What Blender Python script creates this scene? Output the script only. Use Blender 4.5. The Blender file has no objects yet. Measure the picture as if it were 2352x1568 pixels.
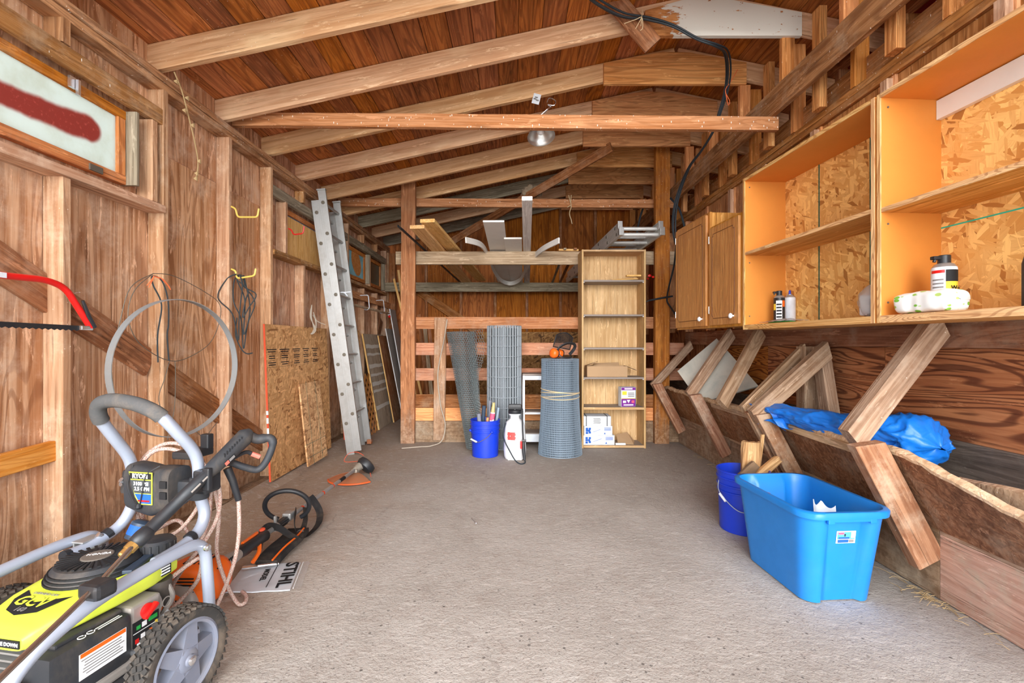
import bpy, bmesh, math, random
from mathutils import Vector, Matrix, noise as mnoise

random.seed(7)
SC = bpy.context.scene
COL = SC.collection
F, CX, CY, CH = 1060.0, 1178.0, 787.0, 1.15      # focal length in pixels of the 2352 x 1568 frame, principal point, eye height

# ---------------------------------------------------------------- camera
cam = bpy.data.cameras.new('camera'); cam_o = bpy.data.objects.new('camera', cam); COL.objects.link(cam_o)
cam.sensor_width = 36.0; cam.lens = 36.0 * F / 2352.0
cam.shift_x = (1176 - CX) / 2352.0; cam.shift_y = (CY - 784) / 2352.0
cam.clip_start = 0.02; cam.clip_end = 300
cam_o.location = (0, 0, CH); cam_o.rotation_euler = (math.radians(90), 0, 0)
SC.camera = cam_o

# ---------------------------------------------------------------- daylight
world = bpy.data.worlds.new('world'); SC.world = world; world.use_nodes = True
wn = world.node_tree; wn.nodes['Background'].inputs[0].default_value = (0.86, 0.93, 1.0, 1); wn.nodes['Background'].inputs[1].default_value = 2.9
sun = bpy.data.lights.new('sun', 'SUN'); sun.energy = 4.2; sun.angle = math.radians(50); sun.color = (1.0, 0.98, 0.96)
sun_o = bpy.data.objects.new('sun', sun); COL.objects.link(sun_o); sun_o.location = (0, -6, 5)
sun_o.rotation_euler = (math.radians(90 - 9), 0, math.radians(3))     # broad low sun lamp added so open-front daylight reaches the back evenly
SC.view_settings.view_transform = 'Standard'; SC.view_settings.look = 'None'
SC.view_settings.exposure = 0.88; SC.view_settings.gamma = 1.0
SC.view_settings.use_curve_mapping = False
try:
    SC.cycles.max_bounces = 10; SC.cycles.diffuse_bounces = 6
except Exception: pass

# ---------------------------------------------------------------- points
def at(px, py, Y):
    "point at depth Y seen at that place of the photograph"
    return Vector(((px - CX) * Y / F, Y, CH - (py - CY) * Y / F))
def onx(px, py, X):
    "point on the plane X = const"
    return at(px, py, X * F / (px - CX))
def onz(px, py, Z=0.0):
    "point on the plane Z = const"
    return at(px, py, (CH - Z) * F / (py - CY))
V = lambda *a: Vector(a)

# ---------------------------------------------------------------- mesh builder
class MB:
    def __init__(s): s.v = []; s.f = []; s.m = []
    def add(s, vs, fs, mi=0):
        b = len(s.v); s.v += [tuple(p) for p in vs]
        s.f += [tuple(b + i for i in f) for f in fs]; s.m += [mi] * len(fs); return s
    def hexa(s, p, mi=0):
        "eight corners: bottom ring 0-3, top ring 4-7"
        return s.add(p, [(3, 2, 1, 0), (4, 5, 6, 7), (0, 1, 5, 4), (1, 2, 6, 5), (2, 3, 7, 6), (3, 0, 4, 7)], mi)
    def box(s, c, d, M=None, mi=0, ch=0.0):
        hx, hy, hz = d[0] / 2, d[1] / 2, d[2] / 2; c = Vector(c)
        if ch > 0:
            bm = bmesh.new(); bmesh.ops.create_cube(bm, size=1)
            for q in bm.verts: q.co = Vector((q.co.x * d[0], q.co.y * d[1], q.co.z * d[2]))
            bmesh.ops.bevel(bm, geom=list(bm.edges), offset=ch, segments=2, profile=0.6, affect='EDGES')
            bm.verts.index_update()
            vs = [(M @ q.co if M else q.co) + c for q in bm.verts]; fs = [[q.index for q in f.verts] for f in bm.faces]; bm.free()
            return s.add(vs, fs, mi)
        ps = [Vector(q) for q in ((-hx, -hy, -hz), (hx, -hy, -hz), (hx, hy, -hz), (-hx, hy, -hz), (-hx, -hy, hz), (hx, -hy, hz), (hx, hy, hz), (-hx, hy, hz))]
        return s.hexa([(M @ q if M else q) + c for q in ps], mi)
    def prism(s, poly, ax, t, mi=0):
        "3-D polygon extruded by vector ax*t"
        n = len(poly); d = Vector(ax) * t; a = [Vector(p) for p in poly]; b = [p + d for p in a]
        nrm = Vector((0, 0, 0))
        for i in range(n): nrm += a[i].cross(a[(i + 1) % n])
        if nrm.dot(d) > 0: a, b = b, a
        return s.add(a + b, [tuple(range(n)), tuple(range(2 * n - 1, n - 1, -1))] + [(i, n + i, n + (i + 1) % n, (i + 1) % n) for i in range(n)], mi)
    def tube(s, path, r, n=8, mi=0, cap=True, closed=False, flat=None, tw=None):
        "round (or flat: (width, thickness)) section swept along a path; r may be a list"
        P = [Vector(p) for p in path]; m = len(P)
        if m < 2: return s
        T = []
        for i in range(m):
            if closed: t = P[(i + 1) % m] - P[i - 1]
            else: t = P[min(i + 1, m - 1)] - P[max(i - 1, 0)]
            T.append(t.normalized() if t.length > 1e-9 else Vector((0, 0, 1)))
        u = Vector(tw) if tw else (Vector((0, 0, 1)) if abs(T[0].z) < 0.9 else Vector((1, 0, 0)))
        u = (u - T[0] * u.dot(T[0])).normalized()
        base = len(s.v)
        for i in range(m):
            u = u - T[i] * u.dot(T[i])
            u = u.normalized() if u.length > 1e-6 else T[i].orthogonal().normalized()
            w = T[i].cross(u); ri = r[i] if isinstance(r, (list, tuple)) else r
            if flat:
                for a, b in ((-1, -1), (1, -1), (1, 1), (-1, 1)): s.v.append(tuple(P[i] + w * (a * flat[0] / 2) + u * (b * flat[1] / 2)))
            else:
                for k in range(n):
                    a = 2 * math.pi * k / n; s.v.append(tuple(P[i] + (u * math.cos(a) + w * math.sin(a)) * ri))
        if flat: n = 4
        for i in range(m if closed else m - 1):
            j = (i + 1) % m
            for k in range(n):
                l = (k + 1) % n
                s.f.append((base + i * n + k, base + i * n + l, base + j * n + l, base + j * n + k)); s.m.append(mi)
        if cap and not closed:
            s.f.append(tuple(base + k for k in range(n - 1, -1, -1))); s.m.append(mi)
            s.f.append(tuple(base + (m - 1) * n + k for k in range(n))); s.m.append(mi)
        return s
    def lathe(s, prof, c=(0, 0, 0), ax=(0, 0, 1), n=24, mi=0, cap=True, up=None, sx=1.0, sy=1.0):
        "profile [(radius, height)] turned about axis ax through c"
        a = Vector(ax).normalized(); u = Vector(up) if up else a.orthogonal(); u = (u - a * u.dot(a)).normalized(); w = a.cross(u); c = Vector(c); b = len(s.v)
        for r, h in prof:
            for k in range(n):
                t = 2 * math.pi * k / n; s.v.append(tuple(c + a * h + (u * math.cos(t) * sx + w * math.sin(t) * sy) * r))
        for i in range(len(prof) - 1):
            for k in range(n):
                l = (k + 1) % n; s.f.append((b + i * n + k, b + i * n + l, b + (i + 1) * n + l, b + (i + 1) * n + k)); s.m.append(mi)
        if cap:
            s.f.append(tuple(b + k for k in range(n - 1, -1, -1))); s.m.append(mi)
            e = b + (len(prof) - 1) * n; s.f.append(tuple(e + k for k in range(n))); s.m.append(mi)
        return s
    def ball(s, c, r, n=12, mi=0, M=None):
        "ellipsoid with radii r"
        if not hasattr(r, '__len__'): r = (r, r, r)
        rows = n // 2; vs = []; fs = []; c = Vector(c)
        for i in range(1, rows):
            p = math.pi * i / rows
            for k in range(n):
                t = 2 * math.pi * k / n; q = Vector((r[0] * math.sin(p) * math.cos(t), r[1] * math.sin(p) * math.sin(t), r[2] * math.cos(p)))
                vs.append((M @ q if M else q) + c)
        q = Vector((0, 0, r[2])); vs.append((M @ q if M else q) + c); vs.append((M @ -q if M else -q) + c); T0 = len(vs) - 2
        for i in range(rows - 2):
            for k in range(n):
                l = (k + 1) % n; fs.append((i * n + k, (i + 1) * n + k, (i + 1) * n + l, i * n + l))
        for k in range(n):
            l = (k + 1) % n; fs.append((T0, k, l)); e = (rows - 2) * n; fs.append((T0 + 1, e + l, e + k))
        return s.add(vs, fs, mi)
    def grid(s, fn, nu, nv, t=0.0, mi=0):
        "surface fn(u, v) on 0..1; t > 0 gives it thickness along its normals"
        P = [[Vector(fn(i / nu, j / nv)) for j in range(nv + 1)] for i in range(nu + 1)]
        def nrm(i, j):
            a = P[min(i + 1, nu)][j] - P[max(i - 1, 0)][j]; b = P[i][min(j + 1, nv)] - P[i][max(j - 1, 0)]
            q = a.cross(b); return q.normalized() if q.length > 1e-12 else Vector((0, 0, 1))
        b = len(s.v); w = nv + 1
        for i in range(nu + 1):
            for j in range(w): s.v.append(tuple(P[i][j]))
        for i in range(nu):
            for j in range(nv): s.f.append((b + i * w + j, b + (i + 1) * w + j, b + (i + 1) * w + j + 1, b + i * w + j + 1)); s.m.append(mi)
        if t:
            e = len(s.v)
            for i in range(nu + 1):
                for j in range(w): s.v.append(tuple(P[i][j] - nrm(i, j) * t))
            for i in range(nu):
                for j in range(nv): s.f.append((e + i * w + j, e + i * w + j + 1, e + (i + 1) * w + j + 1, e + (i + 1) * w + j)); s.m.append(mi)
            rim = [(i, 0) for i in range(nu + 1)] + [(nu, j) for j in range(1, w)] + [(i, nv) for i in range(nu - 1, -1, -1)] + [(0, j) for j in range(nv - 1, 0, -1)]
            for k in range(len(rim)):
                (i, j), (i2, j2) = rim[k], rim[(k + 1) % len(rim)]
                s.f.append((b + i2 * w + j2, b + i * w + j, e + i * w + j, e + i2 * w + j2)); s.m.append(mi)
        return s

# ---------------------------------------------------------------- objects
WM = {}
def place(o, parent, M):
    COL.objects.link(o); WM[o] = M
    if parent is not None:
        o.parent = parent; o.matrix_parent_inverse = WM[parent].inverted()
    o.matrix_basis = M
    return o
def obj(name, mb, m, parent=None, M=None, smooth=False, label=None, center=True):
    "one mesh object; its vertices are given in world space (or in M's space)"
    me = bpy.data.meshes.new(name)
    vs = mb.v
    if M is None:
        c = Vector((0, 0, 0))
        if center and vs:
            lo = [min(p[i] for p in vs) for i in range(3)]; hi = [max(p[i] for p in vs) for i in range(3)]
            c = Vector(((lo[0] + hi[0]) / 2, (lo[1] + hi[1]) / 2, lo[2]))
            vs = [(p[0] - c.x, p[1] - c.y, p[2] - c.z) for p in vs]
        M = Matrix.Translation(c)
    me.from_pydata(vs, [], mb.f)
    ms = m if isinstance(m, (list, tuple)) else [m]
    for q in ms: me.materials.append(q)
    if any(mb.m): me.polygons.foreach_set('material_index', mb.m)
    if smooth:
        me.polygons.foreach_set('use_smooth', [True] * len(me.polygons))
        try: me.set_sharp_from_angle(angle=math.radians(40 if smooth is True else smooth))
        except Exception: pass
    me.validate(); me.update()
    o = bpy.data.objects.new(name, me)
    if label: o['label'] = label
    return place(o, parent, M)
def thing(name, label, cat, loc=(0, 0, 0), group=None):
    "an Empty at the thing's base that parents its parts"
    o = bpy.data.objects.new(name, None); o.empty_display_size = 0.1
    o['label'] = label; o['category'] = cat
    if group: o['group'] = group
    return place(o, None, Matrix.Translation(Vector(loc)))
def tag(o, label, cat, group=None):
    o['label'] = label; o['category'] = cat
    if group: o['group'] = group
    return o
def struct(name):
    o = bpy.data.objects.new(name, None); o['kind'] = 'structure'; return place(o, None, Matrix.Identity(4))
def stuff(o): o['kind'] = 'stuff'; return o

def frame(p0, p1, up):
    "matrix with local x along p0->p1, local z as near as it gets to up"
    x = (Vector(p1) - Vector(p0)).normalized(); up = Vector(up)
    z = (up - x * up.dot(x)); z = z.normalized() if z.length > 1e-6 else x.orthogonal().normalized(); y = z.cross(x)
    M = Matrix((x, y, z)).transposed().to_4x4(); M.translation = (Vector(p0) + Vector(p1)) / 2; return M
def board(name, p0, p1, w, t, up, m, parent=None, ch=0.003, rag=0.0, cut0=0.0, cut1=0.0):
    """plank from p0 to p1: width w along `up`, thickness t across; slightly worn edges; cut0/cut1 skew the ends"""
    M = frame(p0, p1, up); L = (Vector(p1) - Vector(p0)).length
    mb = MB(); c = min(ch, w / 5, t / 5)
    sec = [(-t / 2 + c, -w / 2), (t / 2 - c, -w / 2), (t / 2, -w / 2 + c), (t / 2, w / 2 - c), (t / 2 - c, w / 2), (-t / 2 + c, w / 2), (-t / 2, w / 2 - c), (-t / 2, -w / 2 + c)]
    n = max(1, int(L / 0.35)) if rag else 1
    vs = []
    for i in range(n + 1):
        x = -L / 2 + L * i / n
        for (y, z) in sec:
            xx = x + (cut0 * z if i == 0 else 0) + (cut1 * z if i == n else 0)
            j = (random.uniform(-rag, rag), random.uniform(-rag, rag)) if rag and 0 < i < n else (0, 0)
            vs.append((xx, y + j[0] * .4, z + j[1]))
    fs = []
    for i in range(n):
        for k in range(8): fs.append((i * 8 + k, i * 8 + (k + 1) % 8, (i + 1) * 8 + (k + 1) % 8, (i + 1) * 8 + k))
    fs.append(tuple(range(7, -1, -1))); fs.append(tuple(n * 8 + k for k in range(8)))
    mb.add(vs, fs)
    return obj(name, mb, m, parent, M)
def copy_tree(o, D, parent=None):
    "copy of a thing with its parts, moved by the world matrix D"
    c = o.copy(); COL.objects.link(c); WM[c] = D @ WM[o] if parent is None else D @ WM[o]
    if parent is not None: c.parent = parent; c.matrix_parent_inverse = WM[parent].inverted()
    c.matrix_basis = WM[c]
    for ch in list(o.children): copy_tree(ch, D, c)
    return c
def spline(P, k=8, closed=False):
    "smooth curve through the points"
    P = [Vector(p) for p in P]; n = len(P); out = []
    for i in range(n if closed else n - 1):
        if closed: a, b, c, d = P[i - 1], P[i], P[(i + 1) % n], P[(i + 2) % n]
        else: a, b, c, d = P[max(i - 1, 0)], P[i], P[i + 1], P[min(i + 2, n - 1)]
        for j in range(k):
            t = j / k
            out.append(0.5 * ((2 * b) + (c - a) * t + (2 * a - 5 * b + 4 * c - d) * t * t + (3 * b - a - 3 * c + d) * t ** 3))
    if not closed: out.append(P[-1])
    return out
def fillet(P, r, k=5):
    "polyline with rounded corners"
    P = [Vector(p) for p in P]; out = [P[0]]
    for i in range(1, len(P) - 1):
        a = P[i - 1] - P[i]; b = P[i + 1] - P[i]; q = min(r, a.length * .48, b.length * .48)
        s, e = P[i] + a.normalized() * q, P[i] + b.normalized() * q
        for j in range(k + 1):
            t = j / k; out.append(s * (1 - t) ** 2 + P[i] * 2 * t * (1 - t) + e * t * t)
    out.append(P[-1]); return out
_font = None
def text(name, s, m, parent, o, right, up, size, ext=0.0008, align='CENTER', bold=0.0, sx=1.0):
    "lettering as thin mesh: centre o, reading direction `right`, `up`"
    cu = bpy.data.curves.new(name, 'FONT'); cu.body = s; cu.size = size; cu.align_x = align; cu.align_y = 'CENTER'; cu.extrude = ext; cu.resolution_u = 2
    cu.offset = bold
    tmp = bpy.data.objects.new('tmp_text', cu)
    me = bpy.data.meshes.new_from_object(tmp); bpy.data.objects.remove(tmp)
    x = Vector(right).normalized(); u = Vector(up); y = (u - x * u.dot(x)).normalized(); z = x.cross(y)
    M = Matrix((x * sx, y, z)).transposed().to_4x4(); M.translation = Vector(o) + z * ext
    me.materials.clear(); me.materials.append(m)
    q = bpy.data.objects.new(name, me)
    return place(q, parent, M)

# ---------------------------------------------------------------- materials
def srgb(r, g=None, b=None):
    if g is None: r, g, b = r
    f = lambda c: ((c / 255.0) / 12.92 if c / 255.0 <= 0.04045 else ((c / 255.0 + 0.055) / 1.055) ** 2.4)
    return (f(r), f(g), f(b), 1.0)
class NT:
    def __init__(s, name):
        s.mat = bpy.data.materials.new(name); s.mat.use_nodes = True; s.t = s.mat.node_tree; s.b = s.t.nodes['Principled BSDF']
    def n(s, typ, ins=None, **kw):
        q = s.t.nodes.new('ShaderNode' + typ)
        for k, v in kw.items(): setattr(q, k, v)
        for k, v in (ins or {}).items(): s.set(q.inputs[k], v)
        return q
    def set(s, i, v):
        if isinstance(v, bpy.types.NodeSocket): s.t.links.new(v, i)
        else: i.default_value = v
    def math(s, op, a, b=0.0, c=0.0, clamp=False):
        q = s.n('Math', operation=op, use_clamp=clamp); s.set(q.inputs[0], a); s.set(q.inputs[1], b); s.set(q.inputs[2], c); return q.outputs[0]
    def mix(s, f, a, b, mode='MIX'):
        q = s.n('Mix', data_type='RGBA', blend_type=mode); s.set(q.inputs[0], f); s.set(q.inputs[6], a); s.set(q.inputs[7], b); return q.outputs[2]
    def ramp(s, f, pts):
        q = s.n('ValToRGB'); e = q.color_ramp.elements
        while len(e) < len(pts): e.new(0.5)
        for i, (p, c) in enumerate(pts):
            e[i].position = p; e[i].color = c if hasattr(c, '__len__') else (c, c, c, 1)
        s.set(q.inputs[0], f); return q.outputs[0]
    def step(s, f, a, b):
        q = s.n('MapRange', interpolation_type='SMOOTHSTEP'); s.set(q.inputs[0], f); s.set(q.inputs[1], a); s.set(q.inputs[2], b); return q.outputs[0]
    def vec(s, rnd=True, space='Object'):
        tc = s.n('TexCoord').outputs[space]
        if not rnd: return tc
        r = s.n('ObjectInfo').outputs['Random']
        o = s.n('CombineXYZ', {0: s.math('MULTIPLY', r, 91.0), 1: s.math('MULTIPLY', r, 57.0), 2: s.math('MULTIPLY', r, 23.0)})
        return s.n('VectorMath', {0: tc, 1: o.outputs[0]}, operation='ADD').outputs[0]
    def map(s, v, sc=(1, 1, 1), rot=(0, 0, 0)): return s.n('Mapping', {0: v, 'Scale': sc, 'Rotation': rot}).outputs[0]
    def noise(s, v, sc=1.0, det=4.0, ro=0.55, dist=0.0): return s.n('TexNoise', {'Vector': v, 'Scale': sc, 'Detail': det, 'Roughness': ro, 'Distortion': dist}).outputs[0]
    def voro(s, v, sc=1.0, feat='F1'): return s.n('TexVoronoi', {'Vector': v, 'Scale': sc}, feature=feat)
    def bump(s, h, st=0.3, d=0.01):
        q = s.n('Bump', {'Height': h, 'Strength': st, 'Distance': d}); s.set(s.b.inputs['Normal'], q.outputs[0])
    def out(s, col, ro=0.8, metal=0.0, spec=0.3, **kw):
        s.set(s.b.inputs['Base Color'], col); s.set(s.b.inputs['Roughness'], ro); s.set(s.b.inputs['Metallic'], metal)
        s.b.inputs['Specular IOR Level'].default_value = spec
        for k, v in kw.items(): s.set(s.b.inputs[k.replace('_', ' ')], v)
        return s.mat

def wood(name, light, mid, dark, cath=0.35, stain=0.35, knots=0.5, specks=0.0, var=0.22, gs=1.0, dust=None, bump=0.5, rings=30.0, spec=0.2, rough=0.85, pale=0.3, ringw=5.0, flecks=0.03, soil=0.0):
    "planed or weathered timber; grain along the local x axis"
    s = NT(name); v = s.vec()
    fib = s.noise(s.map(v, (1.6 * gs, 46 * gs, 46 * gs)), 1.0, 5, 0.65, 0.4)
    cont = s.noise(s.map(v, (0.55 * gs, ringw * gs, ringw * gs)), 1.0, 2.0, 0.5, 0.9)
    ring = s.step(s.math('SINE', s.math('MULTIPLY', cont, rings * 3.2)), 0.05, 0.95)
    big = s.noise(s.map(v, (1.0, 2.6, 2.6)), 1.7, 5, 0.62, 0.5)
    col = s.mix(s.step(fib, 0.38, 0.62), srgb(mid), srgb(light))
    col = s.mix(s.math('MULTIPLY', s.step(big, 0.50, 0.75), pale), col, srgb([min(255, c * 1.12 + 22) for c in light]))
    col = s.mix(s.math('MULTIPLY', ring, cath), col, srgb(dark))
    col = s.mix(s.math('MULTIPLY', s.step(s.noise(s.map(v, (0.8, 3.2, 3.2)), 1.1, 5, 0.65, 1.2), 0.53, 0.74), stain), col, srgb([c * 0.62 for c in dark]))
    # open checks, scuffs and flecks
    chk = s.step(s.noise(s.map(v, (2.2 * gs, 95 * gs, 95 * gs)), 1.0, 3, 0.6, 0.2), 0.60, 0.68)
    col = s.mix(s.math('MULTIPLY', s.math('MULTIPLY', chk, s.step(big, 0.36, 0.6)), 0.6), col, srgb([c * 0.68 for c in dark]))
    scf = s.step(s.noise(s.map(v, (4.0, 24.0, 24.0)), 1.3, 6, 0.72, 0.3), 0.585, 0.64)
    col = s.mix(s.math('MULTIPLY', scf, 0.25 + pale), col, srgb([min(255, c * 1.06 + 26) for c in light]))
    if flecks:
        fk = s.voro(v, 70.0); fm = s.math('MULTIPLY', s.step(fk.outputs['Distance'], 0.2, 0.12), s.math('GREATER_THAN', s.n('SeparateColor', {0: fk.outputs['Color']}).outputs[1], 1.0 - flecks))
        col = s.mix(s.math('MULTIPLY', fm, 0.8), col, srgb(236, 222, 204))
    h = s.math('ADD', s.math('MULTIPLY', fib, 0.8), s.math('MULTIPLY', ring, -0.25))
    if knots:
        k = s.voro(s.map(v, (1.3, 6.5, 6.5)), 1.0)
        km = s.math('MULTIPLY', s.step(k.outputs['Distance'], 0.17, 0.05), s.math('GREATER_THAN', s.n('SeparateColor', {0: k.outputs['Color']}).outputs[0], 0.62))
        col = s.mix(s.math('MULTIPLY', km, knots), col, srgb([c * 0.7 for c in dark]))
    if dust:
        col = s.mix(s.math('MULTIPLY', s.step(s.noise(v, 5.0, 6, 0.7), 0.45, 0.72), dust[1]), col, srgb(dust[0]))
    if specks:
        k = s.voro(s.map(v, (80, 80, 30)), 1.0)
        km = s.math('MULTIPLY', s.step(k.outputs['Distance'], 0.28, 0.18), s.math('GREATER_THAN', s.n('SeparateColor', {0: k.outputs['Color']}).outputs[0], 1.0 - specks))
        col = s.mix(km, col, srgb(238, 230, 218))
    if soil:      # mud splashed up from the floor
        pz = s.n('SeparateXYZ', {0: s.n('NewGeometry').outputs['Position']}).outputs[2]
        sm = s.step(s.math('ADD', pz, s.math('MULTIPLY', s.math('SUBTRACT', s.noise(s.map(v, (1.5, 7, 7)), 2.0, 6, 0.7), 0.5), 1.1)), 0.55, 0.05)
        col = s.mix(s.math('MULTIPLY', sm, soil), col, s.mix(s.step(s.noise(v, 22, 4, 0.7), 0.4, 0.65), srgb(118, 92, 72), srgb(168, 142, 118)))
    r = s.n('ObjectInfo').outputs['Random']
    r2 = s.math('FRACT', s.math('MULTIPLY', r, 17.31))
    hs = s.n('HueSaturation', {'Hue': s.math('ADD', 0.5, s.math('MULTIPLY', s.math('SUBTRACT', r2, 0.5), 0.007)), 'Saturation': s.math('ADD', 1.0, s.math('MULTIPLY', s.math('SUBTRACT', r2, 0.5), 0.12)), 'Value': s.math('ADD', 1.0 - var / 2, s.math('MULTIPLY', r, var)), 'Color': col})
    s.bump(h, bump, 0.006)
    return s.out(hs.outputs[0], rough, 0, spec)

def osb(name, light, mid, dark, sc=1.0, dirt=0.0):
    "pressed strands: three layers of long thin flakes lying at different angles in the plane of the board (local x-z)"
    s = NT(name); v = s.vec(); base = srgb(mid); hts = None
    wob = s.n('TexNoise', {'Vector': v, 'Scale': 9.0 * sc, 'Detail': 3.0}); v = s.n('VectorMath', {0: v, 1: s.n('VectorMath', {0: wob.outputs['Color'], 1: (0.022, 0.022, 0.022)}, operation='MULTIPLY').outputs[0]}, operation='ADD').outputs[0]
    pal = [(0.0, srgb([c * 0.85 for c in dark])), (0.05, srgb(dark)), (0.16, srgb(mid)), (0.6, srgb(light)), (0.9, srgb([min(255, c * 1.08 + 10) for c in light]))]
    for i, (a, fx, fz) in enumerate(((0.15, 9, 34), (0.9, 10, 40), (-0.75, 8, 30), (1.5, 9, 46), (0.4, 14, 60))):
        k = s.n('TexVoronoi', {'Vector': s.map(s.map(v, (1, 1, 1), (0, a, 0)), (fx * sc, 4 * sc, fz * sc)), 'Scale': 1.0, 'Randomness': 1.0}, feature='F1')
        w = s.n('SeparateColor', {0: k.outputs['Color']})
        lay = s.ramp(w.outputs[0], pal); fib = s.noise(s.map(s.map(v, (1, 1, 1), (0, a, 0)), (12 * sc, 10, 160 * sc)), 1.0, 2)
        lay = s.mix(s.math('MULTIPLY', s.step(fib, 0.45, 0.75), 0.3), lay, srgb(dark))
        if i == 0: base = lay; hts = w.outputs[1]
        else:
            m = s.math('GREATER_THAN', w.outputs[2], (0.5, 0.55, 0.62, 0.72)[i - 1]); base = s.mix(m, base, lay); hts = s.math('ADD', hts, s.math('MULTIPLY', m, w.outputs[1]))
    if dirt: base = s.mix(s.math('MULTIPLY', s.step(s.noise(v, 3, 5, 0.65), 0.42, 0.72), dirt), base, srgb(112, 88, 70))
    s.bump(hts, 0.25, 0.002)
    return s.out(base, 0.7, 0, 0.3)

def plain(name, c, ro=0.5, metal=0.0, spec=0.4, dirt=0.0, dc=(120, 105, 90), sc=14.0, bump=0.0, grime=None, **kw):
    "plastic, paint or metal with dust and fine scuffs"
    s = NT(name); v = s.vec()
    n1 = s.noise(v, sc, 5, 0.65); col = s.mix(s.math('MULTIPLY', s.step(n1, 0.35, 0.7), 0.12), srgb(c), srgb([q * 0.75 for q in c]))
    if dirt: col = s.mix(s.math('MULTIPLY', s.step(s.noise(v, sc * 0.45, 6, 0.7, 0.4), 0.42, 0.75), dirt), col, srgb(dc))
    rr = s.math('ADD', ro - 0.06, s.math('MULTIPLY', n1, 0.14))
    if bump: s.bump(s.noise(v, sc * 3, 4), bump, 0.004)
    return s.out(col, rr, metal, spec, **kw)

def concrete():
    s = NT('concrete'); v = s.vec(False)
    a = s.noise(v, 1.1, 6, 0.62, 0.3); b = s.noise(v, 9, 6, 0.7); c = s.noise(v, 70, 4, 0.7)
    col = s.ramp(a, [(0.3, srgb(158, 150, 141)), (0.5, srgb(174, 166, 157)), (0.72, srgb(190, 183, 175))])
    col = s.mix(s.math('MULTIPLY', s.step(b, 0.48, 0.75), 0.38), col, srgb(146, 130, 118))
    col = s.mix(s.math('MULTIPLY', s.step(c, 0.5, 0.8), 0.5), col, srgb(120, 110, 102))
    sp = s.n('SeparateXYZ', {0: v})
    wob = s.math('MULTIPLY', s.math('SUBTRACT', s.noise(v, 2.2, 4), 0.5), 1.1)
    dl = s.step(s.math('ADD', sp.outputs[0], wob), -0.6, -1.75)                       # earth tracked in along the wall
    col = s.mix(s.math('MULTIPLY', dl, 0.8), col, srgb(164, 136, 110))
    dback = s.step(s.math('ADD', sp.outputs[1], wob), 2.9, 4.6)
    col = s.mix(s.math('MULTIPLY', dback, 0.55), col, srgb(146, 133, 122))
    k = s.voro(s.map(v, (1, 1, 1)), 30.0); kc = s.n('SeparateColor', {0: k.outputs['Color']})
    near = s.step(s.math('ADD', sp.outputs[1], wob), 3.6, 1.2)
    km = s.math('MULTIPLY', s.math('MULTIPLY', s.step(k.outputs['Distance'], 0.22, 0.13), s.math('GREATER_THAN', kc.outputs[0], 0.80)), near)
    col = s.mix(s.math('MULTIPLY', km, 0.85), col, srgb(82, 76, 72))
    k2 = s.voro(s.map(v, (1, 1.0, 1)), 75.0); kc2 = s.n('SeparateColor', {0: k2.outputs['Color']})
    km2 = s.math('MULTIPLY', s.math('MULTIPLY', s.step(k2.outputs['Distance'], 0.3, 0.2), s.math('GREATER_THAN', kc2.outputs[0], 0.72)), near)
    col = s.mix(s.math('MULTIPLY', km2, 0.6), col, srgb(96, 86, 80))
    st = s.voro(s.map(v, (1, 1, 1)), 1.05); sm = s.math('MULTIPLY', s.step(s.math('ADD', st.outputs['Distance'], s.math('MULTIPLY', s.noise(v, 14, 4), 0.11)), 0.125, 0.10), 0.5)
    col = s.mix(sm, col, srgb(116, 100, 90))
    wv = s.n('VectorMath', {0: v, 1: s.n('VectorMath', {0: s.n('TexNoise', {'Vector': v, 'Scale': 3.0, 'Detail': 5.0}).outputs['Color'], 1: (0.5, 0.5, 0.5)}, operation='MULTIPLY').outputs[0]}, operation='ADD').outputs[0]
    ed = s.voro(wv, 0.42, 'DISTANCE_TO_EDGE'); ck = s.math('MULTIPLY', s.step(ed.outputs['Distance'], 0.0045, 0.001), s.step(s.noise(v, 0.9, 2), 0.46, 0.56))
    col = s.mix(s.math('MULTIPLY', ck, 0.25), col, srgb(96, 84, 76))
    st2 = s.step(s.noise(s.map(v, (1.0, 2.4, 1.0), (0, 0, 0.5)), 13.0, 6, 0.75), 0.54, 0.62); col = s.mix(s.math('MULTIPLY', st2, 0.38), col, srgb(206, 198, 190))
    s.bump(s.math('ADD', s.math('MULTIPLY', b, 0.5), s.math('ADD', s.math('MULTIPLY', c, 0.6), s.math('MULTIPLY', s.noise(v, 28, 5, 0.7), 0.7))), 0.65, 0.012)
    return s.out(col, 0.88, 0, 0.25)

M = {}
M['concrete'] = concrete()
M['apron'] = plain('bounce_apron', (228, 224, 216), 0.9, dirt=0.15)  # unseen ground outside, made pale to bounce daylight up to the roof
M['ply_wall'] = wood('weathered_plywood', (212, 168, 134), (176, 124, 88), (130, 80, 52), cath=0.5, stain=0.22, knots=0.3, gs=0.8, dust=((222, 194, 170), 0.6), rings=26, pale=0.5, var=0.12, soil=0.75)
M['stud'] = wood('stud_wood', (202, 162, 128), (174, 128, 94), (132, 88, 60), cath=0.22, stain=0.22, knots=0.5, dust=((226, 198, 170), 0.5), rings=18, var=0.14, soil=0.6)
M['plate'] = wood('dusty_plate_wood', (186, 138, 92), (152, 104, 62), (98, 60, 36), cath=0.4, stain=0.4, dust=((202, 178, 150), 0.5), rings=20, specks=0.05)
M['brace_dark'] = wood('dark_brace_wood', (166, 110, 70), (130, 80, 46), (86, 50, 28), cath=0.3, stain=0.4, dust=((208, 174, 144), 0.3), var=0.15, soil=0.5)
M['rafter'] = wood('rafter_wood', (228, 184, 142), (206, 156, 112), (160, 106, 68), cath=0.10, stain=0.22, knots=0.75, rings=16, pale=0.4, var=0.12)
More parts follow.
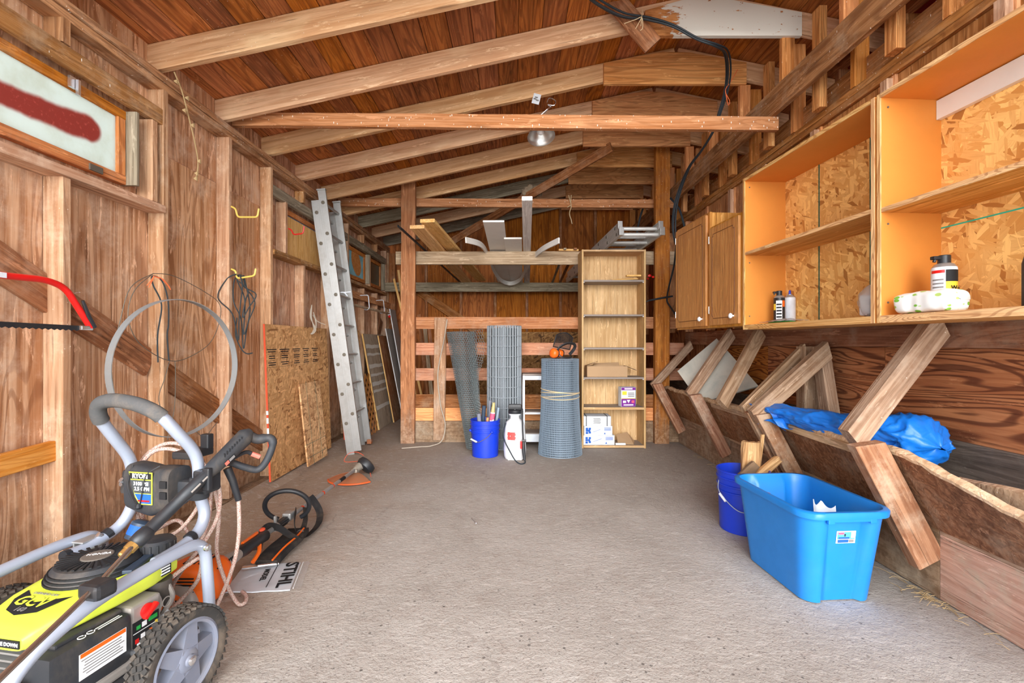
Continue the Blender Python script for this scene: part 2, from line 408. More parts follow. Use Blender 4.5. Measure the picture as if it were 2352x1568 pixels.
M['gusset'] = wood('gusset_wood', (230, 168, 114), (204, 138, 88), (140, 84, 50), cath=0.4, stain=0.3, knots=0.8, rings=34, var=0.14)
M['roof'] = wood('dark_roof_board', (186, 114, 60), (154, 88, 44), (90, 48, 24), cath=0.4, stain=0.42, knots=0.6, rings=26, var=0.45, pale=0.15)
M['back_ply'] = wood('dark_back_plywood', (178, 108, 54), (144, 80, 38), (88, 44, 20), cath=0.4, stain=0.45, knots=0.5, rings=28, pale=0.15, gs=0.8, var=0.15)
M['right_ply'] = wood('figured_dark_plywood', (190, 124, 72), (164, 98, 52), (86, 40, 20), cath=0.8, stain=0.2, knots=0.2, rings=44, pale=0.12, gs=0.9, ringw=4.0, var=0.1)
M['tie'] = wood('tie_beam_wood', (204, 148, 110), (178, 118, 80), (132, 80, 50), cath=0.28, stain=0.2, knots=0.5, specks=0.2, var=0.05)
M['post'] = wood('rough_sawn_post', (178, 122, 80), (148, 94, 58), (104, 62, 38), cath=0.3, stain=0.3, knots=0.5, dust=((170, 132, 100), 0.3), soil=0.7)
M['rail_red'] = wood('reddish_rail', (196, 138, 100), (168, 108, 74), (122, 74, 48), cath=0.2, stain=0.25, dust=((190, 160, 136), 0.4))
M['rail_new'] = wood('fresh_fir', (226, 158, 92), (206, 130, 66), (170, 94, 44), cath=0.3, stain=0.1)
M['grey_wood'] = wood('weathered_grey_wood', (196, 172, 142), (164, 138, 108), (116, 92, 68), cath=0.3, stain=0.25)
M['old_grey'] = wood('old_silvered_wood', (170, 158, 136), (134, 122, 102), (92, 80, 64), cath=0.3, stain=0.35)
M['manger'] = wood('dusty_manger_wood', (178, 148, 120), (146, 112, 84), (100, 70, 48), cath=0.3, stain=0.35, dust=((196, 174, 150), 0.5))
M['manger_red'] = wood('worn_manger_board', (166, 112, 76), (134, 82, 50), (92, 50, 30), cath=0.35, stain=0.4, dust=((176, 150, 124), 0.45))
M['manger_pale'] = wood('gnawed_pale_wood', (214, 182, 146), (188, 152, 114), (146, 108, 76), cath=0.3, stain=0.15, dust=((206, 186, 164), 0.3))
M['manger_black'] = wood('dark_grey_trough_wood', (118, 104, 92), (92, 80, 70), (58, 50, 44), cath=0.3, stain=0.35, dust=((150, 138, 124), 0.3))
M['kick'] = wood('manure_stained_board', (154, 124, 100), (124, 96, 74), (88, 66, 50), cath=0.06, stain=0.4, dust=((178, 162, 142), 0.9), bump=0.9, flecks=0.12, soil=0.5)
M['kick_pink'] = wood('pink_worn_board', (188, 150, 130), (164, 122, 102), (118, 86, 70), cath=0.06, stain=0.25, dust=((176, 160, 138), 0.95), bump=0.9, flecks=0.12)
M['osb'] = osb('osb_board', (204, 156, 104), (190, 140, 88), (158, 108, 64), sc=1.25)
M['osb_pale'] = osb('pale_osb_board', (214, 170, 122), (190, 140, 94), (160, 114, 74), sc=1.3)
M['osb_bright'] = osb('bright_osb_board', (236, 186, 112), (224, 166, 90), (198, 134, 66), sc=1.05)
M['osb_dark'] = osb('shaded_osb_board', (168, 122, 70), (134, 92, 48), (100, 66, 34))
M['mdf'] = plain('orange_hardboard', (212, 136, 58), 0.6, spec=0.3, sc=5)
M['plyedge'] = wood('plywood_edge', (232, 188, 130), (206, 154, 96), (164, 110, 64), cath=0.6, stain=0.05, knots=0, rings=60, var=0.1, gs=1.5, flecks=0)
M['shelf_ply'] = wood('plywood_shelf', (216, 160, 94), (190, 130, 68), (150, 94, 46), cath=0.25, stain=0.05, knots=0.2, var=0.1, flecks=0)
M['cab'] = wood('stained_cabinet_wood', (200, 140, 68), (180, 118, 52), (132, 80, 34), cath=0.15, stain=0.35, knots=0.0, var=0.08, spec=0.5, rough=0.45, pale=0.2, flecks=0)
M['case'] = wood('birch_bookcase', (208, 174, 130), (190, 152, 106), (152, 114, 76), cath=0.12, stain=0.12, knots=0.15, var=0.06, pale=0.4, flecks=0)
M['case_shelf'] = plain('grey_shelf', (146, 134, 126), 0.6, dirt=0.2)
M['new_pine'] = wood('new_pine', (232, 188, 126), (218, 168, 100), (186, 130, 70), cath=0.3, stain=0.03, knots=0.5, var=0.08, flecks=0)
M['white_wood'] = wood('white_washed_wood', (232, 228, 224), (208, 202, 198), (172, 164, 158), cath=0.25, stain=0.05, knots=0.2, var=0.04, pale=0.2, flecks=0)
M['white_board'] = plain('white_primed_board', (228, 226, 220), 0.6, dirt=0.15, dc=(190, 178, 164), sc=6)
M['alu'] = plain('dull_aluminium', (182, 182, 180), 0.42, 0.6, 0.5, dirt=0.35, dc=(140, 130, 118))
M['alu_bright'] = plain('clean_aluminium', (214, 214, 210), 0.4, 0.4, 0.5, dirt=0.15)
M['steel'] = plain('bright_steel', (214, 214, 216), 0.25, 0.9)
M['galv'] = plain('galvanised_wire', (168, 176, 182), 0.5, 0.4, 0.5)
M['galv_blue'] = plain('blue_grey_wire', (140, 156, 170), 0.5, 0.3, 0.5)
M['silver_paint'] = plain('silver_paint', (176, 184, 200), 0.35, 0.35, 0.6)
M['black'] = plain('black_plastic', (34, 36, 40), 0.42, 0, 0.5, dirt=0.12)
M['black_dusty'] = plain('dusty_black_plastic', (46, 48, 52), 0.6, 0, 0.4, dirt=0.5, dc=(118, 104, 88), sc=9)
M['rubber'] = plain('tyre_rubber', (58, 56, 54), 0.85, 0, 0.2, dirt=0.6, dc=(140, 122, 104))
M['foam'] = plain('foam_grip', (84, 84, 84), 0.95, 0, 0.15, dirt=0.6, dc=(132, 118, 104), sc=20, bump=0.3)
M['grey_plastic'] = plain('grey_plastic', (118, 122, 136), 0.5, 0, 0.4, dirt=0.35, dc=(150, 136, 120))
M['lime'] = plain('lime_green_plastic', (214, 226, 72), 0.38, 0, 0.5, dirt=0.12, dc=(170, 160, 90))
M['orange'] = plain('orange_plastic', (238, 104, 24), 0.42, 0, 0.5, dirt=0.12)
M['orange_dirty'] = plain('dirty_orange_plastic', (164, 104, 72), 0.85, 0, 0.15, dirt=0.95, dc=(140, 112, 88), sc=18)
M['red'] = plain('red_paint', (216, 26, 24), 0.35, 0, 0.5, dirt=0.08)
M['white'] = plain('white_plastic', (236, 236, 236), 0.45, 0, 0.5)
M['white_metal'] = plain('white_enamel', (224, 230, 238), 0.4, 0, 0.5, dirt=0.15)
M['brass'] = plain('brass', (206, 164, 96), 0.35, 0.8)
M['copper_tube'] = plain('bronzed_lance', (186, 170, 158), 0.22, 0.9)
M['blue'] = plain('blue_bucket_plastic', (14, 54, 190), 0.4, 0, 0.5, dirt=0.06)
M['tote'] = plain('blue_tote_plastic', (20, 122, 204), 0.42, 0, 0.5, dirt=0.05, dc=(120, 170, 200))
M['tarp'] = plain('blue_tarp', (18, 116, 214), 0.4, 0, 0.5, dirt=0.1, bump=0.35)
M['cord'] = plain('dark_cord', (52, 58, 60), 0.6)
M['cable'] = plain('black_cable', (40, 48, 54), 0.5)
M['wire'] = plain('dull_wire', (112, 104, 92), 0.6, 0.4)
M['hoop'] = plain('zinc_hoop', (150, 152, 152), 0.6, 0.35, dirt=0.4, dc=(150, 132, 110))
M['twine'] = plain('natural_twine', (214, 190, 150), 0.95)
M['orange_twine'] = plain('orange_twine', (240, 120, 70), 0.9)
M['hook_y'] = plain('yellow_hook', (226, 196, 96), 0.4)
M['card'] = plain('cardboard', (178, 146, 112), 0.9, 0, 0.15, sc=6)
M['box_white'] = plain('white_carton', (224, 228, 234), 0.8, 0, 0.2, dirt=0.2)
M['box_print'] = plain('blue_print', (30, 90, 180), 0.7)
M['ink'] = plain('black_ink', (26, 26, 28), 0.7)
M['ink_white'] = plain('white_ink', (240, 240, 240), 0.6)
M['purple'] = plain('purple_print', (120, 30, 140), 0.6)
M['yellow'] = plain('yellow_print', (240, 206, 60), 0.6)
M['green'] = plain('green_paint', (40, 160, 70), 0.6)
M['dark_green'] = plain('green_chalk_line', (20, 96, 84), 0.8)
M['strap'] = plain('black_webbing', (44, 42, 42), 0.9, 0, 0.15, dirt=0.35)
M['hose'] = plain('braided_hose', (176, 152, 138), 0.6, dirt=0.25)
M['nest'] = plain('mud_nest', (160, 142, 118), 0.95, bump=0.8, dirt=0.4)
M['straw'] = plain('dry_straw', (182, 154, 110), 0.9)
M['bark'] = wood('split_firewood', (220, 178, 128), (190, 142, 94), (140, 94, 56), cath=0.3, knots=0.2)
M['barkdark'] = plain('bark', (124, 98, 74), 0.95, bump=0.9, dirt=0.4)

M['felt'] = plain('roofing_felt', (40, 34, 30), 0.95)
M['sash'] = wood('orange_sash_wood', (206, 132, 66), (176, 100, 42), (112, 58, 26), cath=0.3, stain=0.35, dust=((200, 176, 148), 0.25))
M['dark_red'] = plain('dark_red_paint', (120, 16, 16), 0.7)
def paint_gusset():
    s = NT('peeling_white_gusset'); v = s.vec(False)
    w = s.noise(s.map(v, (6, 6, 30)), 1.0, 5, 0.65); base = s.mix(s.step(w, 0.35, 0.65), srgb(160, 98, 52), srgb(206, 142, 86))
    sp = s.n('SeparateXYZ', {0: v})
    n = s.noise(s.map(v, (3.5, 1, 12)), 1.6, 6, 0.7)
    m = s.step(s.math('ADD', s.math('MULTIPLY', sp.outputs[0], 1.1), s.math('ADD', n, -0.16)), 0.06, 0.11)
    ch = s.step(s.noise(s.map(v, (5, 1, 9)), 3.0, 5, 0.65), 0.37, 0.335)
    m = s.math('MULTIPLY', m, s.math('SUBTRACT', 1.0, ch), clamp=True)
    s.bump(m, 0.4, 0.004)
    return s.out(s.mix(m, base, srgb(226, 222, 212)), 0.8, 0, 0.2)
M['paint_gusset'] = paint_gusset()
def pane(name, c, c2=None, red=False, tr=0.5):
    s = NT(name); v = s.vec(False); n = s.noise(v, 7, 5, 0.65)
    col = s.mix(s.step(n, 0.4, 0.75), srgb(c), srgb(c2 or [q * .86 for q in c]))
    if red:
        sp = s.n('SeparateXYZ', {0: v}); y, z = sp.outputs[1], sp.outputs[2]
        cen = s.math('ADD', -0.033, s.math('MULTIPLY', s.math('ADD', y, 0.0), 0.10))        # sprayed stripe
        wob = s.math('MULTIPLY', s.math('SUBTRACT', s.noise(s.map(v, (1, 5, 2)), 1, 3), 0.5), 0.05)
        hw = s.math('ADD', 0.048, s.math('MULTIPLY', y, 0.03))
        dz = s.math('SUBTRACT', s.math('ADD', z, wob), cen); yy = s.math('MAXIMUM', s.math('SUBTRACT', y, 0.455), 0.0)
        d = s.math('SUBTRACT', s.math('SQRT', s.math('ADD', s.math('MULTIPLY', dz, dz), s.math('MULTIPLY', yy, yy))), hw)
        m = s.step(d, 0.010, -0.014)
        rc = s.mix(s.step(s.noise(v, 60, 3), 0.55, 0.75), srgb(156, 76, 68), srgb(190, 102, 92))
        col = s.mix(m, col, rc)
    s.out(col, 0.25, 0, 0.5)
    t = s.n('BsdfTranslucent', {0: col}); mx = s.n('MixShader', {0: tr, 1: s.b.outputs[0], 2: t.outputs[0]})
    o = [q for q in s.t.nodes if q.type == 'OUTPUT_MATERIAL'][0]; s.t.links.new(mx.outputs[0], o.inputs[0])
    return s.mat
M['pane_red'] = pane('sprayed_glass', (206, 212, 206), (196, 200, 190), red=True)
M['pane_blue'] = pane('blue_glass', (116, 124, 138)); M['pane_teal'] = pane('teal_glass', (122, 146, 148)); M['pane_dark'] = pane('dark_glass', (84, 78, 62), tr=0.1)
M['print_grey'] = plain('grey_print', (130, 126, 124), 0.8)
M['manger_leg'] = wood('red_worn_leg', (172, 126, 94), (140, 92, 64), (98, 60, 40), cath=0.2, stain=0.3, dust=((198, 174, 148), 0.7))
M['manger_red2'] = wood('worn_manger_front', (150, 104, 70), (118, 76, 48), (80, 48, 28), cath=0.35, stain=0.4, dust=((176, 152, 126), 0.45))
M['chalky'] = plain('chalky_panel', (196, 192, 180), 0.9, 0, 0.1, dirt=0.6, dc=(150, 156, 152), sc=8)
def wipes():
    s = NT('leaf_print_film'); v = s.vec(False)
    k = s.voro(s.map(v, (20, 13, 26)), 1.9); c = s.n('SeparateColor', {0: k.outputs['Color']})
    m = s.math('MULTIPLY', s.step(k.outputs['Distance'], 0.40, 0.30), s.math('GREATER_THAN', c.outputs[0], 0.35))
    return s.out(s.mix(m, srgb(240, 242, 240), s.mix(c.outputs[1], srgb(110, 190, 50), srgb(190, 214, 120))), 0.35, 0, 0.5)
M['wipes'] = wipes()
M['clear'] = plain('clear_film', (214, 216, 214), 0.15, 0, 0.5, Alpha=0.42)
M['tote_pic'] = plain('sticker_picture', (80, 170, 230), 0.5); M['pinkish'] = plain('pink_print', (230, 90, 120), 0.6)
M['packet_green'] = plain('green_white_packet', (190, 206, 170), 0.7, dirt=0.6, dc=(70, 110, 60), sc=30)
M['tube_blue'] = plain('dark_blue_tube', (52, 66, 84), 0.45); M['amber'] = plain('amber_plastic', (178, 164, 110), 0.35)
M['post2'] = wood('orange_post', (196, 126, 62), (164, 94, 42), (112, 58, 26), cath=0.25, stain=0.3, dust=((150, 116, 88), 0.25), soil=.7)
M['twine_grey'] = plain('frayed_rope', (178, 166, 150), 0.95)
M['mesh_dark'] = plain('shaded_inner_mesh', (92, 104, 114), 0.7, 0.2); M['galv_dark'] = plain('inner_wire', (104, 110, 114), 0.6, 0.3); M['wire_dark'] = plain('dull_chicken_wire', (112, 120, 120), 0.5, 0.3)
M['tank'] = plain('translucent_tank', (226, 228, 230), 0.35, 0, 0.5, dirt=0.1); M['red_print'] = plain('red_lettering', (224, 74, 70), 0.6)
M['red_edge'] = plain('red_edge_paint', (224, 84, 48), 0.7, dirt=0.2); M['lattice'] = wood('brown_lattice', (190, 132, 80), (164, 106, 58), (120, 72, 38), cath=.2, stain=.1, knots=0)
M['ply_grey'] = wood('dusty_grey_plywood', (182, 164, 142), (156, 136, 114), (112, 94, 76), cath=.3, stain=.35, knots=.2); M['frost'] = plain('pale_tape_streak', (206, 202, 194), 0.4)
M['grey_panel'] = plain('dark_grey_panel', (164, 155, 147), 0.8, dirt=.2); M['new_pine_p'] = M['new_pine']
M['print_dark'] = plain('dark_grey_print', (66, 70, 72), 0.6); M['grille_grey'] = plain('dusty_grille_hub', (110, 102, 94), 0.8, dirt=.4)
M['block'] = plain('dark_engine_metal', (72, 68, 64), 0.6, 0.4, dirt=.4); M['panel_grey'] = plain('grey_panel_metal', (160, 152, 144), 0.5, 0.2, dirt=.4)
M['clear2'] = plain('clear_bag_film', (206, 202, 200), 0.12, 0, 0.5, Alpha=0.3)
def braid():
    s = NT('braided_hose_cover'); v = s.vec(False)
    k = s.voro(v, 190.0); m = s.step(s.noise(v, 420.0, 1), 0.48, 0.54)
    return s.out(s.mix(m, srgb(204, 190, 176), srgb(160, 104, 92)), 0.6, 0, 0.3)
M['hose_braid'] = braid()
M['lamp_alu'] = plain('spun_aluminium', (206, 206, 204), 0.32, 0.85, 0.5)
M['post_grey'] = wood('grey_brown_plank', (176, 138, 108), (148, 108, 80), (106, 72, 52), cath=.2, stain=.3, dust=((190, 176, 160), .4), soil=.5)
M['plate_o'] = wood('orange_brown_beam', (190, 134, 82), (158, 104, 58), (104, 62, 34), cath=.35, stain=.35, dust=((204, 172, 134), .35), specks=.05, var=.1)
M['stud_o'] = wood('orange_stud', (222, 154, 92), (194, 122, 64), (136, 76, 38), cath=.2, stain=.25, knots=.6, var=.16)
M['sheath'] = wood('upper_sheathing', (200, 144, 92), (164, 108, 62), (112, 68, 38), cath=.35, stain=.35, var=.2)
M['orange_rim'] = plain('scuffed_orange_rim', (226, 96, 40), .6, dirt=.4)
M['cast'] = plain('dusty_cast_metal', (170, 160, 146), .6, .3, dirt=.4)
M['salmon'] = plain('salmon_plastic', (236, 112, 96), .5)

# ================================================================ the setting
XL, XR, YB = -2.0, 2.05, 7.5            # inner faces of the studs: left wall, right partition, back wall
SL, ZR0 = 0.218, 2.72                   # roof pitch, underside of the rafters over the left wall
XRIDGE = 1.36
def zraf(X): return ZR0 + SL * (X + 2.0) if X <= XRIDGE else ZR0 + SL * (XRIDGE + 2.0) - 0.20 * (X - XRIDGE)
RY = [0.26 + 0.6 * k for k in range(13)]      # rafters

fl = struct('floor')
mb = MB(); mb.box((0.8, 3.5, -0.06), (6.2, 8.4, 0.12)); obj('concrete_slab', mb, M['concrete'], fl, Matrix.Identity(4))
mb = MB(); mb.box((0, -20.7, -0.09), (60, 40, 0.12)); g = obj('ground', mb, M['apron'], None); g['kind'] = 'structure'

# ---- roof
ce = struct('ceiling')
def roof_z(X): return zraf(X) + 0.158
n = 23; x = -2.36
i = 0
while x < XRIDGE - 0.01:
    w = random.uniform(0.148, 0.178); x2 = min(x + w, XRIDGE)
    xm = (x + x2) / 2; z = ZR0 + SL * (xm + 2.0) + 0.158 + 0.013
    up = V(1, 0, SL)
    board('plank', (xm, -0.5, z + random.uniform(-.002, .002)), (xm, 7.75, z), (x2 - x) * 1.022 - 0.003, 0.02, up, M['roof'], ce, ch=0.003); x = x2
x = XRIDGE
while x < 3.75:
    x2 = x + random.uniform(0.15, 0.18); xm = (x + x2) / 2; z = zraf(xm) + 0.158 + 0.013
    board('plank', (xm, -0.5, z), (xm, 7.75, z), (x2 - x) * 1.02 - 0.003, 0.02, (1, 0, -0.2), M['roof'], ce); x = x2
for x0, x1 in ((-2.5, XRIDGE + .02), (XRIDGE - .02, 3.8)):
    mb = MB(); za, zb = (zraf(-2.0) - SL * .5 if x0 < 0 else zraf(XRIDGE)) + .185, (zraf(XRIDGE) if x0 < 0 else zraf(3.7) - .02) + .185
    mb.hexa([(x0, -.5, za), (x1, -.5, zb), (x1, 7.75, zb), (x0, 7.75, za), (x0, -.5, za + .02), (x1, -.5, zb + .02), (x1, 7.75, zb + .02), (x0, 7.75, za + .02)])
    obj('roofing_felt', mb, M['felt'], ce)
hr = 0.152
for k, y in enumerate(RY):
    m = M['old_grey'] if k in (10, 12) else M['rafter']
    z0, z1 = zraf(-2.3), zraf(XRIDGE)
    board('rafter', (-2.3, y, z0 + 0.078), (XRIDGE - .005, y, z1 + 0.078), hr, 0.042, (0, 0, 1), m, ce, rag=0.002)
    board('rafter', (XRIDGE + .005, y, z1 + 0.078), (3.7, y, zraf(3.7) + 0.078), hr, 0.042, (0, 0, 1), M['rafter'], ce)
    if y < 0.8: continue
    # gusset board nailed across the peak
    xa, xb = (0.92, 2.01) if k == 5 else (0.76 + random.uniform(-.03, .03), 1.94 + random.uniform(-.02, .02))
    zb = 3.285; t = 0.03
    za, zz = min(zraf(xa) + .145, 3.46), zraf(xb) + 0.125
    pk = [(xa, zb), (xb, zb), (xb, zz), (XRIDGE + .1, 3.545), (XRIDGE - .12, 3.55), (xa, za)]
    mb = MB(); mb.prism([(a - 1.35, 0, b - zb) for a, b in pk], (0, -1, 0), t)
    obj('gusset', mb, M['paint_gusset'] if k == 5 else M['gusset'], ce, Matrix.Translation((1.35, y - 0.0215, zb)))
    # hanger down to the long beam
    board('hanger', (1.93, y - 0.01, 2.88), (1.93, y - 0.01, 3.29 if k != 5 else 3.29), 0.089, 0.04, (1, 0, 0), M['stud_o'], ce)
mb = MB()
# tie beams and braces
board('tie_beam', (-2.05, 3.39, 2.785), (1.94, 3.39, 2.752), 0.098, 0.045, (0, 0, 1), M['tie'], ce, rag=0.002)
board('tie_beam', (-2.05, 5.43, 2.80), (1.9, 5.43, 2.78), 0.098, 0.045, (0, 0, 1), M['tie'], ce)
board('brace', at(1500, 105, 3.17), at(1330, -95, 3.12), 0.14, 0.022, (1, 0, 0.6), M['brace_dark'], ce)
board('brace', at(1405, 337, 5.0), at(1015, 568, 6.7), 0.10, 0.04, (0, -.35, 1), M['brace_dark'], ce)
board('long_beam', (1.90, 0.3, 2.895), (1.90, 7.4, 2.895), 0.185, 0.04, (0, 0, 1), M['plate'], ce, rag=0.002)

# ---- left wall
wl = struct('wall_left')
ys = [0.2, 1.42, 2.66, 3.86, 5.06, 6.28, 7.55]
win = [(1.15, 2.42, 2.02, 2.345), (4.12, 5.0, 1.99, 2.36), (5.72, 6.42, 1.98, 2.37), (6.55, 7.2, 1.98, 2.37)]
def panel(y0, y1, z0, z1, m=None):
    board('plywood_panel', (-2.10, (y0 + y1) / 2, z0), (-2.10, (y0 + y1) / 2, z1), y1 - y0 - .004, 0.016, (0, 1, 0), m or M['ply_wall'], wl, ch=.001)
panel(-0.35, 0.2, 0, 2.9)
for a, b in zip(ys[:-1], ys[1:]):
    cut = [w for w in win if w[0] < b and w[1] > a]
    panel(a, b, 0.0, 2.005 if cut else 2.275)
    if cut:
        panel(a, b, 2.355, 2.92); y = a
        for (c, d, _, _) in sorted(cut):
            c, d = max(c, a), min(d, b)
            if c - y > .01: panel(y, c, 2.005, 2.355)
            y = d
        if b - y > .01: panel(y, b, 2.005, 2.355)
    else: panel(a, b, 2.279, 2.92)
def vstud(y, z0, z1, m=None, w=0.089, x=None, t=0.04): return board('stud', ((x or -2.0) - w / 2, y + t / 2, z0), ((x or -2.0) - w / 2, y + t / 2, z1), t, w, (0, 1, 0), m or M['stud'], wl, rag=0.0015)
for y, z0, z1 in ((0.25, .05, 2.6), (0.85, .05, 2.6), (1.45, .05, 1.89), (2.05, .05, 1.89), (2.64, .05, 2.6), (2.56, 1.94, 2.39), (3.25, .05, 2.6), (3.81, .05, 2.6), (4.06, 1.94, 2.39),
                  (4.41, .05, 1.89), (5.01, .05, 1.89), (5.05, 1.94, 2.39), (5.6, .05, 2.6), (6.2, .05, 1.88), (6.46, 1.93, 2.38), (6.8, .05, 1.88), (7.28, .05, 2.6), (7.42, .05, 2.6)):
    vstud(y, z0, z1)
for y in (1.45, 2.05, 4.41, 5.01, 6.2, 6.8): vstud(y, 2.49, 2.6, M['plate'])
for y0, y1, hy in ((0.9, 2.64, 2.44), (3.85, 5.6, 2.43), (5.64, 7.28, 2.43)):
    board('header', (-2.022, y0, hy), (-2.022, y1, hy), 0.089, 0.04, (0, 0, 1), M['old_grey'] if y0 > 3 else M['plate'], wl, rag=.0015)
    board('sill', (-2.04, y0, 1.912), (-2.04, y1, 1.912), 0.11, 0.042, (1, 0, 0), M['plate'] if y0 > 1 else M['stud'], wl, rag=.0015)
board('top_plate', (-2.045, -0.35, 2.62), (-2.045, 7.5, 2.62), 0.089, 0.042, (1, 0, 0), M['plate'], wl, rag=.002)
board('top_plate', (-2.04, -0.35, 2.665), (-2.04, 7.5, 2.665), 0.089, 0.042, (1, 0, 0), M['plate'], wl, rag=.002)
board('bottom_plate', (-2.045, -0.35, 0.022), (-2.045, 7.5, 0.022), 0.089, 0.042, (1, 0, 0), M['kick'], wl, rag=.002)
mb = MB(); mb.grid(lambda u, v: (-2.0 + 0.14 * v + 0.012 * math.sin(u * 60), -0.35 + 7.8 * u, 0.040 * (1 - v) ** 0.6 - 0.003 + 0.005 * mnoise.noise((u * 40, v * 3, 0))), 120, 4)
obj('curb', mb, M['concrete'], wl, Matrix.Identity(4), smooth=True)
def dbrace(y0, z0, y1, z1): board('diagonal_brace', (-2.078, y0, z0), (-2.078, y1, z1), 0.15, 0.022, (0, 0, 1), M['brace_dark'], wl)
dbrace(0.0, 2.55, 2.64, 1.03); dbrace(2.68, 1.0, 4.3, 0.06)
board('diagonal_brace', (-2.03, 6.22, 0.05), (-2.03, 7.1, 1.5), 0.14, 0.022, (0, 0, 1), M['brace_dark'], wl)
board('nailer', (-2.045, 0.9, 0.62), (-2.045, 2.05, 0.67), 0.09, 0.03, (0, 0, 1), M['rail_new'], wl)
board('nailer', (-1.985, 5.3, 1.755), (-1.985, 7.45, 1.745), 0.09, 0.022, (0, 0, 1), M['gusset'], wl)

# ---- windows of the left wall
def window(name, y0, y1, z0, z1, pane, label=None, covered=None):
    w = bpy.data.objects.new(name, None); w['kind'] = 'structure'; place(w, None, Matrix.Translation((-2.07, (y0 + y1) / 2, z0)))
    t = 0.048; fr = M['sash']
    for zz in (z0 - t / 2, z1 + t / 2): board('sash_rail', (-2.072, y0 - t, zz), (-2.072, y1 + t, zz), t, 0.034, (0, 0, 1), fr, w)
    for yy in (y0 - t / 2, y1 + t / 2): board('sash_stile', (-2.072, yy, z0), (-2.072, yy, z1), t, 0.034, (0, 1, 0), fr, w)
    board('jamb', (-2.045, y1 + t + .012, z0 - t), (-2.045, y1 + t + .012, z1 + t), 0.02, 0.09, (0, 1, 0), M['old_grey'], w)
    mb = MB(); mb.box((0, 0, 0), (0.006, y1 - y0 + .01, z1 - z0 + .01))
    o = obj('pane', mb, pane, w, Matrix.Translation((-2.073, (y0 + y1) / 2, (z0 + z1) / 2)))
    return w
w1 = window('window_1', 1.2, 2.403, 2.035, 2.33, M['pane_red'])
mb = MB(); mb.box((-2.035, 2.13, 2.352), (.012, .03, .05)); mb.box((-2.02, 2.145, 2.335), (.014, .012, .07)); obj('latch', mb, M['steel'], w1)
mb = MB(); mb.box((-2.05, 2.27, 2.005), (.008, .07, .03)); obj('hinge', mb, M['wire'], w1)
w2 = window('window_2', 4.16, 4.95, 2.03, 2.32, M['pane_blue'])
board('cover_panel', (-2.052, 4.56, 1.955), (-2.052, 4.56, 2.30), 0.72, 0.008, (0, 1, 0), M['new_pine'], w2)
w3 = window('window_3', 5.78, 6.38, 2.02, 2.33, M['pane_teal'])
def fn(u, v):
    a = 2 * math.pi * u; return (-2.066, 6.09 + math.cos(a) * (.19 * v), 2.21 + math.sin(a) * (.16 * v) - .05 * v * math.cos(a))
mb = MB(); mb.grid(fn, 24, 1); obj('broken_hole', mb, M['rail_new'], w3)
w4 = window('window_4', 6.6, 7.15, 2.02, 2.33, M['pane_dark'])

# ---- back wall
wb = struct('wall_back')
x = -2.1
for x2 in (-1.42, -0.85, -0.29, 0.23, 0.78, 1.35, 2.0, 2.6, 3.75):
    zt = 3.72
    board('plywood_panel', ((x + x2) / 2, YB + .1, -0.05), ((x + x2) / 2, YB + .1, zraf(max(-2.1, min(x2, 3.7))) + .1 if x2 < 1.4 else 3.5), x2 - x - .006, 0.016, (1, 0, 0), M['back_ply'], wb, ch=.001)
    if x2 < 3: board('stud', (x2, YB + .07, 0.03), (x2, YB + .07, zraf(x2) + .05), 0.042, 0.05, (1, 0, 0), M['brace_dark'], wb)
    x = x2
board('diagonal_brace', (-1.75, YB + .04, 2.15), (-0.6, YB + .04, 1.35), 0.14, 0.022, (0, 0, 1), M['brace_dark'], wb)
board('corner_post', (-1.96, YB + .03, 0.03), (-1.96, YB + .03, 2.6), 0.1, 0.1, (1, 0, 0), M['brace_dark'], wb)
board('corner_post', (-1.72, YB + .04, 0.03), (-1.72, YB + .04, 2.75), 0.05, 0.09, (1, 0, 0), M['brace_dark'], wb)
board('back_rail', (-1.99, 7.2, 2.017), (2.0, 7.2, 2.017), 0.142, 0.04, (0, 0, 1), M['old_grey'], wb, rag=.002)

# ---- right partition
wr = struct('wall_right')
yy = [0.2, 1.45, 2.66, 3.88, 5.1, 6.3, 7.5]
for a, b in zip(yy[:-1], yy[1:]):
    board('plywood_panel', (2.15, (a + b) / 2, 0.68), (2.15, (a + b) / 2, 2.6), b - a - .005, 0.016, (0, 1, 0), M['right_ply'], wr, ch=.001) if a > 4.9 else \
    board('plywood_panel', (2.15, a, 1.64), (2.15, b - .005, 1.64), 1.92, 0.016, (0, 0, 1), M['right_ply'], wr, ch=.001)
for z0, z1 in ((0.0, 0.22), (0.224, 0.45), (0.454, 0.68)): board('trough_back_board', (2.14, 0.3, (z0 + z1) / 2), (2.14, 7.5, (z0 + z1) / 2), z1 - z0, 0.03, (0, 0, 1), M['manger_black'], wr)
board('ledger', (2.075, 0.4, 1.20), (2.075, 5.5, 1.20), 0.145, 0.04, (0, 0, 1), M['manger_red'], wr, rag=.002)
for y in (1.3, 1.9, 2.5, 3.1, 3.7, 4.3, 4.9, 5.5, 6.1, 6.7, 7.3): board('stud', (2.10, y, 1.28), (2.10, y, 2.6), 0.04, 0.089, (0, 1, 0), M['gusset'], wr)
for z in (2.615, 2.66): board('top_plate', (2.095, 0.3, z), (2.095, 7.5, z), 0.1, 0.042, (1, 0, 0), M['plate_o'], wr, rag=.002)
board('rim_board', (2.13, 0.3, 2.77), (2.13, 7.5, 2.77), 0.18, 0.03, (0, 0, 1), M['plate_o'], wr)
for k in range(7): board('sheathing_panel', (2.075, 0.4 + .7 * k + .34, 1.9), (2.075, 0.4 + .7 * k + .34, 2.592), .69, .012, (0, 1, 0), M['sheath'], wr)
for k in range(6): board('stud', (2.045, 1.32 + .6 * k, 1.9), (2.045, 1.32 + .6 * k, 2.58), .05, .045, (0, 1, 0), M['stud'], wr)
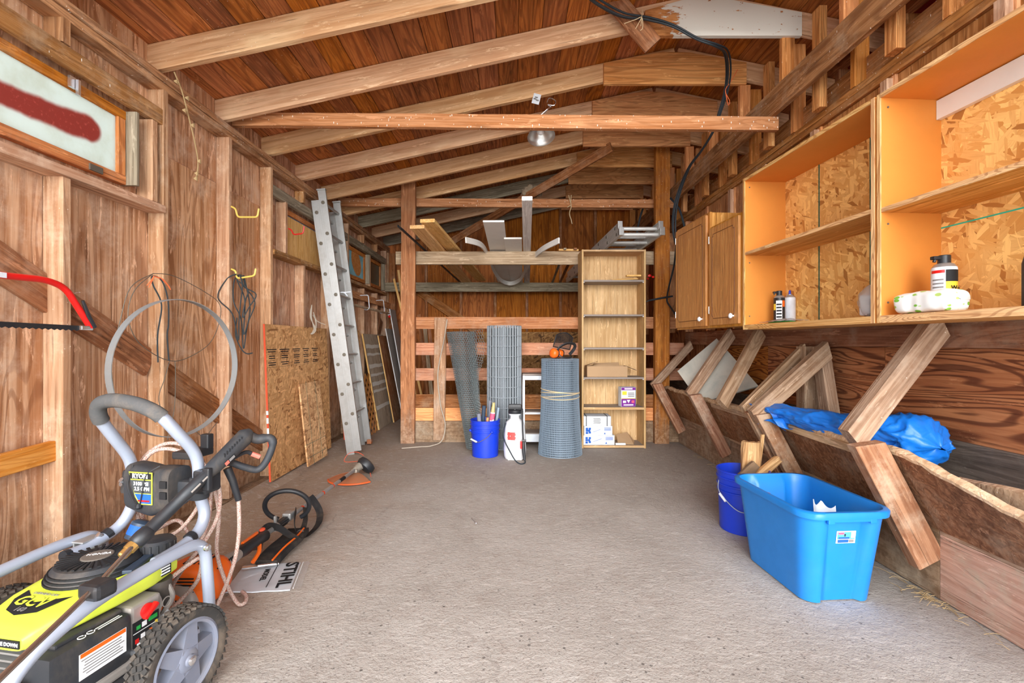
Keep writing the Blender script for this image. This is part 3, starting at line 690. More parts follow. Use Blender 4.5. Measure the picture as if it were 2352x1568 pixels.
for y in RY[1:]:
    board('upper_stud', (2.09, y + .12, 2.685), (2.09, y + .12, zraf(2.1) + .02), 0.089, 0.04, (1, 0, 0), M['stud_o'], wr)
    board('upper_stud', (2.02, y - .22, 2.685), (2.02, y - .22, zraf(2.0) + .02), 0.05, 0.08, (1, 0, 0), M['stud_o'] if int(y * 10) % 2 else M['gusset'], wr)
    board('upper_stud', (2.55, y + .3, 1.5), (2.55, y + .3, zraf(2.5) + .02), 0.1, 0.05, (1, 0, 0), M['post'], wr)
for a in range(6): board('outer_panel', (3.62, 0.2 + 1.22 * a, 1.5), (3.62, 1.41 + 1.22 * a, 1.5), 3.4, 0.016, (0, 0, 1), M['back_ply'], wr)
board('red_panel', (2.62, 1.9, 2.85), (2.62, 3.6, 2.85), 0.9, 0.016, (0, 0, 1), M['dark_red'], wr)
board('stringer', (2.3, 1.4, 3.3), (2.3, 7.4, 3.3), 0.14, 0.03, (0, 0, 1), M['gusset'], wr)

# ================================================================ wall cabinets on the right
C0, CU, CW = V(1.62, 2.06, 0), V(-0.0686, 0.9976, 0), V(0.9976, 0.0686, 0)
def CP(s, v, z): return C0 + CU * s + CW * v + V(0, 0, z)
def cb(name, s0, s1, v0, v1, z0, z1, ax, m, parent, ch=0.001):
    sm, vm, zm = (s0 + s1) / 2, (v0 + v1) / 2, (z0 + z1) / 2
    if ax == 's': return board(name, CP(s0, vm, zm), CP(s1, vm, zm), z1 - z0, v1 - v0, (0, 0, 1), m, parent, ch)
    if ax == 'v': return board(name, CP(sm, v0, zm), CP(sm, v1, zm), z1 - z0, s1 - s0, (0, 0, 1), m, parent, ch)
    return board(name, CP(sm, vm, z0), CP(sm, vm, z1), v1 - v0, s1 - s0, CW, m, parent, ch)
def open_cabinet(name, label, s0, s1, zs, lines):
    t = thing(name, label, 'cabinet', CP((s0 + s1) / 2, 0.15, 1.24), 'open shelf cabinets on the right wall'); z0, z1 = 1.238, 2.25; th = 0.02; e = 0.005
    for a in (s0, s1 - th):
        p = cb('side_panel', a, a + th, e, 0.30, z0, z1, 'z', M['mdf'], t); cb('edge_strip', a, a + th, 0, e, z0, z1, 'z', M['plyedge'], p)
    for nm, z in (('bottom_panel', z0), ('top_panel', z1 - th)):
        b = th + (0.012 if nm == 'bottom_panel' else 0)
        p = cb(nm, s0 + th, s1 - th, e, 0.30, z, z + b, 's', M['shelf_ply'] if nm == 'bottom_panel' else M['mdf'], t); cb('edge_strip', s0 + th, s1 - th, 0, e, z, z + b, 's', M['plyedge'], p)
    p = cb('shelf', s0 + th, s1 - th, 0.008, 0.285, zs, zs + th, 's', M['shelf_ply'], t); cb('edge_strip', s0 + th, s1 - th, 0.003, 0.008, zs, zs + th, 's', M['plyedge'], p)
    bk = cb('back_panel', s0 + th, s1 - th, 0.287, 0.299, z0 + .032, z1 - th, 's', M['osb_bright'], t)
    for k in lines:
        if k[0] == 'v': cb('chalk_line', k[1] - .004, k[1] + .004, 0.2855, 0.287, z0 + .032, z1 - th, 'z', M['dark_green'], bk, 0)
        else: cb('chalk_line', s0 + th, s1 - th, 0.2855, 0.287, k[1] - .003, k[1] + .003, 's', M['green_line'], bk, 0)
    for sv, zz in ((s1 - th - .001, z0 + .09), (s1 - th - .001, z1 - .06), (s1 - th - .001, zs - .05)):
        mb = MB(); mb.lathe([(0.005, 0), (0.004, 0.002)], CP(sv, .035, zz), -CU, 8); obj('screw', mb, M['wire'], t)
    return t
M['green_line'] = plain('turquoise_line', (60, 190, 160), 0.7)
open_cabinet('open_cabinet', 'open orange cabinet next to the closed brown doors, holding two small spray cans', 0.008, 1.05, 1.735, [('v', .35), ('v', .72)])
u2 = open_cabinet('open_cabinet', 'open orange cabinet with white board across its back, nearest the camera', -1.25, -0.004, 1.725, [('h', 1.66)])
cb('backing_cleat', -1.2, -0.026, 0.262, 0.286, 2.14, 2.225, 's', M['white_board'], u2)
def door_cabinet(label, s0, s1, z1):
    t = thing('door_cabinet', label, 'cabinet', CP((s0 + s1) / 2, .15, 1.265), 'closed cabinets on the right wall'); z0 = 1.265
    cb('carcass', s0, s1, 0.03, 0.30, z0 + .01, z1 - .004, 'z', M['shelf_ply'], t)
    cb('face_frame', s0, s1, 0.012, 0.03, z0, z1, 'z', M['cab'], t)
    d0, d1, y0, y1 = s0 + .028, s1 - .012, z0 + .018, z1 - .02
    d = cb('door', d0, d1, -0.008, 0.012, y0, y1, 'z', M['cab'], t, ch=.005)
    g = .05; k = .018
    mb = MB(); pts = [(d0 + g + k, y0 + g), (d1 - g - k, y0 + g), (d1 - g - k, y0 + g + k), (d1 - g, y0 + g + k), (d1 - g, y1 - g - k), (d1 - g - k, y1 - g - k), (d1 - g - k, y1 - g), (d0 + g + k, y1 - g), (d0 + g + k, y1 - g - k), (d0 + g, y1 - g - k), (d0 + g, y0 + g + k), (d0 + g + k, y0 + g + k)]
    mb.tube([CP(a, -.0085, b) for a, b in pts], 0.0022, 6, closed=True); obj('groove', mb, M['cab_dark'], d)
    mb = MB(); mb.lathe([(.006, 0), (.006, .012), (.014, .014), (.0185, .020), (.0185, .026), (.012, .033), (.001, .035)], CP(d0 + .062, -.008, y0 + .055), -CW, 20); obj('knob', mb, M['white'], d, smooth=True)
    for zz in (y0 + .09, y1 - .11):
        mb = MB(); mb.tube([CP(d1 + .002, -.006, zz), CP(d1 + .002, -.006, zz + .055)], .004, 8); mb.box(CP(d1 + .006, -.001, zz + .027), (.003, .012, .05)); obj('hinge', mb, M['steel'], d)
M['cab_dark'] = plain('routed_groove', (96, 54, 24), 0.6)
door_cabinet('shorter brown cabinet with one closed door and white knob, beside the orange open cabinet', 1.06, 1.51, 2.04)
door_cabinet('taller brown cabinet with closed door and white knob, nearest the black cable', 1.52, 2.12, 2.165)

# ---- things on the cabinet shelves
ZS = 1.2705
def can(name, label, c, r, h, body, cap, capkind, group=None):
    t = thing(name, label, 'spray can', c, group); c = Vector(c)
    mb = MB(); mb.lathe([(r * .93, 0), (r, .006), (r, h * .76), (r * .97, h * .785)], c, n=24); b = obj('body', mb, body, t, smooth=True)
    mb = MB(); mb.lathe([(r * .97, h * .785), (r * .75, h * .84), (r * .5, h * .86), (r * .48, h * .88)], c, n=24); obj('shoulder', mb, M['alu'], t, smooth=True)
    mb = MB()
    if capkind == 'trigger':
        mb.lathe([(r * .52, h * .86), (r * .52, h * .99), (r * .4, h)], c, n=16); mb.box(c + V(-r * .75, 0, h * .95), (r * .9, r * .5, h * .06), ch=.003); mb.tube([c + V(-r * .9, 0, h * .94), c + V(-r * 1.0, 0, h * .88)], r * .14, 8)
    else: mb.lathe([(r * .22, h * .88), (r * .22, h * .97), (r * .15, h)], c, n=12)
    obj('cap', mb, cap, t, smooth=True)
    return t, b
def label_patch(name, c, r, a0, a1, z0, z1, m, parent, k=10):
    "printed label wrapped on a can"
    mb = MB(); mb.grid(lambda u, v: Vector(c) + V(math.cos(a0 + (a1 - a0) * u) * r, math.sin(a0 + (a1 - a0) * u) * r, z0 + (z1 - z0) * v), k, 1); return obj(name, mb, m, parent, smooth=True)
PI = math.pi
c = V(1.72, 2.98, ZS); t, b = can('spray_can', 'black spray can with trigger cap at the far end of the cabinet', c, .033, .215, M['black'], M['black'], 'trigger')
label_patch('label', c, .0334, PI * 1.15, PI * 1.5, .03, .15, M['ink_white'], b); label_patch('label', c, .0335, PI * .95, PI * 1.13, .09, .13, M['yellow'], b); label_patch('label', c, .0335, PI * 1.52, PI * 1.7, .11, .15, M['orange'], b)
for k in range(5): label_patch('print', c, .0338, PI * 1.18, PI * 1.47, .04 + k * .02, .05 + k * .02, M['ink'], b, 6)
c = V(1.80, 3.00, ZS); t, b = can('spray_can', 'white and silver spray can with blue nozzle behind the black can', c, .033, .22, M['white_metal'], M['blue'], 'nozzle')
label_patch('label', c, .0334, PI * 1.1, PI * 1.9, .02, .155, M['box_white'], b)
c = V(1.752, 1.875, ZS); t, b = can('insect_spray', 'large white and yellow insect spray can with black trigger cap', c, .041, .235, M['box_white'], M['black'], 'trigger')
label_patch('label', c, .0413, PI * 1.30, PI * 1.78, .015, .125, M['yellow'], b); label_patch('label', c, .0415, PI * 1.30, PI * 1.78, .125, .172, M['ink'], b); label_patch('label', c, .0415, PI * .9, PI * 1.28, .16, .172, M['red'], b)
for k in range(7): label_patch('print', c, .0417, PI * .95, PI * 1.25, .04 + k * .015, .046 + k * .015, M['print_grey'], b, 6)

a = PI * 1.54; rr = .0425
text('lettering', 'Wa\nHo', M['ink'], b, c + V(math.cos(a) * rr, math.sin(a) * rr, .085), V(-math.sin(a), math.cos(a), 0), (0, 0, 1), .026)
# wipes packet
t = thing('wipes_packet', 'white soft pack of wipes with green leaf print, lying before the insect spray', 'packet', CP(-.20, .058, ZS))
def wf(u, v):
    a = 2 * PI * v; x = (u - .5) * .25; e = 1 - (max(0, abs(2 * u - 1) - .80) / .20) ** 2.2
    px, pz = math.cos(a), math.sin(a); px = math.copysign(abs(px) ** .38, px) * .052 * (1 - .9 * (1 - e) ** 2); pz = math.copysign(abs(pz) ** .42, pz) * .043 * (.04 + .96 * e)
    k = mnoise.noise((u * 6, v * 5, 1.3)) * .008
    return CP(-.19 + x, .062 + px + k, ZS + .045 + pz + (k if pz > 0 else 0))
mb = MB(); mb.grid(wf, 28, 24); pk = obj('film', mb, M['wipes'], t, smooth=True)
# dark bottle
c = CP(-.50, .16, ZS)
t = thing('oil_bottle', 'black plastic bottle with red cap at the near end of the shelf', 'bottle', c)
mb = MB(); mb.lathe([(.05, 0), (.055, .008), (.055, .155), (.048, .185), (.022, .212), (.017, .225)], c, n=28); obj('body', mb, M['black_dusty'], t, smooth=True)
mb = MB(); mb.lathe([(.021, .222), (.021, .25), (.018, .253)], c, n=20); obj('cap', mb, M['red'], t, smooth=True)
# plastic bag with grey bottle
c = CP(.14, .11, ZS)
t = thing('bagged_bottle', 'crumpled clear plastic bag with a dark grey bottle inside', 'bag', c)
def bf(u, v):
    a = 2 * PI * u; r = .058 * (math.sin(PI * min(1, max(0.02, v * .96 + .03))) ** .35) * (1 + .28 * mnoise.noise((math.cos(a) * 1.6, math.sin(a) * 1.6, v * 4)))
    return c + V(math.cos(a) * r * .9, math.sin(a) * r * 1.05, v * .155 + .002)
mb = MB(); mb.grid(bf, 24, 12); obj('plastic_bag', mb, M['clear'], t, smooth=True)
mb = MB(); mb.lathe([(.026, 0), (.03, .01), (.03, .08), (.014, .105), (.014, .12)], c + V(.004, -.008, .004), n=16); obj('bottle', mb, M['black_dusty'], t, smooth=True)
mb = MB(); mb.box(c + V(-.025, .01, .06), (.03, .05, .1), ch=.01); obj('paper_insert', mb, M['box_white'], t)
# green flat packet
c = CP(.80, .11, ZS)
t = thing('cable_tie_packet', 'flat clear packet of green ties lying before the spray cans', 'packet', c)
mb = MB(); mb.grid(lambda u, v: c + V((v - .5) * .11, (u - .5) * .34, .013 + .016 * math.sin(u * PI) * math.sin(v * PI) + .006 * mnoise.noise((u * 5, v * 5, 0))), 16, 8, t=.0015); obj('sleeve', mb, M['clear'], t, smooth=True)
for k in range(5):
    mb = MB(); mb.tube([c + V(-.03 + k * .014, -.13 + .01 * k, .008), c + V(-.035 + k * .016, 0, .010), c + V(-.02 + k * .008, .12, .008)], .0035, 6); obj('green_tie', mb, M['green'], t)

# ================================================================ hay manger along the right partition
mg = thing('hay_manger', 'long wooden hay manger with angled struts along the right wall', 'manger', (1.9, 3.1, 0))
LY = [2.09, 2.96, 3.07, 4.06, 5.13]
for k, y in enumerate(LY):
    board('leg', (1.875, y, 0.165), (1.598, y, 0.695), 0.13 if k == 0 else 0.095, 0.06 if k not in (1, 2) else 0.05, (1, 0, 0.5), M['manger_leg'], mg, rag=.003, cut1=-.35)
for p0, p1, w, t_ in (((1.575, 2.155, .70), (1.985, 2.155, 1.235), .108, .07), ((1.56, 3.0, .668), (2.02, 2.965, 1.105), .10, .06), ((1.56, 3.13, .69), (2.02, 3.2, 1.105), .07, .05), ((1.61, 3.56, .675), (2.0, 3.73, 1.235), .09, .06), ((1.575, 4.13, .675), (1.985, 4.19, 1.235), .09, .055), ((1.565, 5.185, .655), (1.99, 5.15, 1.13), .08, .05)):
    board('brace', p0, p1, w, t_, (-.6, 0, .45), M['manger'], mg, rag=.003, cut0=.25, cut1=.5)
segs = [(0.9, 2.06), (2.065, 3.02), (3.025, 4.06), (4.065, 5.3)]
for k, (a, b) in enumerate(segs):
    board('kick_board', (1.925, a, .152), (1.925, b, .152), .296, .035, (0, 0, 1), M['kick_pink'] if k == 0 else M['kick'], mg, rag=.004)
    board('ledge', (1.955, a, .305), (1.955, b, .305), .10, .02, (1, 0, 0), M['manger'], mg, rag=.003)
def lipz(y): return .635 + .035 * mnoise.noise((y * 1.7, 3, 0)) + .018 * mnoise.noise((y * 5, 9, 0)) - (.10 * max(0, min(1, (1.95 - y) / .3)) if y < 1.95 else 0)
for k, (a, b) in enumerate([(0.9, 2.06), (2.06, 3.02), (3.02, 4.06), (4.06, 5.28)]):
    def fp(u, v, off=0.0, a=a, b=b):
        y = a + (b - a) * u; z1 = lipz(y); z = .31 + (z1 - .31) * v; x = 1.912 - (z - .30) * .57
        return V(x + off, y, z)
    mb = MB(); mb.grid(lambda u, v: fp(1 - u, v), 30, 3, t=.035)
    o = obj('front_board', mb, M['manger_red2'], mg, Matrix.Identity(4)); 
    path = [fp(u / 30, 1) + V(.012, 0, .008 + .01 * mnoise.noise((u * .7, k, 5))) for u in range(31)]
    mb = MB(); mb.tube(path, [.02 + .008 * mnoise.noise((u * .9, k * 7, 2)) for u in range(31)], 8); obj('gnawed_lip', mb, M['manger_pale'], mg, smooth=True)
board('lip_rail', (1.745, 2.17, .625), (1.745, 2.93, .635), .085, .04, (1, 0, .3), M['manger_pale'], mg, rag=.006)
board('lip_rail', (1.765, 3.14, .63), (1.765, 4.02, .62), .085, .04, (1, 0, .3), M['manger'], mg, rag=.004)
mb = MB()
def lp2(u, v):
    y = .9 + 1.05 * u; z = .36 + (.60 + .07 * mnoise.noise((y * 2.6, 21, 0)) - .05 * abs(y - 1.5) - .36) * v; return V(1.93 - (z - .3) * .25, y, z)
mb.grid(lambda u, v: lp2(1 - u, v), 30, 3, t=.03); obj('inner_board', mb, M['manger_pale'], mg, Matrix.Identity(4))
board('trough_floor', (2.02, .9, .30), (2.02, 5.28, .30), .2, .02, (1, 0, 0), M['manger_black'], mg)
board('post', (2.035, 3.17, .3), (2.035, 3.17, 1.125), .10, .12, (0, 1, 0), M['manger'], mg)
board('post', (2.03, 2.86, .3), (2.03, 3.05, 1.125), .09, .07, (0, 1, 0), M['manger'], mg)
for k, (y, z) in enumerate(((2.35, .5), (2.62, .45))):
    pass
# pale panel leaning in the manger
A, B, Cc = at(1556, 852, 4.50), at(1646, 777, 4.36), at(1742, 886, 3.86); D = A + (Cc - B) * .66
nn = (B - A).cross(D - A).normalized()
mb = MB(); mb.prism([A, B, Cc, D], nn, .018)
o = obj('leaning_panel', mb, M['chalky'], None); tag(o, 'whitish grey panel leaning diagonally inside the manger', 'board')
# tarp
cen = spline([(1.655, 3.06, .70), (1.70, 2.86, .715), (1.765, 2.62, .70), (1.83, 2.40, .69), (1.89, 2.22, .695), (1.93, 2.08, .675)], 6)
def tf(u, v):
    i = min(u * (len(cen) - 1), len(cen) - 1.001); k = int(i); p = cen[k].lerp(cen[k + 1], i - k); a = 2 * PI * v
    r = (.030 + .055 * math.sin(PI * min(1, u * .62 + .05)) + .040 * math.exp(-((u - .84) / .14) ** 2)) * min(1, ((1 - u) / .10 + .02)) ** .6 * min(1, (u / .04 + .25))
    q = V(math.cos(a), 0, math.sin(a) * .8)
    s1 = mnoise.noise((u * 6 + math.cos(a) * .9, math.sin(a) * 1.6, u * 3)); s2 = mnoise.noise((u * 15 + 3 * math.cos(a), math.sin(a) * 3.4, 4.2)); s3 = mnoise.noise((u * 34, math.cos(a) * 5, math.sin(a) * 5))
    w = 1 + .42 * (.35 - abs(s1)) * 1.4 + .26 * (.3 - abs(s2)) + .10 * (.3 - abs(s3))
    return p + q * r * w + V(0, math.sin(a * 2) * .01 + .03 * (1 if u > .95 else 0) * math.cos(a * 3) * .3, 0)
mb = MB(); mb.grid(tf, 150, 72)
for j, (x0, y0, z0, w_, h_) in enumerate(((1.585, 3.12, .735, .10, .16), (1.60, 3.05, .745, .11, .17), (1.62, 2.96, .745, .10, .15))):
    mb.grid(lambda u, v: V(x0 + w_ * u + .012 * math.sin(v * 11 + j), y0 - h_ * v + .02 * math.sin(u * 5 + j), z0 - .10 * v - .035 * u * u + .014 * math.sin(v * 12 + u * 4 + j * 2)), 14, 18, t=.002)
o = obj('tarp', mb, M['tarp'], None, smooth=75); tag(o, 'crumpled blue tarp bundled along the manger', 'tarp')

# ================================================================ blue tote
def rrect(hx, hy, r, k=6):
    out = []
    for cx, cy, a0 in ((hx - r, -hy + r, -PI / 2), (hx - r, hy - r, 0), (-hx + r, hy - r, PI / 2), (-hx + r, -hy + r, PI)):
        for j in range(k + 1): a = a0 + PI / 2 * j / k; out.append((cx + r * math.cos(a), cy + r * math.sin(a)))
    return out
TM = Matrix.Translation((1.43, 2.27, 0)) @ Matrix.Rotation(math.radians(4), 4, 'Z')
tt = thing('storage_tote', 'large open light blue plastic storage tote on the concrete floor', 'tote', (1.43, 2.27, 0))
def ring(hx, hy, r, z, dent=0.0, sub=8):
    P = rrect(hx, hy, r); Q = []
    for i in range(len(P)):
        a, b = P[i], P[(i + 1) % len(P)]; L = math.hypot(b[0] - a[0], b[1] - a[1]); m = sub * 3 if L > .05 else 1
        for j in range(m): Q.append((a[0] + (b[0] - a[0]) * j / m, a[1] + (b[1] - a[1]) * j / m))
    out = []
    for x, y in Q:
        if dent:
            k = max(0, min(1, (.098 - abs(x)) / .022)); k = k * k * (3 - 2 * k)
            if y < -hy * .8: y += dent * k
            if y > hy * .8: y -= dent * k
        out.append((x, y, z))
    return out
mb = MB(); H = .425
rings = [ring(.15, .225, .06, .008, .022), ring(.155, .23, .065, .0, .022) and ring(.158, .235, .065, .006, .022), ring(.192, .283, .075, .375, .026), ring(.193, .284, .075, .388, .004), ring(.196, .287, .075, .395, 0), ring(.213, .304, .085, .396, 0), ring(.215, .306, .085, H - .006, 0), ring(.210, .301, .083, H, 0), ring(.194, .285, .075, H, 0), ring(.189, .281, .073, H - .01, .0), ring(.186, .277, .072, .38, .026), ring(.152, .228, .062, .014, .022)]
nr = len(rings[0]); vs = [p for r in rings for p in r]; fs = []
for i in range(len(rings) - 1):
    for k in range(nr): l = (k + 1) % nr; fs.append((i * nr + k, i * nr + l, (i + 1) * nr + l, (i + 1) * nr + k))
fs.append(tuple(range(nr - 1, -1, -1))); fs.append(tuple((len(rings) - 1) * nr + k for k in range(nr)))
mb.add(vs, fs); tub = obj('tub', mb, M['tote'], tt, TM, smooth=50)
for sg in (-1, 1):
    mb = MB(); mb.box((-.095, sg * .296, H - .034), (.03, .016, .03), ch=.004); mb.box((.095, sg * .296, H - .034), (.03, .016, .03), ch=.004); mb.box((0, sg * .2975, H - .03), (.17, .012, .022), ch=.003)
    obj('grip_rim', mb, M['tote'], tt, TM)
mb = MB(); mb.box((0, .262, .33), (.075, .02, .09), ch=.008); mb.box((0, .262, .30), (.10, .02, .04), ch=.008); obj('grip_recess', mb, M['tote'], tt, TM)
ty = -.2665; tilt = Matrix.Rotation(math.atan2(.048, .37), 4, 'X')
LMx = TM @ Matrix.Translation((.01, ty + .0155, .30)) @ tilt
mb = MB(); mb.box((0, 0, 0), (.088, .0016, .056)); lb = obj('sticker', mb, M['ink_white'], tt, LMx)
for c, d, m in (((0, -.0012, .008), (.08, .001, .032), 'tote_pic'), ((-.012, -.0012, -.018), (.05, .001, .014), 'box_print'), ((.026, -.0012, -.018), (.022, .001, .013), 'print_grey'), ((-.024, -.0018, .018), (.026, .001, .009), 'pinkish'), ((-.006, -.0018, .010), (.006, .001, .012), 'ink'), ((.030, -.0018, .010), (.016, .001, .026), 'box_white'), ((-.01, -.0018, -.003), (.05, .001, .008), 'box_print')):
    mb = MB(); mb.box(c, d); obj('print', mb, M[m], lb, LMx)
# things in the tote
def TP(x, y, z): return TM @ V(x, y, z)
t = thing('orange_canister', 'orange lidded canister inside the blue tote', 'canister', TP(-.085, .185, .014))
mb = MB(); mb.lathe([(.03, 0), (.032, .005), (.032, .3), (.03, .31)], TP(-.085, .185, .014), n=20); obj('body', mb, M['box_white'], t, smooth=True)
mb = MB(); mb.lathe([(.034, .3), (.034, .335), (.031, .34)], TP(-.085, .185, .014), n=20); obj('lid', mb, M['orange'], t, smooth=True)
mb = MB(); mb.grid(lambda u, v: TP(-.05 + .08 * u, .13 + .04 * u, .016 + .29 * v * (1 - .2 * u) + .006 * math.sin(u * 9)), 10, 10, t=.002)
tag(obj('seed_packet', mb, M['packet_green'], None, smooth=True), 'green and white paper packet inside the blue tote', 'packet')
mb = MB(); mb.grid(lambda u, v: TP(.03 + .10 * u, -.06 + .02 * math.sin(u * 4) + .03 * v, .016 + (.375 - .03 * abs(math.sin(u * 6.0)) - .02 * u) * v), 16, 12, t=.003)
tag(obj('paper_bag', mb, M['box_white'], None, smooth=True), 'torn white paper bag sticking up in the blue tote', 'bag')

# ================================================================ buckets
def bucket(label, c, group):
    t = thing('bucket', label, 'bucket', c, group); c = Vector(c); H = .37
    pr = [(.128, 0), (.132, .004), (.141, .235), (.148, .238), (.148, .246), (.1425, .249), (.144, .275), (.150, .278), (.150, .286), (.145, .289), (.146, .318), (.1525, .321), (.1525, .329), (.147, .332), (.148, H - .012), (.153, H - .01), (.153, H - .002), (.149, H), (.144, H), (.140, H - .01), (.127, .006)]
    mb = MB(); mb.lathe(pr, c, n=48); obj('pail', mb, M['blue'], t, smooth=35)
    return t
b1c = onz(1114, 1052) ; b1c = V(-.283, 4.72, 0)
t = bucket('blue five gallon bucket holding caulk tubes, beside the sprayer', b1c, 'blue buckets')
hp = [b1c + V(math.cos(a) * .156, math.sin(a) * .156, .0) for a in (PI * 1.62, )]
pa, pb = b1c + V(.075, -.134, .262), b1c + V(-.148, -.035, .262)
hand = spline([pa, b1c + V(.03, -.155, .215), b1c + V(-.05, -.162, .17), b1c + V(-.105, -.125, .165), b1c + V(-.14, -.08, .20), pb], 6)
mb = MB(); mb.tube(hand, .0028, 6); h = obj('handle', mb, M['wire'], t, smooth=True)
mb = MB(); mb.tube([b1c + V(-.075, -.15, .168), b1c + V(-.135, -.115, .19)], .009, 10); obj('grip', mb, M['box_white'], h, smooth=True)
for p in (pa, pb): mb = MB(); mb.ball(p, .014, 10); obj('lug', mb, M['blue'], t, smooth=True)
def rod(name, label, cat, a, b, r, m, tip=None, grp=None):
    a, b = Vector(a), Vector(b); t = thing(name, label, cat, a, grp)
    mb = MB(); mb.tube([a, b], r, 14); obj('tube', mb, m, t, smooth=True)
    if tip:
        d = (b - a).normalized(); mb = MB(); mb.lathe([(r * .95, 0), (r * .95, .012), (tip[1], .016), (tip[1] * .7, tip[2])], b, d, 12); obj('tip', mb, M[tip[0]], t, smooth=True)
B = b1c
rod('caulk_tube', 'pale grey pipe leaning at the left rim inside the blue bucket', 'tube', B + V(-.03, -.04, .012), B + V(-.06, -.085, .44), .021, M['grey_plastic'])
rod('caulk_tube', 'dark blue tube leaning highest left of the white caulk tube', 'tube', B + V(-.05, .03, .012), B + V(-.01, -.02, .51), .02, M['tube_blue'])
rod('caulk_tube', 'slim grey tube standing tallest at the middle of the blue bucket', 'tube', B + V(.02, .05, .012), B + V(.05, .02, .56), .014, M['grey_plastic'])
rod('caulk_tube', 'white and pink caulk tube with clear top in the blue bucket', 'tube', B + V(.03, -.02, .012), B + V(.08, -.06, .45), .024, M['box_white'], ('amber', .02, .10))
rod('caulk_tube', 'grey ribbed tube leaning right over the blue bucket rim', 'tube', B + V(.06, .05, .012), B + V(.135, .03, .485), .017, M['galv_blue'])
rod('paint_brush', 'brown wooden brush handle inside the blue bucket', 'brush', B + V(0, -.05, .012), B + V(.03, -.09, .40), .013, M['rail_new'])
mb = MB(); mb.tube([B + V(.07, -.052, .37), B + V(.08, -.06, .44)], .0247, 14); tag(obj('caulk_band', mb, M['pinkish'], bpy.data.objects['caulk_tube.003']), '', '')
o = bpy.data.objects['caulk_band']; del o['label']; del o['category']
b2c = V(1.425, 2.86, 0)
t = bucket('blue bucket with split firewood behind the light blue tote', b2c, 'blue buckets')
mb = MB(); mb.tube(spline([b2c + V(-.15, .0, .30), b2c + V(-.165, -.05, .24), b2c + V(-.10, -.14, .16), b2c + V(0, -.165, .16), b2c + V(.1, -.13, .2)], 6), .0028, 6); h = obj('handle', mb, M['galv'], t, smooth=True)
mb = MB(); mb.tube([b2c + V(-.168, -.055, .235), b2c + V(-.15, -.095, .20)], .008, 10); obj('grip', mb, M['box_white'], h, smooth=True)
def chunk(label, p0, p1, w, t_, up, m):
    M4 = frame(p0, p1, up); L = (Vector(p1) - Vector(p0)).length
    def f(u, v):
        a = 2 * PI * v; x = (u - .5) * L; k = 1 + .25 * mnoise.noise((u * 2.3 + w * 50, math.cos(a) * 1.3, math.sin(a) * 1.3)); e = .92 if u in (0, 1) else 1
        cx, sy = math.cos(a), math.sin(a)
        return V(x + .01 * mnoise.noise((a * 3, u * 3, 7)), t_ / 2 * math.copysign(abs(cx) ** .6, cx) * k * e, w / 2 * math.copysign(abs(sy) ** .6, sy) * k * e)
    mb = MB(); mb.grid(f, 10, 14); b = len(mb.v)
    n = 15; mb.f.append(tuple(range(n - 2, -1, -1))); mb.m.append(0); mb.f.append(tuple(10 * n + k for k in range(n - 1))); mb.m.append(0)
    return tag(obj('firewood', mb, m, None, M4), label, 'firewood', 'split firewood in the blue bucket')
W = b2c
chunk('broad upright split log standing tallest but one in the blue bucket', W + V(.04, .02, .05), W + V(.07, .03, .53), .11, .07, (1, 0, 0), M['bark'])
chunk('thin upright kindling stick beside the broad split log', W + V(.09, .05, .05), W + V(.155, .06, .57), .022, .02, (1, 0, 0), M['bark'])
chunk('split log leaning right over the bucket rim', W + V(-.05, -.06, .25), W + V(.22, .0, .43), .05, .05, (0, 0, 1), M['bark'])
chunk('dark ragged bark piece at the front of the firewood', W + V(-.09, -.05, .28), W + V(.05, -.06, .415), .04, .06, (0, 1, 0), M['barkdark'])

# ================================================================ straw litter at the foot of the manger
mb = MB()
for k in range(110):
    y = random.choice((random.gauss(2.08, .07), random.uniform(1.3, 5.0))); x = 1.885 - abs(random.gauss(0, .035)); a = random.uniform(0, PI); L = random.uniform(.015, .05); z = .004 + random.random() * .012
    mb.tube([(x - math.cos(a) * L, y - math.sin(a) * L, z), (x, y, z + random.uniform(0, .008)), (x + math.cos(a) * L * .8, y + math.sin(a) * L, z)], .0010, 3, cap=False)
stuff(tag(obj('straw_litter', mb, M['straw'], None), 'loose straw litter along the foot of the manger', 'straw'))

# ================================================================ stall partition
sp_ = thing('stall_partition', 'slatted wooden stall partition with two rough posts across the barn', 'partition', (0.2, 5.35, 0))
board('post', (-1.205, 5.30, 0), (-1.195, 5.30, 3.14), .16, .06, (1, 0, 0), M['post'], sp_, rag=.003)
board('post', (1.70, 5.29, 0), (1.71, 5.29, 3.46), .165, .07, (1, 0, 0), M['post2'], sp_, rag=.002)
for z0, z1, m in ((1.312, 1.449, 'rail_red'), (1.008, 1.15, 'rail_red'), (.714, .856, 'rail_red'), (.402, .552, 'manger_red'), (.248, .398, 'rail_new'), (0, .244, 'kick')):
    board('rail', (-1.28, 5.36, (z0 + z1) / 2), (1.98, 5.36, (z0 + z1) / 2), z1 - z0, .035, (0, 0, 1), M[m], sp_, rag=.002)
board('loft_rail', (-1.365, 5.395, 2.138), (1.95, 5.395, 2.138), .152, .042, (0, 0, 1), M['grey_wood'], sp_, rag=.002)
o = board('loose_plank', (-.85, 5.315, 0.03), (-.835, 5.325, 1.44), .135, .025, (1, 0, 0), M['post_grey'], None, rag=.003); tag(o, 'grey upright plank leaning on the stall rails near its left post', 'plank')
mb = MB(); mb.tube(spline([(-.755, 5.30, 1.42), (-.79, 5.29, 1.18), (-.86, 5.29, .80), (-.83, 5.285, .45), (-.775, 5.28, .22), (-.80, 5.2, .05), (-.90, 5.1, .012), (-1.02, 5.05, .012), (-1.2, 4.98, .012)], 8), [.006] * 65, 6)
tag(obj('rope', mb, M['twine_grey'], None, smooth=True), 'frayed grey rope trailing from the upright plank onto the floor', 'rope')

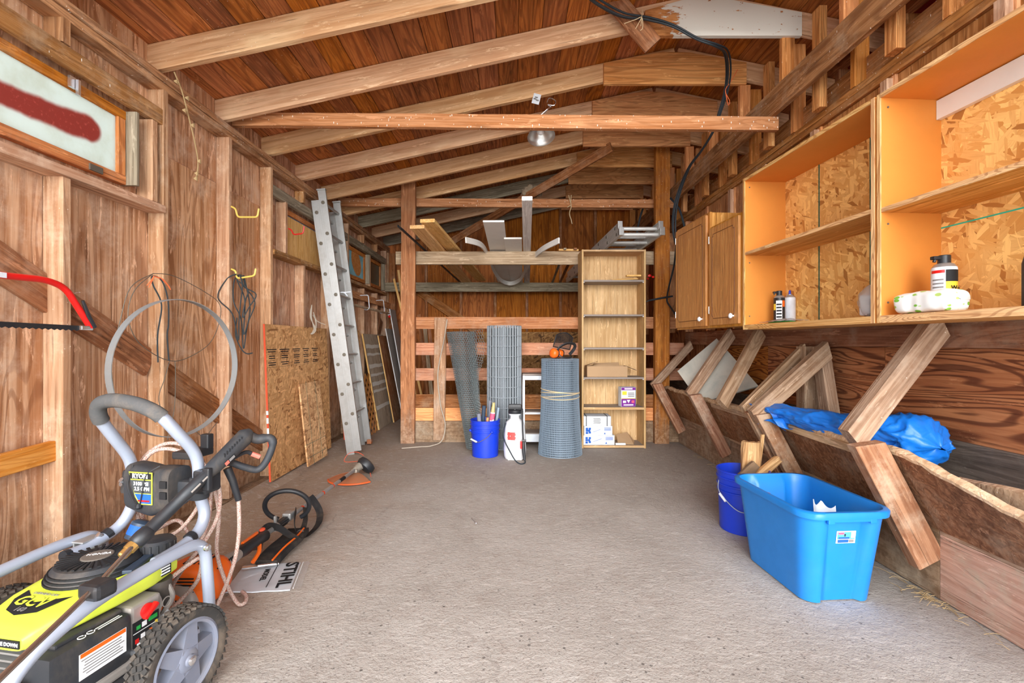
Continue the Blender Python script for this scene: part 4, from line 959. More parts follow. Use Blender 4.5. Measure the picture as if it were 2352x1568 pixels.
# ================================================================ bookcase
bc = thing('bookcase', 'tall narrow birch bookcase standing against the stall partition', 'bookcase', (1.10, 5.17, 0))
x0, x1, y0, y1, zt = .752, 1.452, 5.035, 5.335, 2.168
for x in (x0 + .01, x1 - .01): board('side_panel', (x, (y0 + y1) / 2, 0), (x, (y0 + y1) / 2, zt), y1 - y0, .02, (0, 1, 0), M['case'], bc)
board('top_panel', (x0 + .02, (y0 + y1) / 2, zt - .011), (x1 - .02, (y0 + y1) / 2, zt - .011), y1 - y0, .02, (0, 1, 0), M['case'], bc)
board('back_panel', ((x0 + x1) / 2, y1 - .005, 0.0), ((x0 + x1) / 2, y1 - .005, zt - .021), x1 - x0 - .042, .008, (1, 0, 0), M['case'], bc)
SZ = [1.836, 1.46, 1.098, .774, .445, .03]
for k, z in enumerate(SZ):
    s_ = board('shelf', (x0 + .021, (y0 + y1) / 2 - .005, z - .010), (x1 - .021, (y0 + y1) / 2 - .005, z - .010), y1 - y0 - .012, .02, (0, 1, 0), M['case_shelf'], bc)
    if k >= 4: board('front_edge', (x0 + .021, y0 + .003, z - .012), (x1 - .021, y0 + .003, z - .012), .025, .006, (0, 0, 1), M['case'], s_)
    elif k < 4:
        for x in (x0 + .026, x1 - .026): mb = MB(); mb.box((x, y0 + .02, z - .024), (.012, .02, .008)); mb.box((x, y0 + .02, z - .012), (.004, .02, .024)); obj('clip', mb, M['white'], s_)
mb = MB(); mb.box((1.0, 5.19, SZ[-1] - .025), (x1 - x0 - .05, .25, .01)); 
# in the bookcase
def carton(label, c, d, rot=0, name='carton', m='box_white', strap=False, logo=True):
    c = Vector(c); t = thing(name, label, 'box', c, None); R = Matrix.Rotation(rot, 4, 'Z'); Mx = Matrix.Translation(c) @ R
    mb = MB(); mb.box((0, 0, d[2] / 2), d, ch=.003); b = obj('body', mb, M[m], t, Mx)
    f = -d[1] / 2 - .0006
    if logo:
        for i, (a, e, s2) in enumerate(((-.40, .72, .05), (-.40, .5, .05), (-.40, .26, .05), (-.32, .5, .05), (-.30, .72, .05), (-.30, .3, .05))):
            mb = MB(); mb.box((d[0] * a, f, d[2] * e), (.026, .0012, .022)); obj('print', mb, M['box_print'], b, Mx)
        mb = MB(); mb.tube([(-d[0] * .18, f, d[2] * .35), (d[0] * .08, f, d[2] * .65)], .0018, 6); obj('print', mb, M['box_print'], b, Mx)
        for i in range(4): mb = MB(); mb.box((d[0] * .33, f, d[2] * (.8 - .09 * i)), (d[0] * .24, .0012, .0045)); obj('print', mb, M['box_print'], b, Mx)
        mb = MB(); mb.prism([(d[0] * .2, f, d[2] * .12), (d[0] * .26, f, d[2] * .12), (d[0] * .23, f, d[2] * .34)], (0, -1, 0), .001); obj('print', mb, M['box_print'], b, Mx)
    if strap:
        for x in (-.4, .36): mb = MB(); mb.box((d[0] * x, 0, d[2] / 2), (.008, d[1] + .003, d[2] + .003)); obj('strap', mb, M['ink'], b, Mx)
        mb = MB(); mb.box((d[0] * .0, f, d[2] * .5), (d[0] * .36, .001, d[2] * .7)); p = obj('print', mb, M['ink_white'], b, Mx)
        for i in range(5): mb = MB(); mb.box((d[0] * (-.02 + .02 * (i % 2)), f - .001, d[2] * (.75 - .12 * i)), (d[0] * .26, .001, .005)); obj('print', mb, M['ink'], b, Mx)
    return t
carton('white carton with blue squares, lowest of the bookcase stack', (.945, 5.17, .0305), (.34, .22, .105))
carton('white carton with blue squares, middle of the bookcase stack', (.935, 5.17, .1365), (.31, .22, .10), .01)
carton('strapped white carton on top of the bookcase stack', (.93, 5.18, .2375), (.30, .22, .105), -.02, strap=True, logo=False)
t = carton('purple and white product box standing on the bookcase shelf', (1.27, 5.14, .4455), (.165, .10, .215), .1, 'product_box', 'box_white', logo=False)
b = t.children[0]; Mx = Matrix.Translation((1.27, 5.14, .4455)) @ Matrix.Rotation(.1, 4, 'Z')
for c, d, m in (((0, -.0508, .045), (.16, .001, .085), 'purple'), ((0, -.0508, .197), (.16, .001, .03), 'purple'), ((-.045, -.0508, .15), (.05, .001, .04), 'yellow'), ((.03, -.0508, .15), (.07, .001, .008), 'print_grey'), ((.03, -.0508, .132), (.07, .001, .008), 'print_grey'), ((.03, -.0508, .114), (.07, .001, .008), 'print_grey'), ((0, -.0508, .091), (.16, .001, .006), 'yellow'), ((-.045, -.0514, .055), (.035, .001, .025), 'box_white'), ((.05, -.0514, .055), (.03, .001, .028), 'pinkish'), ((0, -.0514, .02), (.11, .001, .012), 'ink_white'), ((0, -.0514, .197), (.09, .001, .014), 'ink_white')):
    mb = MB(); mb.box(c, d); obj('print', mb, M[m], b, Mx)
mb = MB(); mb.prism([(-.02, -.0514, .075), (.02, -.0514, .075), (0, -.0514, .04)], (0, -1, 0), .001); obj('print', mb, M['ink_white'], b, Mx)
mb = MB(); mb.box((.084, 0, .11), (.003, .1, .21)); obj('side_print', mb, M['dark_green'], b, Mx)
t = thing('cardboard_box', 'flattened brown cardboard box with open flaps on the bookcase shelf', 'box', (1.04, 5.16, .774))
mb = MB(); a, b_, zz, h = .82, 1.26, .7745, .118
for c, d in (((1.04, 5.085, zz + h / 2), (.44, .004, h)), ((1.04, 5.245, zz + h / 2), (.44, .004, h)), ((a, 5.165, zz + h / 2), (.004, .16, h)), ((b_, 5.165, zz + h / 2), (.004, .16, h)), ((1.04, 5.165, zz + .003), (.44, .16, .004))): mb.box(c, d)
obj('walls', mb, M['card'], t)
mb = MB(); mb.prism([(a, 5.09, zz + h), (a, 5.24, zz + h), (a + .14, 5.23, zz + h + .045), (a + .10, 5.10, zz + h + .045)], (0, 0, 1), .004); obj('flap', mb, M['card'], t)
mb = MB(); mb.prism([(b_, 5.09, zz + h - .002), (b_, 5.24, zz + h - .002), (b_ + .12, 5.24, zz + h - .05), (b_ + .12, 5.10, zz + h - .05)], (0, 0, 1), .004); obj('flap', mb, M['card'], t)
mb = MB(); mb.prism([(a + .1, 5.245, zz + h), (b_ - .05, 5.245, zz + h), (b_ - .05, 5.28, zz + h + .03), (a + .1, 5.28, zz + h + .02)], (0, 0, 1), .004); obj('flap', mb, M['card'], t)
mb = MB(); mb.prism([(1.16, 5.10, .0305), (1.33, 5.08, .0305), (1.36, 5.17, .05), (1.30, 5.25, .13), (1.17, 5.22, .11)], (0, -.2, 1), .004); tag(obj('cardboard_scrap', mb, M['card'], None), 'bent brown cardboard scrap on the lowest bookcase shelf', 'cardboard')
mb = MB(); mb.box((1.18, 5.06, .042), (.11, .02, .022), ch=.004); tag(obj('chalk_stick', mb, M['white'], None), 'small white stick before the cardboard scrap', 'stick')
o = board('wood_offcut', (1.10, 5.16, 1.848), (1.40, 5.20, 1.868), .06, .014, (0, 1, 0), M['new_pine'], None); tag(o, 'thin tan wood offcut lying lower on the top bookcase shelf', 'offcut')
o = board('wood_offcut', (1.26, 5.13, 1.892), (1.42, 5.13, 1.895), .05, .02, (0, 1, 0), M['new_pine'], None); tag(o, 'short pale wood offcut resting on top of the thin one', 'offcut')

# ================================================================ white shelf unit
ws = thing('white_shelf_unit', 'low white metal shelf unit with brown top behind the mesh roll', 'shelf unit', (.41, 5.17, 0))
xa, xb, ya, yb = .108, .71, 5.06, 5.32
board('top', (xa, 5.19, .80), (xb, 5.19, .80), .27, .018, (0, 1, 0), M['case_shelf'], ws)
for x in (xa + .012, xb - .012):
    for y in (ya + .012, yb - .012): mb = MB(); mb.box((x, y, .395), (.024, .024, .79), ch=.003); obj('leg', mb, M['white_metal'], ws)
for z, h in ((.765, .045), (.375, .02), (.105, .085)):
    mb = MB(); mb.box(((xa + xb) / 2, ya + .008, z), (xb - xa - .05, .012, h), ch=.003); obj('rail', mb, M['white_metal'], ws)
for z in (.386, .15): board('shelf', (xa + .03, 5.19, z), (xb - .03, 5.19, z), .22, .014, (0, 1, 0), M['case_shelf'], ws)

# ================================================================ wire rolls
def wire_cyl(mb, c, R, z0, z1, nv, rings, rw, ph=0.0, jit=0.0, sides=4, lean=(0, 0), bow=0.0, rwr=None):
    for k in range(nv):
        a = 2 * PI * (k + ph) / nv + random.uniform(-jit, jit)
        P = [Vector(c) + V(math.cos(a) * R(t) + lean[0] * t, math.sin(a) * R(t) + lean[1] * t, z0 + (z1 - z0) * t) for t in (0, .25, .5, .75, 1)]
        mb.tube(P, rw, sides, cap=False)
    for k in range(rings):
        t = k / (rings - 1); P = [Vector(c) + V(math.cos(2 * PI * j / 48) * R(t) + lean[0] * t, math.sin(2 * PI * j / 48) * R(t) + lean[1] * t, z0 + (z1 - z0) * t) for j in range(48)]
        mb.tube(P, rwr or rw, sides, closed=True)
rc = V(.49, 4.80, 0)
hr_ = thing('hardware_cloth_roll', 'upright roll of fine blue-grey wire mesh tied with string', 'wire roll', rc)
R1 = lambda t: .228 - .035 * t - .012 * math.sin(t * PI)
for i, (dr, ph) in enumerate(((0, 0), (.010, .5), (.022, .25))):
    mb = MB(); wire_cyl(mb, rc, lambda t: R1(t) - dr, .004, .985, 72, 46, .0024, ph, sides=3); obj('mesh_layer', mb, M['galv_blue'], hr_)['kind'] = 'stuff'
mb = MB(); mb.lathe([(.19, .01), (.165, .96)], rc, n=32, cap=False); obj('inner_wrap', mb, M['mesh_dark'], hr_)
for k, z in enumerate((.60, .615, .63, .66)):
    P = [rc + V(math.cos(a) * (R1(z) + .005), math.sin(a) * (R1(z) + .005), z + .02 * math.sin(a + k * 1.7)) for a in [2 * PI * j / 40 for j in range(40)]]
    mb = MB(); mb.tube(P, .004, 6, closed=True); obj('string', mb, M['twine'], hr_, smooth=True)
wc = V(-.095, 5.12, 0)
wr_ = thing('welded_wire_roll', 'upright roll of galvanised welded wire fencing behind the bucket', 'wire roll', wc)
for i, (dr, ph) in enumerate(((0, 0), (.014, .4), (.03, .7))):
    mb = MB(); wire_cyl(mb, wc, lambda t: .188 - dr, .004, 1.335, 30, 13, .0042, ph, jit=.05, sides=5, rwr=.003); obj('wire_layer', mb, M['galv'], wr_)['kind'] = 'stuff'
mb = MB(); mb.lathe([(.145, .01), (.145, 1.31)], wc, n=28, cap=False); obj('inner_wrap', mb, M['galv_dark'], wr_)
# chicken wire
cw = thing('chicken_wire_roll', 'leaning loose roll of dark chicken wire beside the grey plank', 'wire roll', (-.44, 4.98, 0))
def hexroll(c0, c1, r0, r1, th0, th1, ncol, nrow, rw, shrink, wob):
    mb = MB(); P = {}
    for i in range(ncol + 1):
        for j in range(nrow + 1):
            t = min(1, max(0, (j + (.18 if (i + j) % 2 else -.18)) / nrow)); th = th0 + (th1 - th0) * i / ncol; ax = c0.lerp(c1, t); r = (r0 + (r1 - r0) * t) * (1 - shrink * (th - th0) / (2 * PI)) * (1 + wob * mnoise.noise((th, t * 3, 0)))
            P[i, j] = ax + V(math.cos(th) * r, math.sin(th) * r, 0)
    for i in range(ncol + 1):
        for j in range(nrow + 1):
            if i < ncol: mb.tube([P[i, j], P[i + 1, j]], rw, 3, cap=False)
            if j < nrow and (i + j) % 2: mb.tube([P[i, j], P[i, j + 1]], rw, 3, cap=False)
    return mb
obj('mesh_coil', hexroll(V(-.42, 5.0, .01), V(-.575, 5.12, 1.27), .085, .165, 0, 2 * PI * 3.2, 210, 58, .0019, .10, .05), M['wire_dark'], cw)['kind'] = 'stuff'
mb = MB(); P = {}
for i in range(13):
    for j in range(45):
        t = min(1, max(0, (j + (.18 if (i + j) % 2 else -.18)) / 44)); s_ = i / 12
        P[i, j] = V(-.575 + .155 * t + .14 * (1 - t * .6) * 0, 0, 0) * 0 + V(-.42, 5.0, .01).lerp(V(-.575, 5.12, 1.27), t) + V(.06 + .04 * t + s_ * (.12 + .05 * math.sin(t * 9)) * (.35 + .65 * t), -.07 - .05 * s_, .03 * s_ * math.sin(t * 14))
for (i, j), p in list(P.items()):
    if i < 12: mb.tube([p, P[i + 1, j]], .0021, 3, cap=False)
    if j < 44 and (i + j) % 2: mb.tube([p, P[i, j + 1]], .0021, 3, cap=False)
obj('loose_flap', mb, M['wire_dark'], cw)['kind'] = 'stuff'

# ================================================================ pump sprayer
sc_ = V(.02, 4.60, 0)
st = thing('pump_sprayer', 'translucent white pump sprayer with black handle and red lettering', 'sprayer', sc_)
mb = MB(); mb.lathe([(.085, .012), (.098, .004), (.108, .03), (.112, .10), (.107, .22), (.100, .32), (.085, .365), (.055, .39), (.045, .40), (.045, .43), (.06, .434), (.06, .45)], sc_, n=36); obj('tank', mb, M['tank'], st, smooth=50)
for a in (.6, 2.5, 4.0, 5.4): mb = MB(); mb.box(sc_ + V(math.cos(a) * .085, math.sin(a) * .085, .008), (.03, .03, .016), ch=.004); obj('foot', mb, M['tank'], st)
mb = MB(); mb.lathe([(.064, .448), (.066, .452), (.066, .48), (.06, .485)], sc_, n=32); obj('collar', mb, M['black'], st, smooth=40)
mb = MB(); mb.tube([sc_ + V(0, 0, .48), sc_ + V(0, 0, .53)], .02, 12); mb.box(sc_ + V(0, 0, .515), (.135, .06, .05), ch=.018); hd = obj('pump_handle', mb, M['black'], st, smooth=40)
for k in range(9): mb = MB(); mb.box(sc_ + V(-.056 + k * .014, -.031, .515), (.006, .006, .04)); obj('rib', mb, M['black'], hd)
for k, (z, w) in enumerate(((.215, .05), (.20, .06), (.185, .045), (.17, .06), (.155, .05))):
    for s_, x in ((.55, -.062), (1.0, -.022)):
        a = -PI / 2 + x / .11; mb = MB(); mb.grid(lambda u, v: sc_ + V(math.cos(a + (u - .5) * w * s_ / .11) * .1115, math.sin(a + (u - .5) * w * s_ / .11) * .1115, z + .055 + (v - .5) * .016), 5, 1); obj('lettering', mb, M['red_print'], st)
wp = [sc_ + V(.075, -.095, .49), sc_ + V(.072, -.115, .40), sc_ + V(.075, -.128, .30), sc_ + V(.082, -.138, .16)]
mb = MB(); mb.tube(wp, .0075, 8); mb.tube([sc_ + V(.06, -.05, .47), sc_ + V(.07, -.085, .50)], .012, 8); wd = obj('wand', mb, M['black'], st, smooth=True)
mb = MB(); mb.tube([sc_ + V(.081, -.137, .20), sc_ + V(.084, -.142, .10), sc_ + V(.092, -.150, .02)], [.015, .017, .013], 10); mb.box(sc_ + V(.088, -.148, .205), (.04, .022, .025), ch=.005); obj('grip', mb, M['black'], wd, smooth=40)
mb = MB(); mb.box(sc_ + V(.060, -.145, .165), (.018, .018, .075), ch=.005); obj('trigger', mb, M['red'], wd)
mb = MB(); mb.tube(spline([sc_ + V(-.09, -.04, .36), sc_ + V(-.115, -.04, .25), sc_ + V(-.10, -.09, .19), sc_ + V(-.06, -.13, .12), sc_ + V(.0, -.19, .03), sc_ + V(.05, -.24, .008), sc_ + V(.09, -.22, .008), sc_ + V(.098, -.17, .01), sc_ + V(.092, -.15, .025)], 8), .006, 8); obj('hose', mb, M['cable'], st, smooth=True)

# ================================================================ ear-defender helmet on the mesh roll
hc = V(.50, 4.72, 1.06)
hm = thing('face_guard', 'black mesh face guard with orange ear muffs on the mesh roll', 'face guard', rc + V(.02, -.05, .985))
def HP(x, y, z): return hc + V(x, y, z)
vf = lambda u, v: HP(-.085 + .17 * u + .03 * v, .03 - .07 * math.sin(PI * u) - .03 * v, .05 + .155 * v - .035 * (2 * u - 1) ** 2 * v - .03 * u)
mb = MB()
n_ = 26
for k in range(n_ + 1):
    mb.tube([vf(k / n_, t / 8) for t in range(9)], .0016, 3, cap=False); mb.tube([vf(t / 8, k / n_) for t in range(9)], .0016, 3, cap=False)
obj('visor_mesh', mb, M['black'], hm)['kind'] = 'stuff'
mb = MB(); mb.tube([vf(0, t / 8) for t in range(9)] + [vf(t / 8, 1) for t in range(1, 9)] + [vf(1, 1 - t / 8) for t in range(1, 9)] + [vf(1 - t / 8, 0) for t in range(1, 8)], .005, 6, closed=True); obj('visor_frame', mb, M['black'], hm, smooth=True)
band = spline([HP(-.06, -.06, -.01), HP(-.03, -.07, .045), HP(.05, -.06, .085), HP(.125, -.02, .075), HP(.13, .02, .03), HP(.08, 0, -.03)], 6)
mb = MB(); mb.tube(band, .01, 8, flat=(.03, .012)); obj('brow_band', mb, M['black'], hm)
mb = MB(); mb.tube(spline([HP(-.055, -.05, -.01), HP(0, -.06, -.055), HP(.07, -.03, -.06), HP(.10, .03, -.05)], 6), .01, 8, flat=(.028, .01)); obj('chin_band', mb, M['black'], hm)
for c, r in ((HP(-.085, -.055, -.015), .05), (HP(-.02, .06, -.02), .045)):
    ax = V(-.75, -.6, .1).normalized()
    mb = MB(); mb.lathe([(r * .95, -.02), (r, 0), (r * .95, .018), (r * .7, .032), (r * .2, .037)], c, ax, 24); e = obj('ear_muff', mb, M['orange'], hm, smooth=50)
    mb = MB(); mb.lathe([(r * .85, -.038), (r * .95, -.034), (r * .95, -.02)], c, ax, 24); obj('cushion', mb, M['black'], e, smooth=True)

# ================================================================ aluminium extension ladder on the left wall
lad = thing('extension_ladder', 'aluminium extension ladder leaning against the left wall', 'ladder', (-1.68, 5.0, 0))
def ladder(t, bn, bf, tn, tf, nrm, sections, m, rung_r=.014, L=None, spacing=.305, web=.072, feet=True):
    "bn/bf bottom of near and far rail, tn/tf tops; nrm points off the ladder's face"
    nrm = Vector(nrm).normalized()
    for k, (off, s0, s1) in enumerate(sections):
        A0, A1, B0, B1 = bn + nrm * off, tn + nrm * off, bf + nrm * off, tf + nrm * off
        for P0, P1, Q0 in ((A0, A1, B0), (B0, B1, A0)):
            d = P1 - P0; a, b = P0 + d * s0, P0 + d * s1; inw = (Q0 - P0).normalized()
            Mx = frame(a, b, nrm); Ln = (b - a).length; sy = 1 if (Mx.to_3x3().inverted() @ inw).y > 0 else -1
            mb = MB(); mb.box((0, 0, 0), (Ln, .003, web)); mb.box((0, sy * .013, web / 2), (Ln, .026, .0035)); mb.box((0, sy * .013, -web / 2), (Ln, .026, .0035)); mb.box((0, -sy * .002, web * .26), (Ln, .003, .004)); mb.box((0, -sy * .002, -web * .26), (Ln, .003, .004))
            r = obj('rail', mb, m, t, Mx)
            if feet == 'all' or (feet and s0 > 0.01): mb = MB(); mb.box((Ln / 2 + .006, sy * .008, 0), (.014, .05, web + .014), ch=.003); mb.box((Ln / 2 - .035, -sy * .004, 0), (.07, .004, web * .7)); obj('end_cap', mb, M['alu'], r, Mx)
            n = int(Ln / spacing)
            for i in range(n):
                mb = MB(); x = Ln / 2 - .12 - i * spacing
                if x < -Ln / 2 + .05: continue
                mb.lathe([(.018, 0), (.018, .004), (.011, .005)], (x, -sy * .001, 0), (0, -sy, 0), 12); obj('rung_ferrule', mb, M['wire'], r, Mx, smooth=True)
        n = int((A1 - A0).length * (s1 - s0) / spacing)
        for i in range(n):
            L_ = (A1 - A0).length; tt_ = s1 - (.12 + i * spacing) / L_
            if tt_ < s0 + .02: continue
            mb = MB(); mb.tube([A0 + (A1 - A0) * tt_, B0 + (B1 - B0) * tt_], rung_r, 12); obj('rung', mb, m, t, smooth=True)
bn, bf, tn, tf = V(-1.665, 4.74, .0), V(-1.70, 5.20, .0), V(-1.965, 4.57, 2.60), V(-1.965, 4.98, 2.60)
nrm = (tn - bn).cross(bf - bn).normalized(); nrm = nrm if nrm.x > 0 else -nrm
ladder(lad, bn, bf, tn, tf, nrm, [(0, 0.0, .985), (.074, .012, 1.02)], M['alu'])
mb = MB(); p = V(-1.79, 4.72, 1.66); mb.tube(spline([p + V(-.02, 0, .03), p + V(0, -.02, .0), p + V(.06, 0, .005), p + V(.10, 0, -.035)], 5), .006, 6); mb.tube([p + V(.06, 0, .005), p + V(.13, .01, .012)], .006, 6); obj('rope_hook', mb, M['white_metal'], lad, smooth=True)
mb = MB(); mb.box(bf + nrm * .074 + V(.01, .0, .03), (.05, .05, .05), ch=.006); obj('foot_pad', mb, M['orange_dirty'], lad)

# ================================================================ sheets leaning on the left wall
def sheet(name, label, cat, y0, y1, xb, xt, zb, h, t, m, edge=None, group=None, tilt_y=0.0):
    a = math.atan2(xb - xt, h); r = thing(name, label, cat, (xb, (y0 + y1) / 2, zb), group)
    M4 = frame((xb, (y0 + y1) / 2, zb), (xt, (y0 + y1) / 2 + tilt_y, zb + h), (0, 1, 0)); L = math.hypot(xb - xt, h); w = y1 - y0
    mb = MB(); mb.box((0, 0, 0), (L, t, w)); o = obj('sheet', mb, m, r, M4)
    if edge:
        mb = MB(); mb.box((0, 0, -w / 2 - .001), (L, t + .001, .003)); e = obj('painted_edge', mb, M[edge[0]], r, M4)
        for k, (q0, q1) in enumerate(edge[1:]): mb = MB(); mb.box((-L / 2 + L * (q0 + q1) / 2, 0, -w / 2 - .003), (L * (q1 - q0), t + .002, .003)); obj('edge_mark', mb, M['ink_white'], e, M4)
    return r, o, M4, L
r, o, M4, L = sheet('osb_sheet', 'large OSB sheet with red edge leaning on the left wall behind the ladder', 'board', 3.68, 4.90, -1.935, -1.985, .04, 1.26, .014, M['osb'], ('red_edge', (.30, .34), (.37, .405), (.425, .45)))
for k, (y, w) in enumerate(((-.52, .16), (-.31, .18), (-.09, .15), (.10, .14), (.30, .15))):
    for q in range(9):
        mb = MB(); mb.box((L / 2 - .35 + .018 * q, .0075, y), (.008 if q % 3 else .002, .0008, w * (.95 if q in (0, 8) else random.uniform(.5, .85)))); obj('stamp_print', mb, M['ink'], r, M4)
sheet('osb_offcut', 'small OSB offcut with green lines leaning before the large OSB sheet', 'board', 4.15, 4.58, -1.845, -1.925, .036, .74, .014, M['osb_pale'])
r = bpy.data.objects['osb_offcut']; M4 = frame((-1.845, 4.365, .036), (-1.925, 4.365, .776), (0, 1, 0))
for c, d in (((0, .0075, -.09), (.775, .001, .003)), ((0, .0075, .10), (.775, .001, .003)), ((-.18, .0075, 0), (.003, .001, .43)), ((-.30, .0075, 0), (.003, .001, .43))): mb = MB(); mb.box(c, d); obj('chalk_line', mb, M['dark_green'], r, M4)
sheet('osb_sheet', 'OSB sheet with orange and white edge behind the brown lattice', 'board', 5.30, 5.95, -1.935, -1.985, .036, 1.27, .014, M['osb'], ('red_edge', (.42, .46), (.5, .54), (.58, .62)))
# lattice
lt = thing('lattice_panel', 'brown diagonal lattice panel leaning below the plywood sheet', 'lattice', (-1.76, 5.77, 0))
LM4 = frame((-1.76, 5.77, .0), (-1.885, 5.77, .75), (0, 1, 0))
def clip(p, q, x0, x1, y0, y1):
    t0, t1 = 0, 1; d = (q[0] - p[0], q[1] - p[1])
    for a, b in ((-d[0], p[0] - x0), (d[0], x1 - p[0]), (-d[1], p[1] - y0), (d[1], y1 - p[1])):
        if abs(a) < 1e-9:
            if b < 0: return None
        else:
            t = b / a
            if a < 0: t0 = max(t0, t)
            else: t1 = min(t1, t)
    return None if t1 - t0 < .02 else ((p[0] + d[0] * t0, p[1] + d[1] * t0), (p[0] + d[0] * t1, p[1] + d[1] * t1))
for sg in (-1, 1):
    for k in range(-9, 10):
        c = k * .125; s_ = clip((c - 1, sg * -1.0), (c + 1, sg * 1.0), -.375, .375, -.25, .25)
        if s_:
            mb = MB(); a, b = s_; mb.tube([(a[0], sg * .004, a[1]), (b[0], sg * .004, b[1])], 1, flat=(.036, .006), tw=(0, 1, 0)); obj('slat', mb, M['lattice'], lt, LM4)
# plywood with frosty tape marks
r, o, M4, L = sheet('plywood_sheet', 'grey plywood sheet with pale tape streaks and green edge, leaning at the far left', 'board', 6.08, 7.02, -1.765, -1.985, .003, 1.265, .018, M['ply_grey'])
for k, x in enumerate((.47, .36, .20, .08, -.04, -.14, -.36)):
    mb = MB(); mb.grid(lambda u, v: M4 @ V(x + (v - .5) * (.035 if k % 2 else .055) * (1 - .3 * u) + .012 * mnoise.noise((u * 5, k, 0)), -.0098 if (M4.to_3x3() @ V(0, -1, 0)).x > 0 else .0098, -.44 + .88 * u), 14, 1); obj('tape_streak', mb, M['frost'], r)
mb = MB(); mb.box((-.10, 0, .462), (1.0, .023, .022)); obj('painted_edge', mb, M['green'], r, M4)
mb = MB(); mb.box((0, 0, -.472), (L, .02, .008)); obj('raw_edge', mb, M['new_pine'], r, M4)
sheet('plywood_sheet', 'brown board leaning just behind the green edged sheet', 'board', 6.65, 7.22, -1.715, -1.945, .003, 1.25, .016, M['brace_dark'], ('new_pine_p',))
sheet('drywall_sheet', 'dark grey panel with white edge leaning beside the post', 'board', 6.9, 7.28, -1.64, -1.905, .003, 1.36, .012, M['grey_panel'], ('white',))
sheet('drywall_sheet', 'tallest dark grey panel with white edge at the far left corner', 'board', 7.0, 7.32, -1.58, -1.87, .003, 1.66, .012, M['grey_panel'], ('white',))

# ================================================================ far corner boards
for k, (px0, py0, px1, py1, Y, w) in enumerate(((915, 620, 962, 800, 6.9, .035), (905, 640, 985, 905, 6.6, .03), (962, 722, 990, 905, 6.3, .045), (975, 745, 1000, 900, 6.2, .05), (985, 745, 1012, 905, 6.35, .04))):
    a, b = at(px0, py0, Y), at(px1, py1, Y - .25); b.z = .005; 
    o = board('trim_strip', b, a, w, .016, (1, 0, 0), (M['new_pine'], M['new_pine'], M['brace_dark'], M['grey_wood'], M['rail_red'])[k], None)
    tag(o, ('pale batten leaning tallest in the corner behind the left post', 'thin pale batten leaning behind the left stall post', 'brown trim strip leaning behind the stall rails', 'grey trim strip leaning behind the stall rails', 'reddish trim strip leaning nearest the upright plank')[k], 'batten', 'battens leaning behind the stall')
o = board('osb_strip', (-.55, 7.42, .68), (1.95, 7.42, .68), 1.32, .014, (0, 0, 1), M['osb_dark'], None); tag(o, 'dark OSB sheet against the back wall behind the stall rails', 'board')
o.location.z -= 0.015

# ================================================================ pole on white hooks
mb = MB(); mb.tube([(-1.885, 5.1, 1.60), (-1.865, 6.93, 1.59)], .017, 10); pl = thing('wooden_pole', 'long wooden pole resting in white hooks on the left wall', 'pole', (-1.88, 6.1, 1.59)); obj('shaft', mb, M['grey_wood'], pl, smooth=True)
mb = MB(); mb.box((-1.865, 6.945, 1.585), (.03, .05, .05), ch=.006); obj('metal_tip', mb, M['white_metal'], pl)
mb = MB(); mb.ball((-1.855, 6.93, 1.545), (.02, .03, .022), 10); obj('red_rag', mb, M['red'], pl, smooth=True)
def hook(name, label, pts, r, m, group):
    mb = MB(); mb.tube(fillet(pts, .02), r, 8); return tag(obj(name, mb, m, None, smooth=True), label, 'hook', group)
for k, (y, lb) in enumerate(((5.95, 'white metal hook nearer the ladder holding the pole'), (6.65, 'white metal hook farther along holding the pole'))):
    hook('white_hook', lb, [(-1.97, y, 1.76), (-1.865, y, 1.765), (-1.85, y, 1.60), (-1.88, y, 1.572), (-1.915, y, 1.582)], .006, M['white_metal'], 'white pole hooks')
hook('yellow_hook', 'upper yellow utility hook on the left wall stud', [(-1.995, 3.27, 2.115), (-1.965, 3.27, 2.10), (-1.95, 3.27, 2.04), (-1.81, 3.27, 2.04), (-1.80, 3.27, 2.10)], .0065, M['hook_y'], 'yellow hooks')
hook('yellow_hook', 'lower yellow utility hook with the dark cord', [(-1.995, 3.27, 1.672), (-1.965, 3.27, 1.66), (-1.955, 3.27, 1.605), (-1.83, 3.27, 1.625), (-1.822, 3.27, 1.675)], .0065, M['hook_y'], 'yellow hooks')
hook('red_hook', 'red utility hook in front of the plywood covered window', [(-1.995, 4.10, 2.165), (-1.965, 4.10, 2.15), (-1.95, 4.10, 2.11), (-1.865, 4.10, 2.12), (-1.855, 4.10, 2.185)], .006, M['red'], None)

# ---- cord on the lower yellow hook
mb = MB(); H0 = V(-1.935, 3.27, 1.628)
for k, (dx, dz, yy) in enumerate(((-.10, .46, -.02), (.06, .42, .02), (.10, .30, .0), (-.02, .52, .03))):
    P = [H0 + V(-.012, yy, .006), H0 + V(-.05 + dx * .3, yy, -.03), H0 + V(-.03 + dx, yy - .02, -dz * .35), H0 + V(dx * .4, yy, -dz * .6), H0 + V(.01 + dx * .1, yy, -dz), H0 + V(.03 + dx * .3, yy + .01, -dz * .75), H0 + V(.06 + dx * .5, yy + .01, -dz * .45), H0 + V(.03, yy, -.08), H0 + V(.01, yy, .004)]
    mb.tube(spline(P, 6), .0045, 6)
mb.tube(spline([H0 + V(-.02, 0, -.3), H0 + V(-.03, 0, -.42), H0 + V(.01, 0, -.52), H0 + V(.05, 0, -.555), H0 + V(.09, 0, -.55)], 6), .0045, 6)
tag(obj('cord_coil', mb, M['cord'], None, smooth=True), 'dark grey electric cord looped over the lower yellow hook', 'cord')
mb = MB()
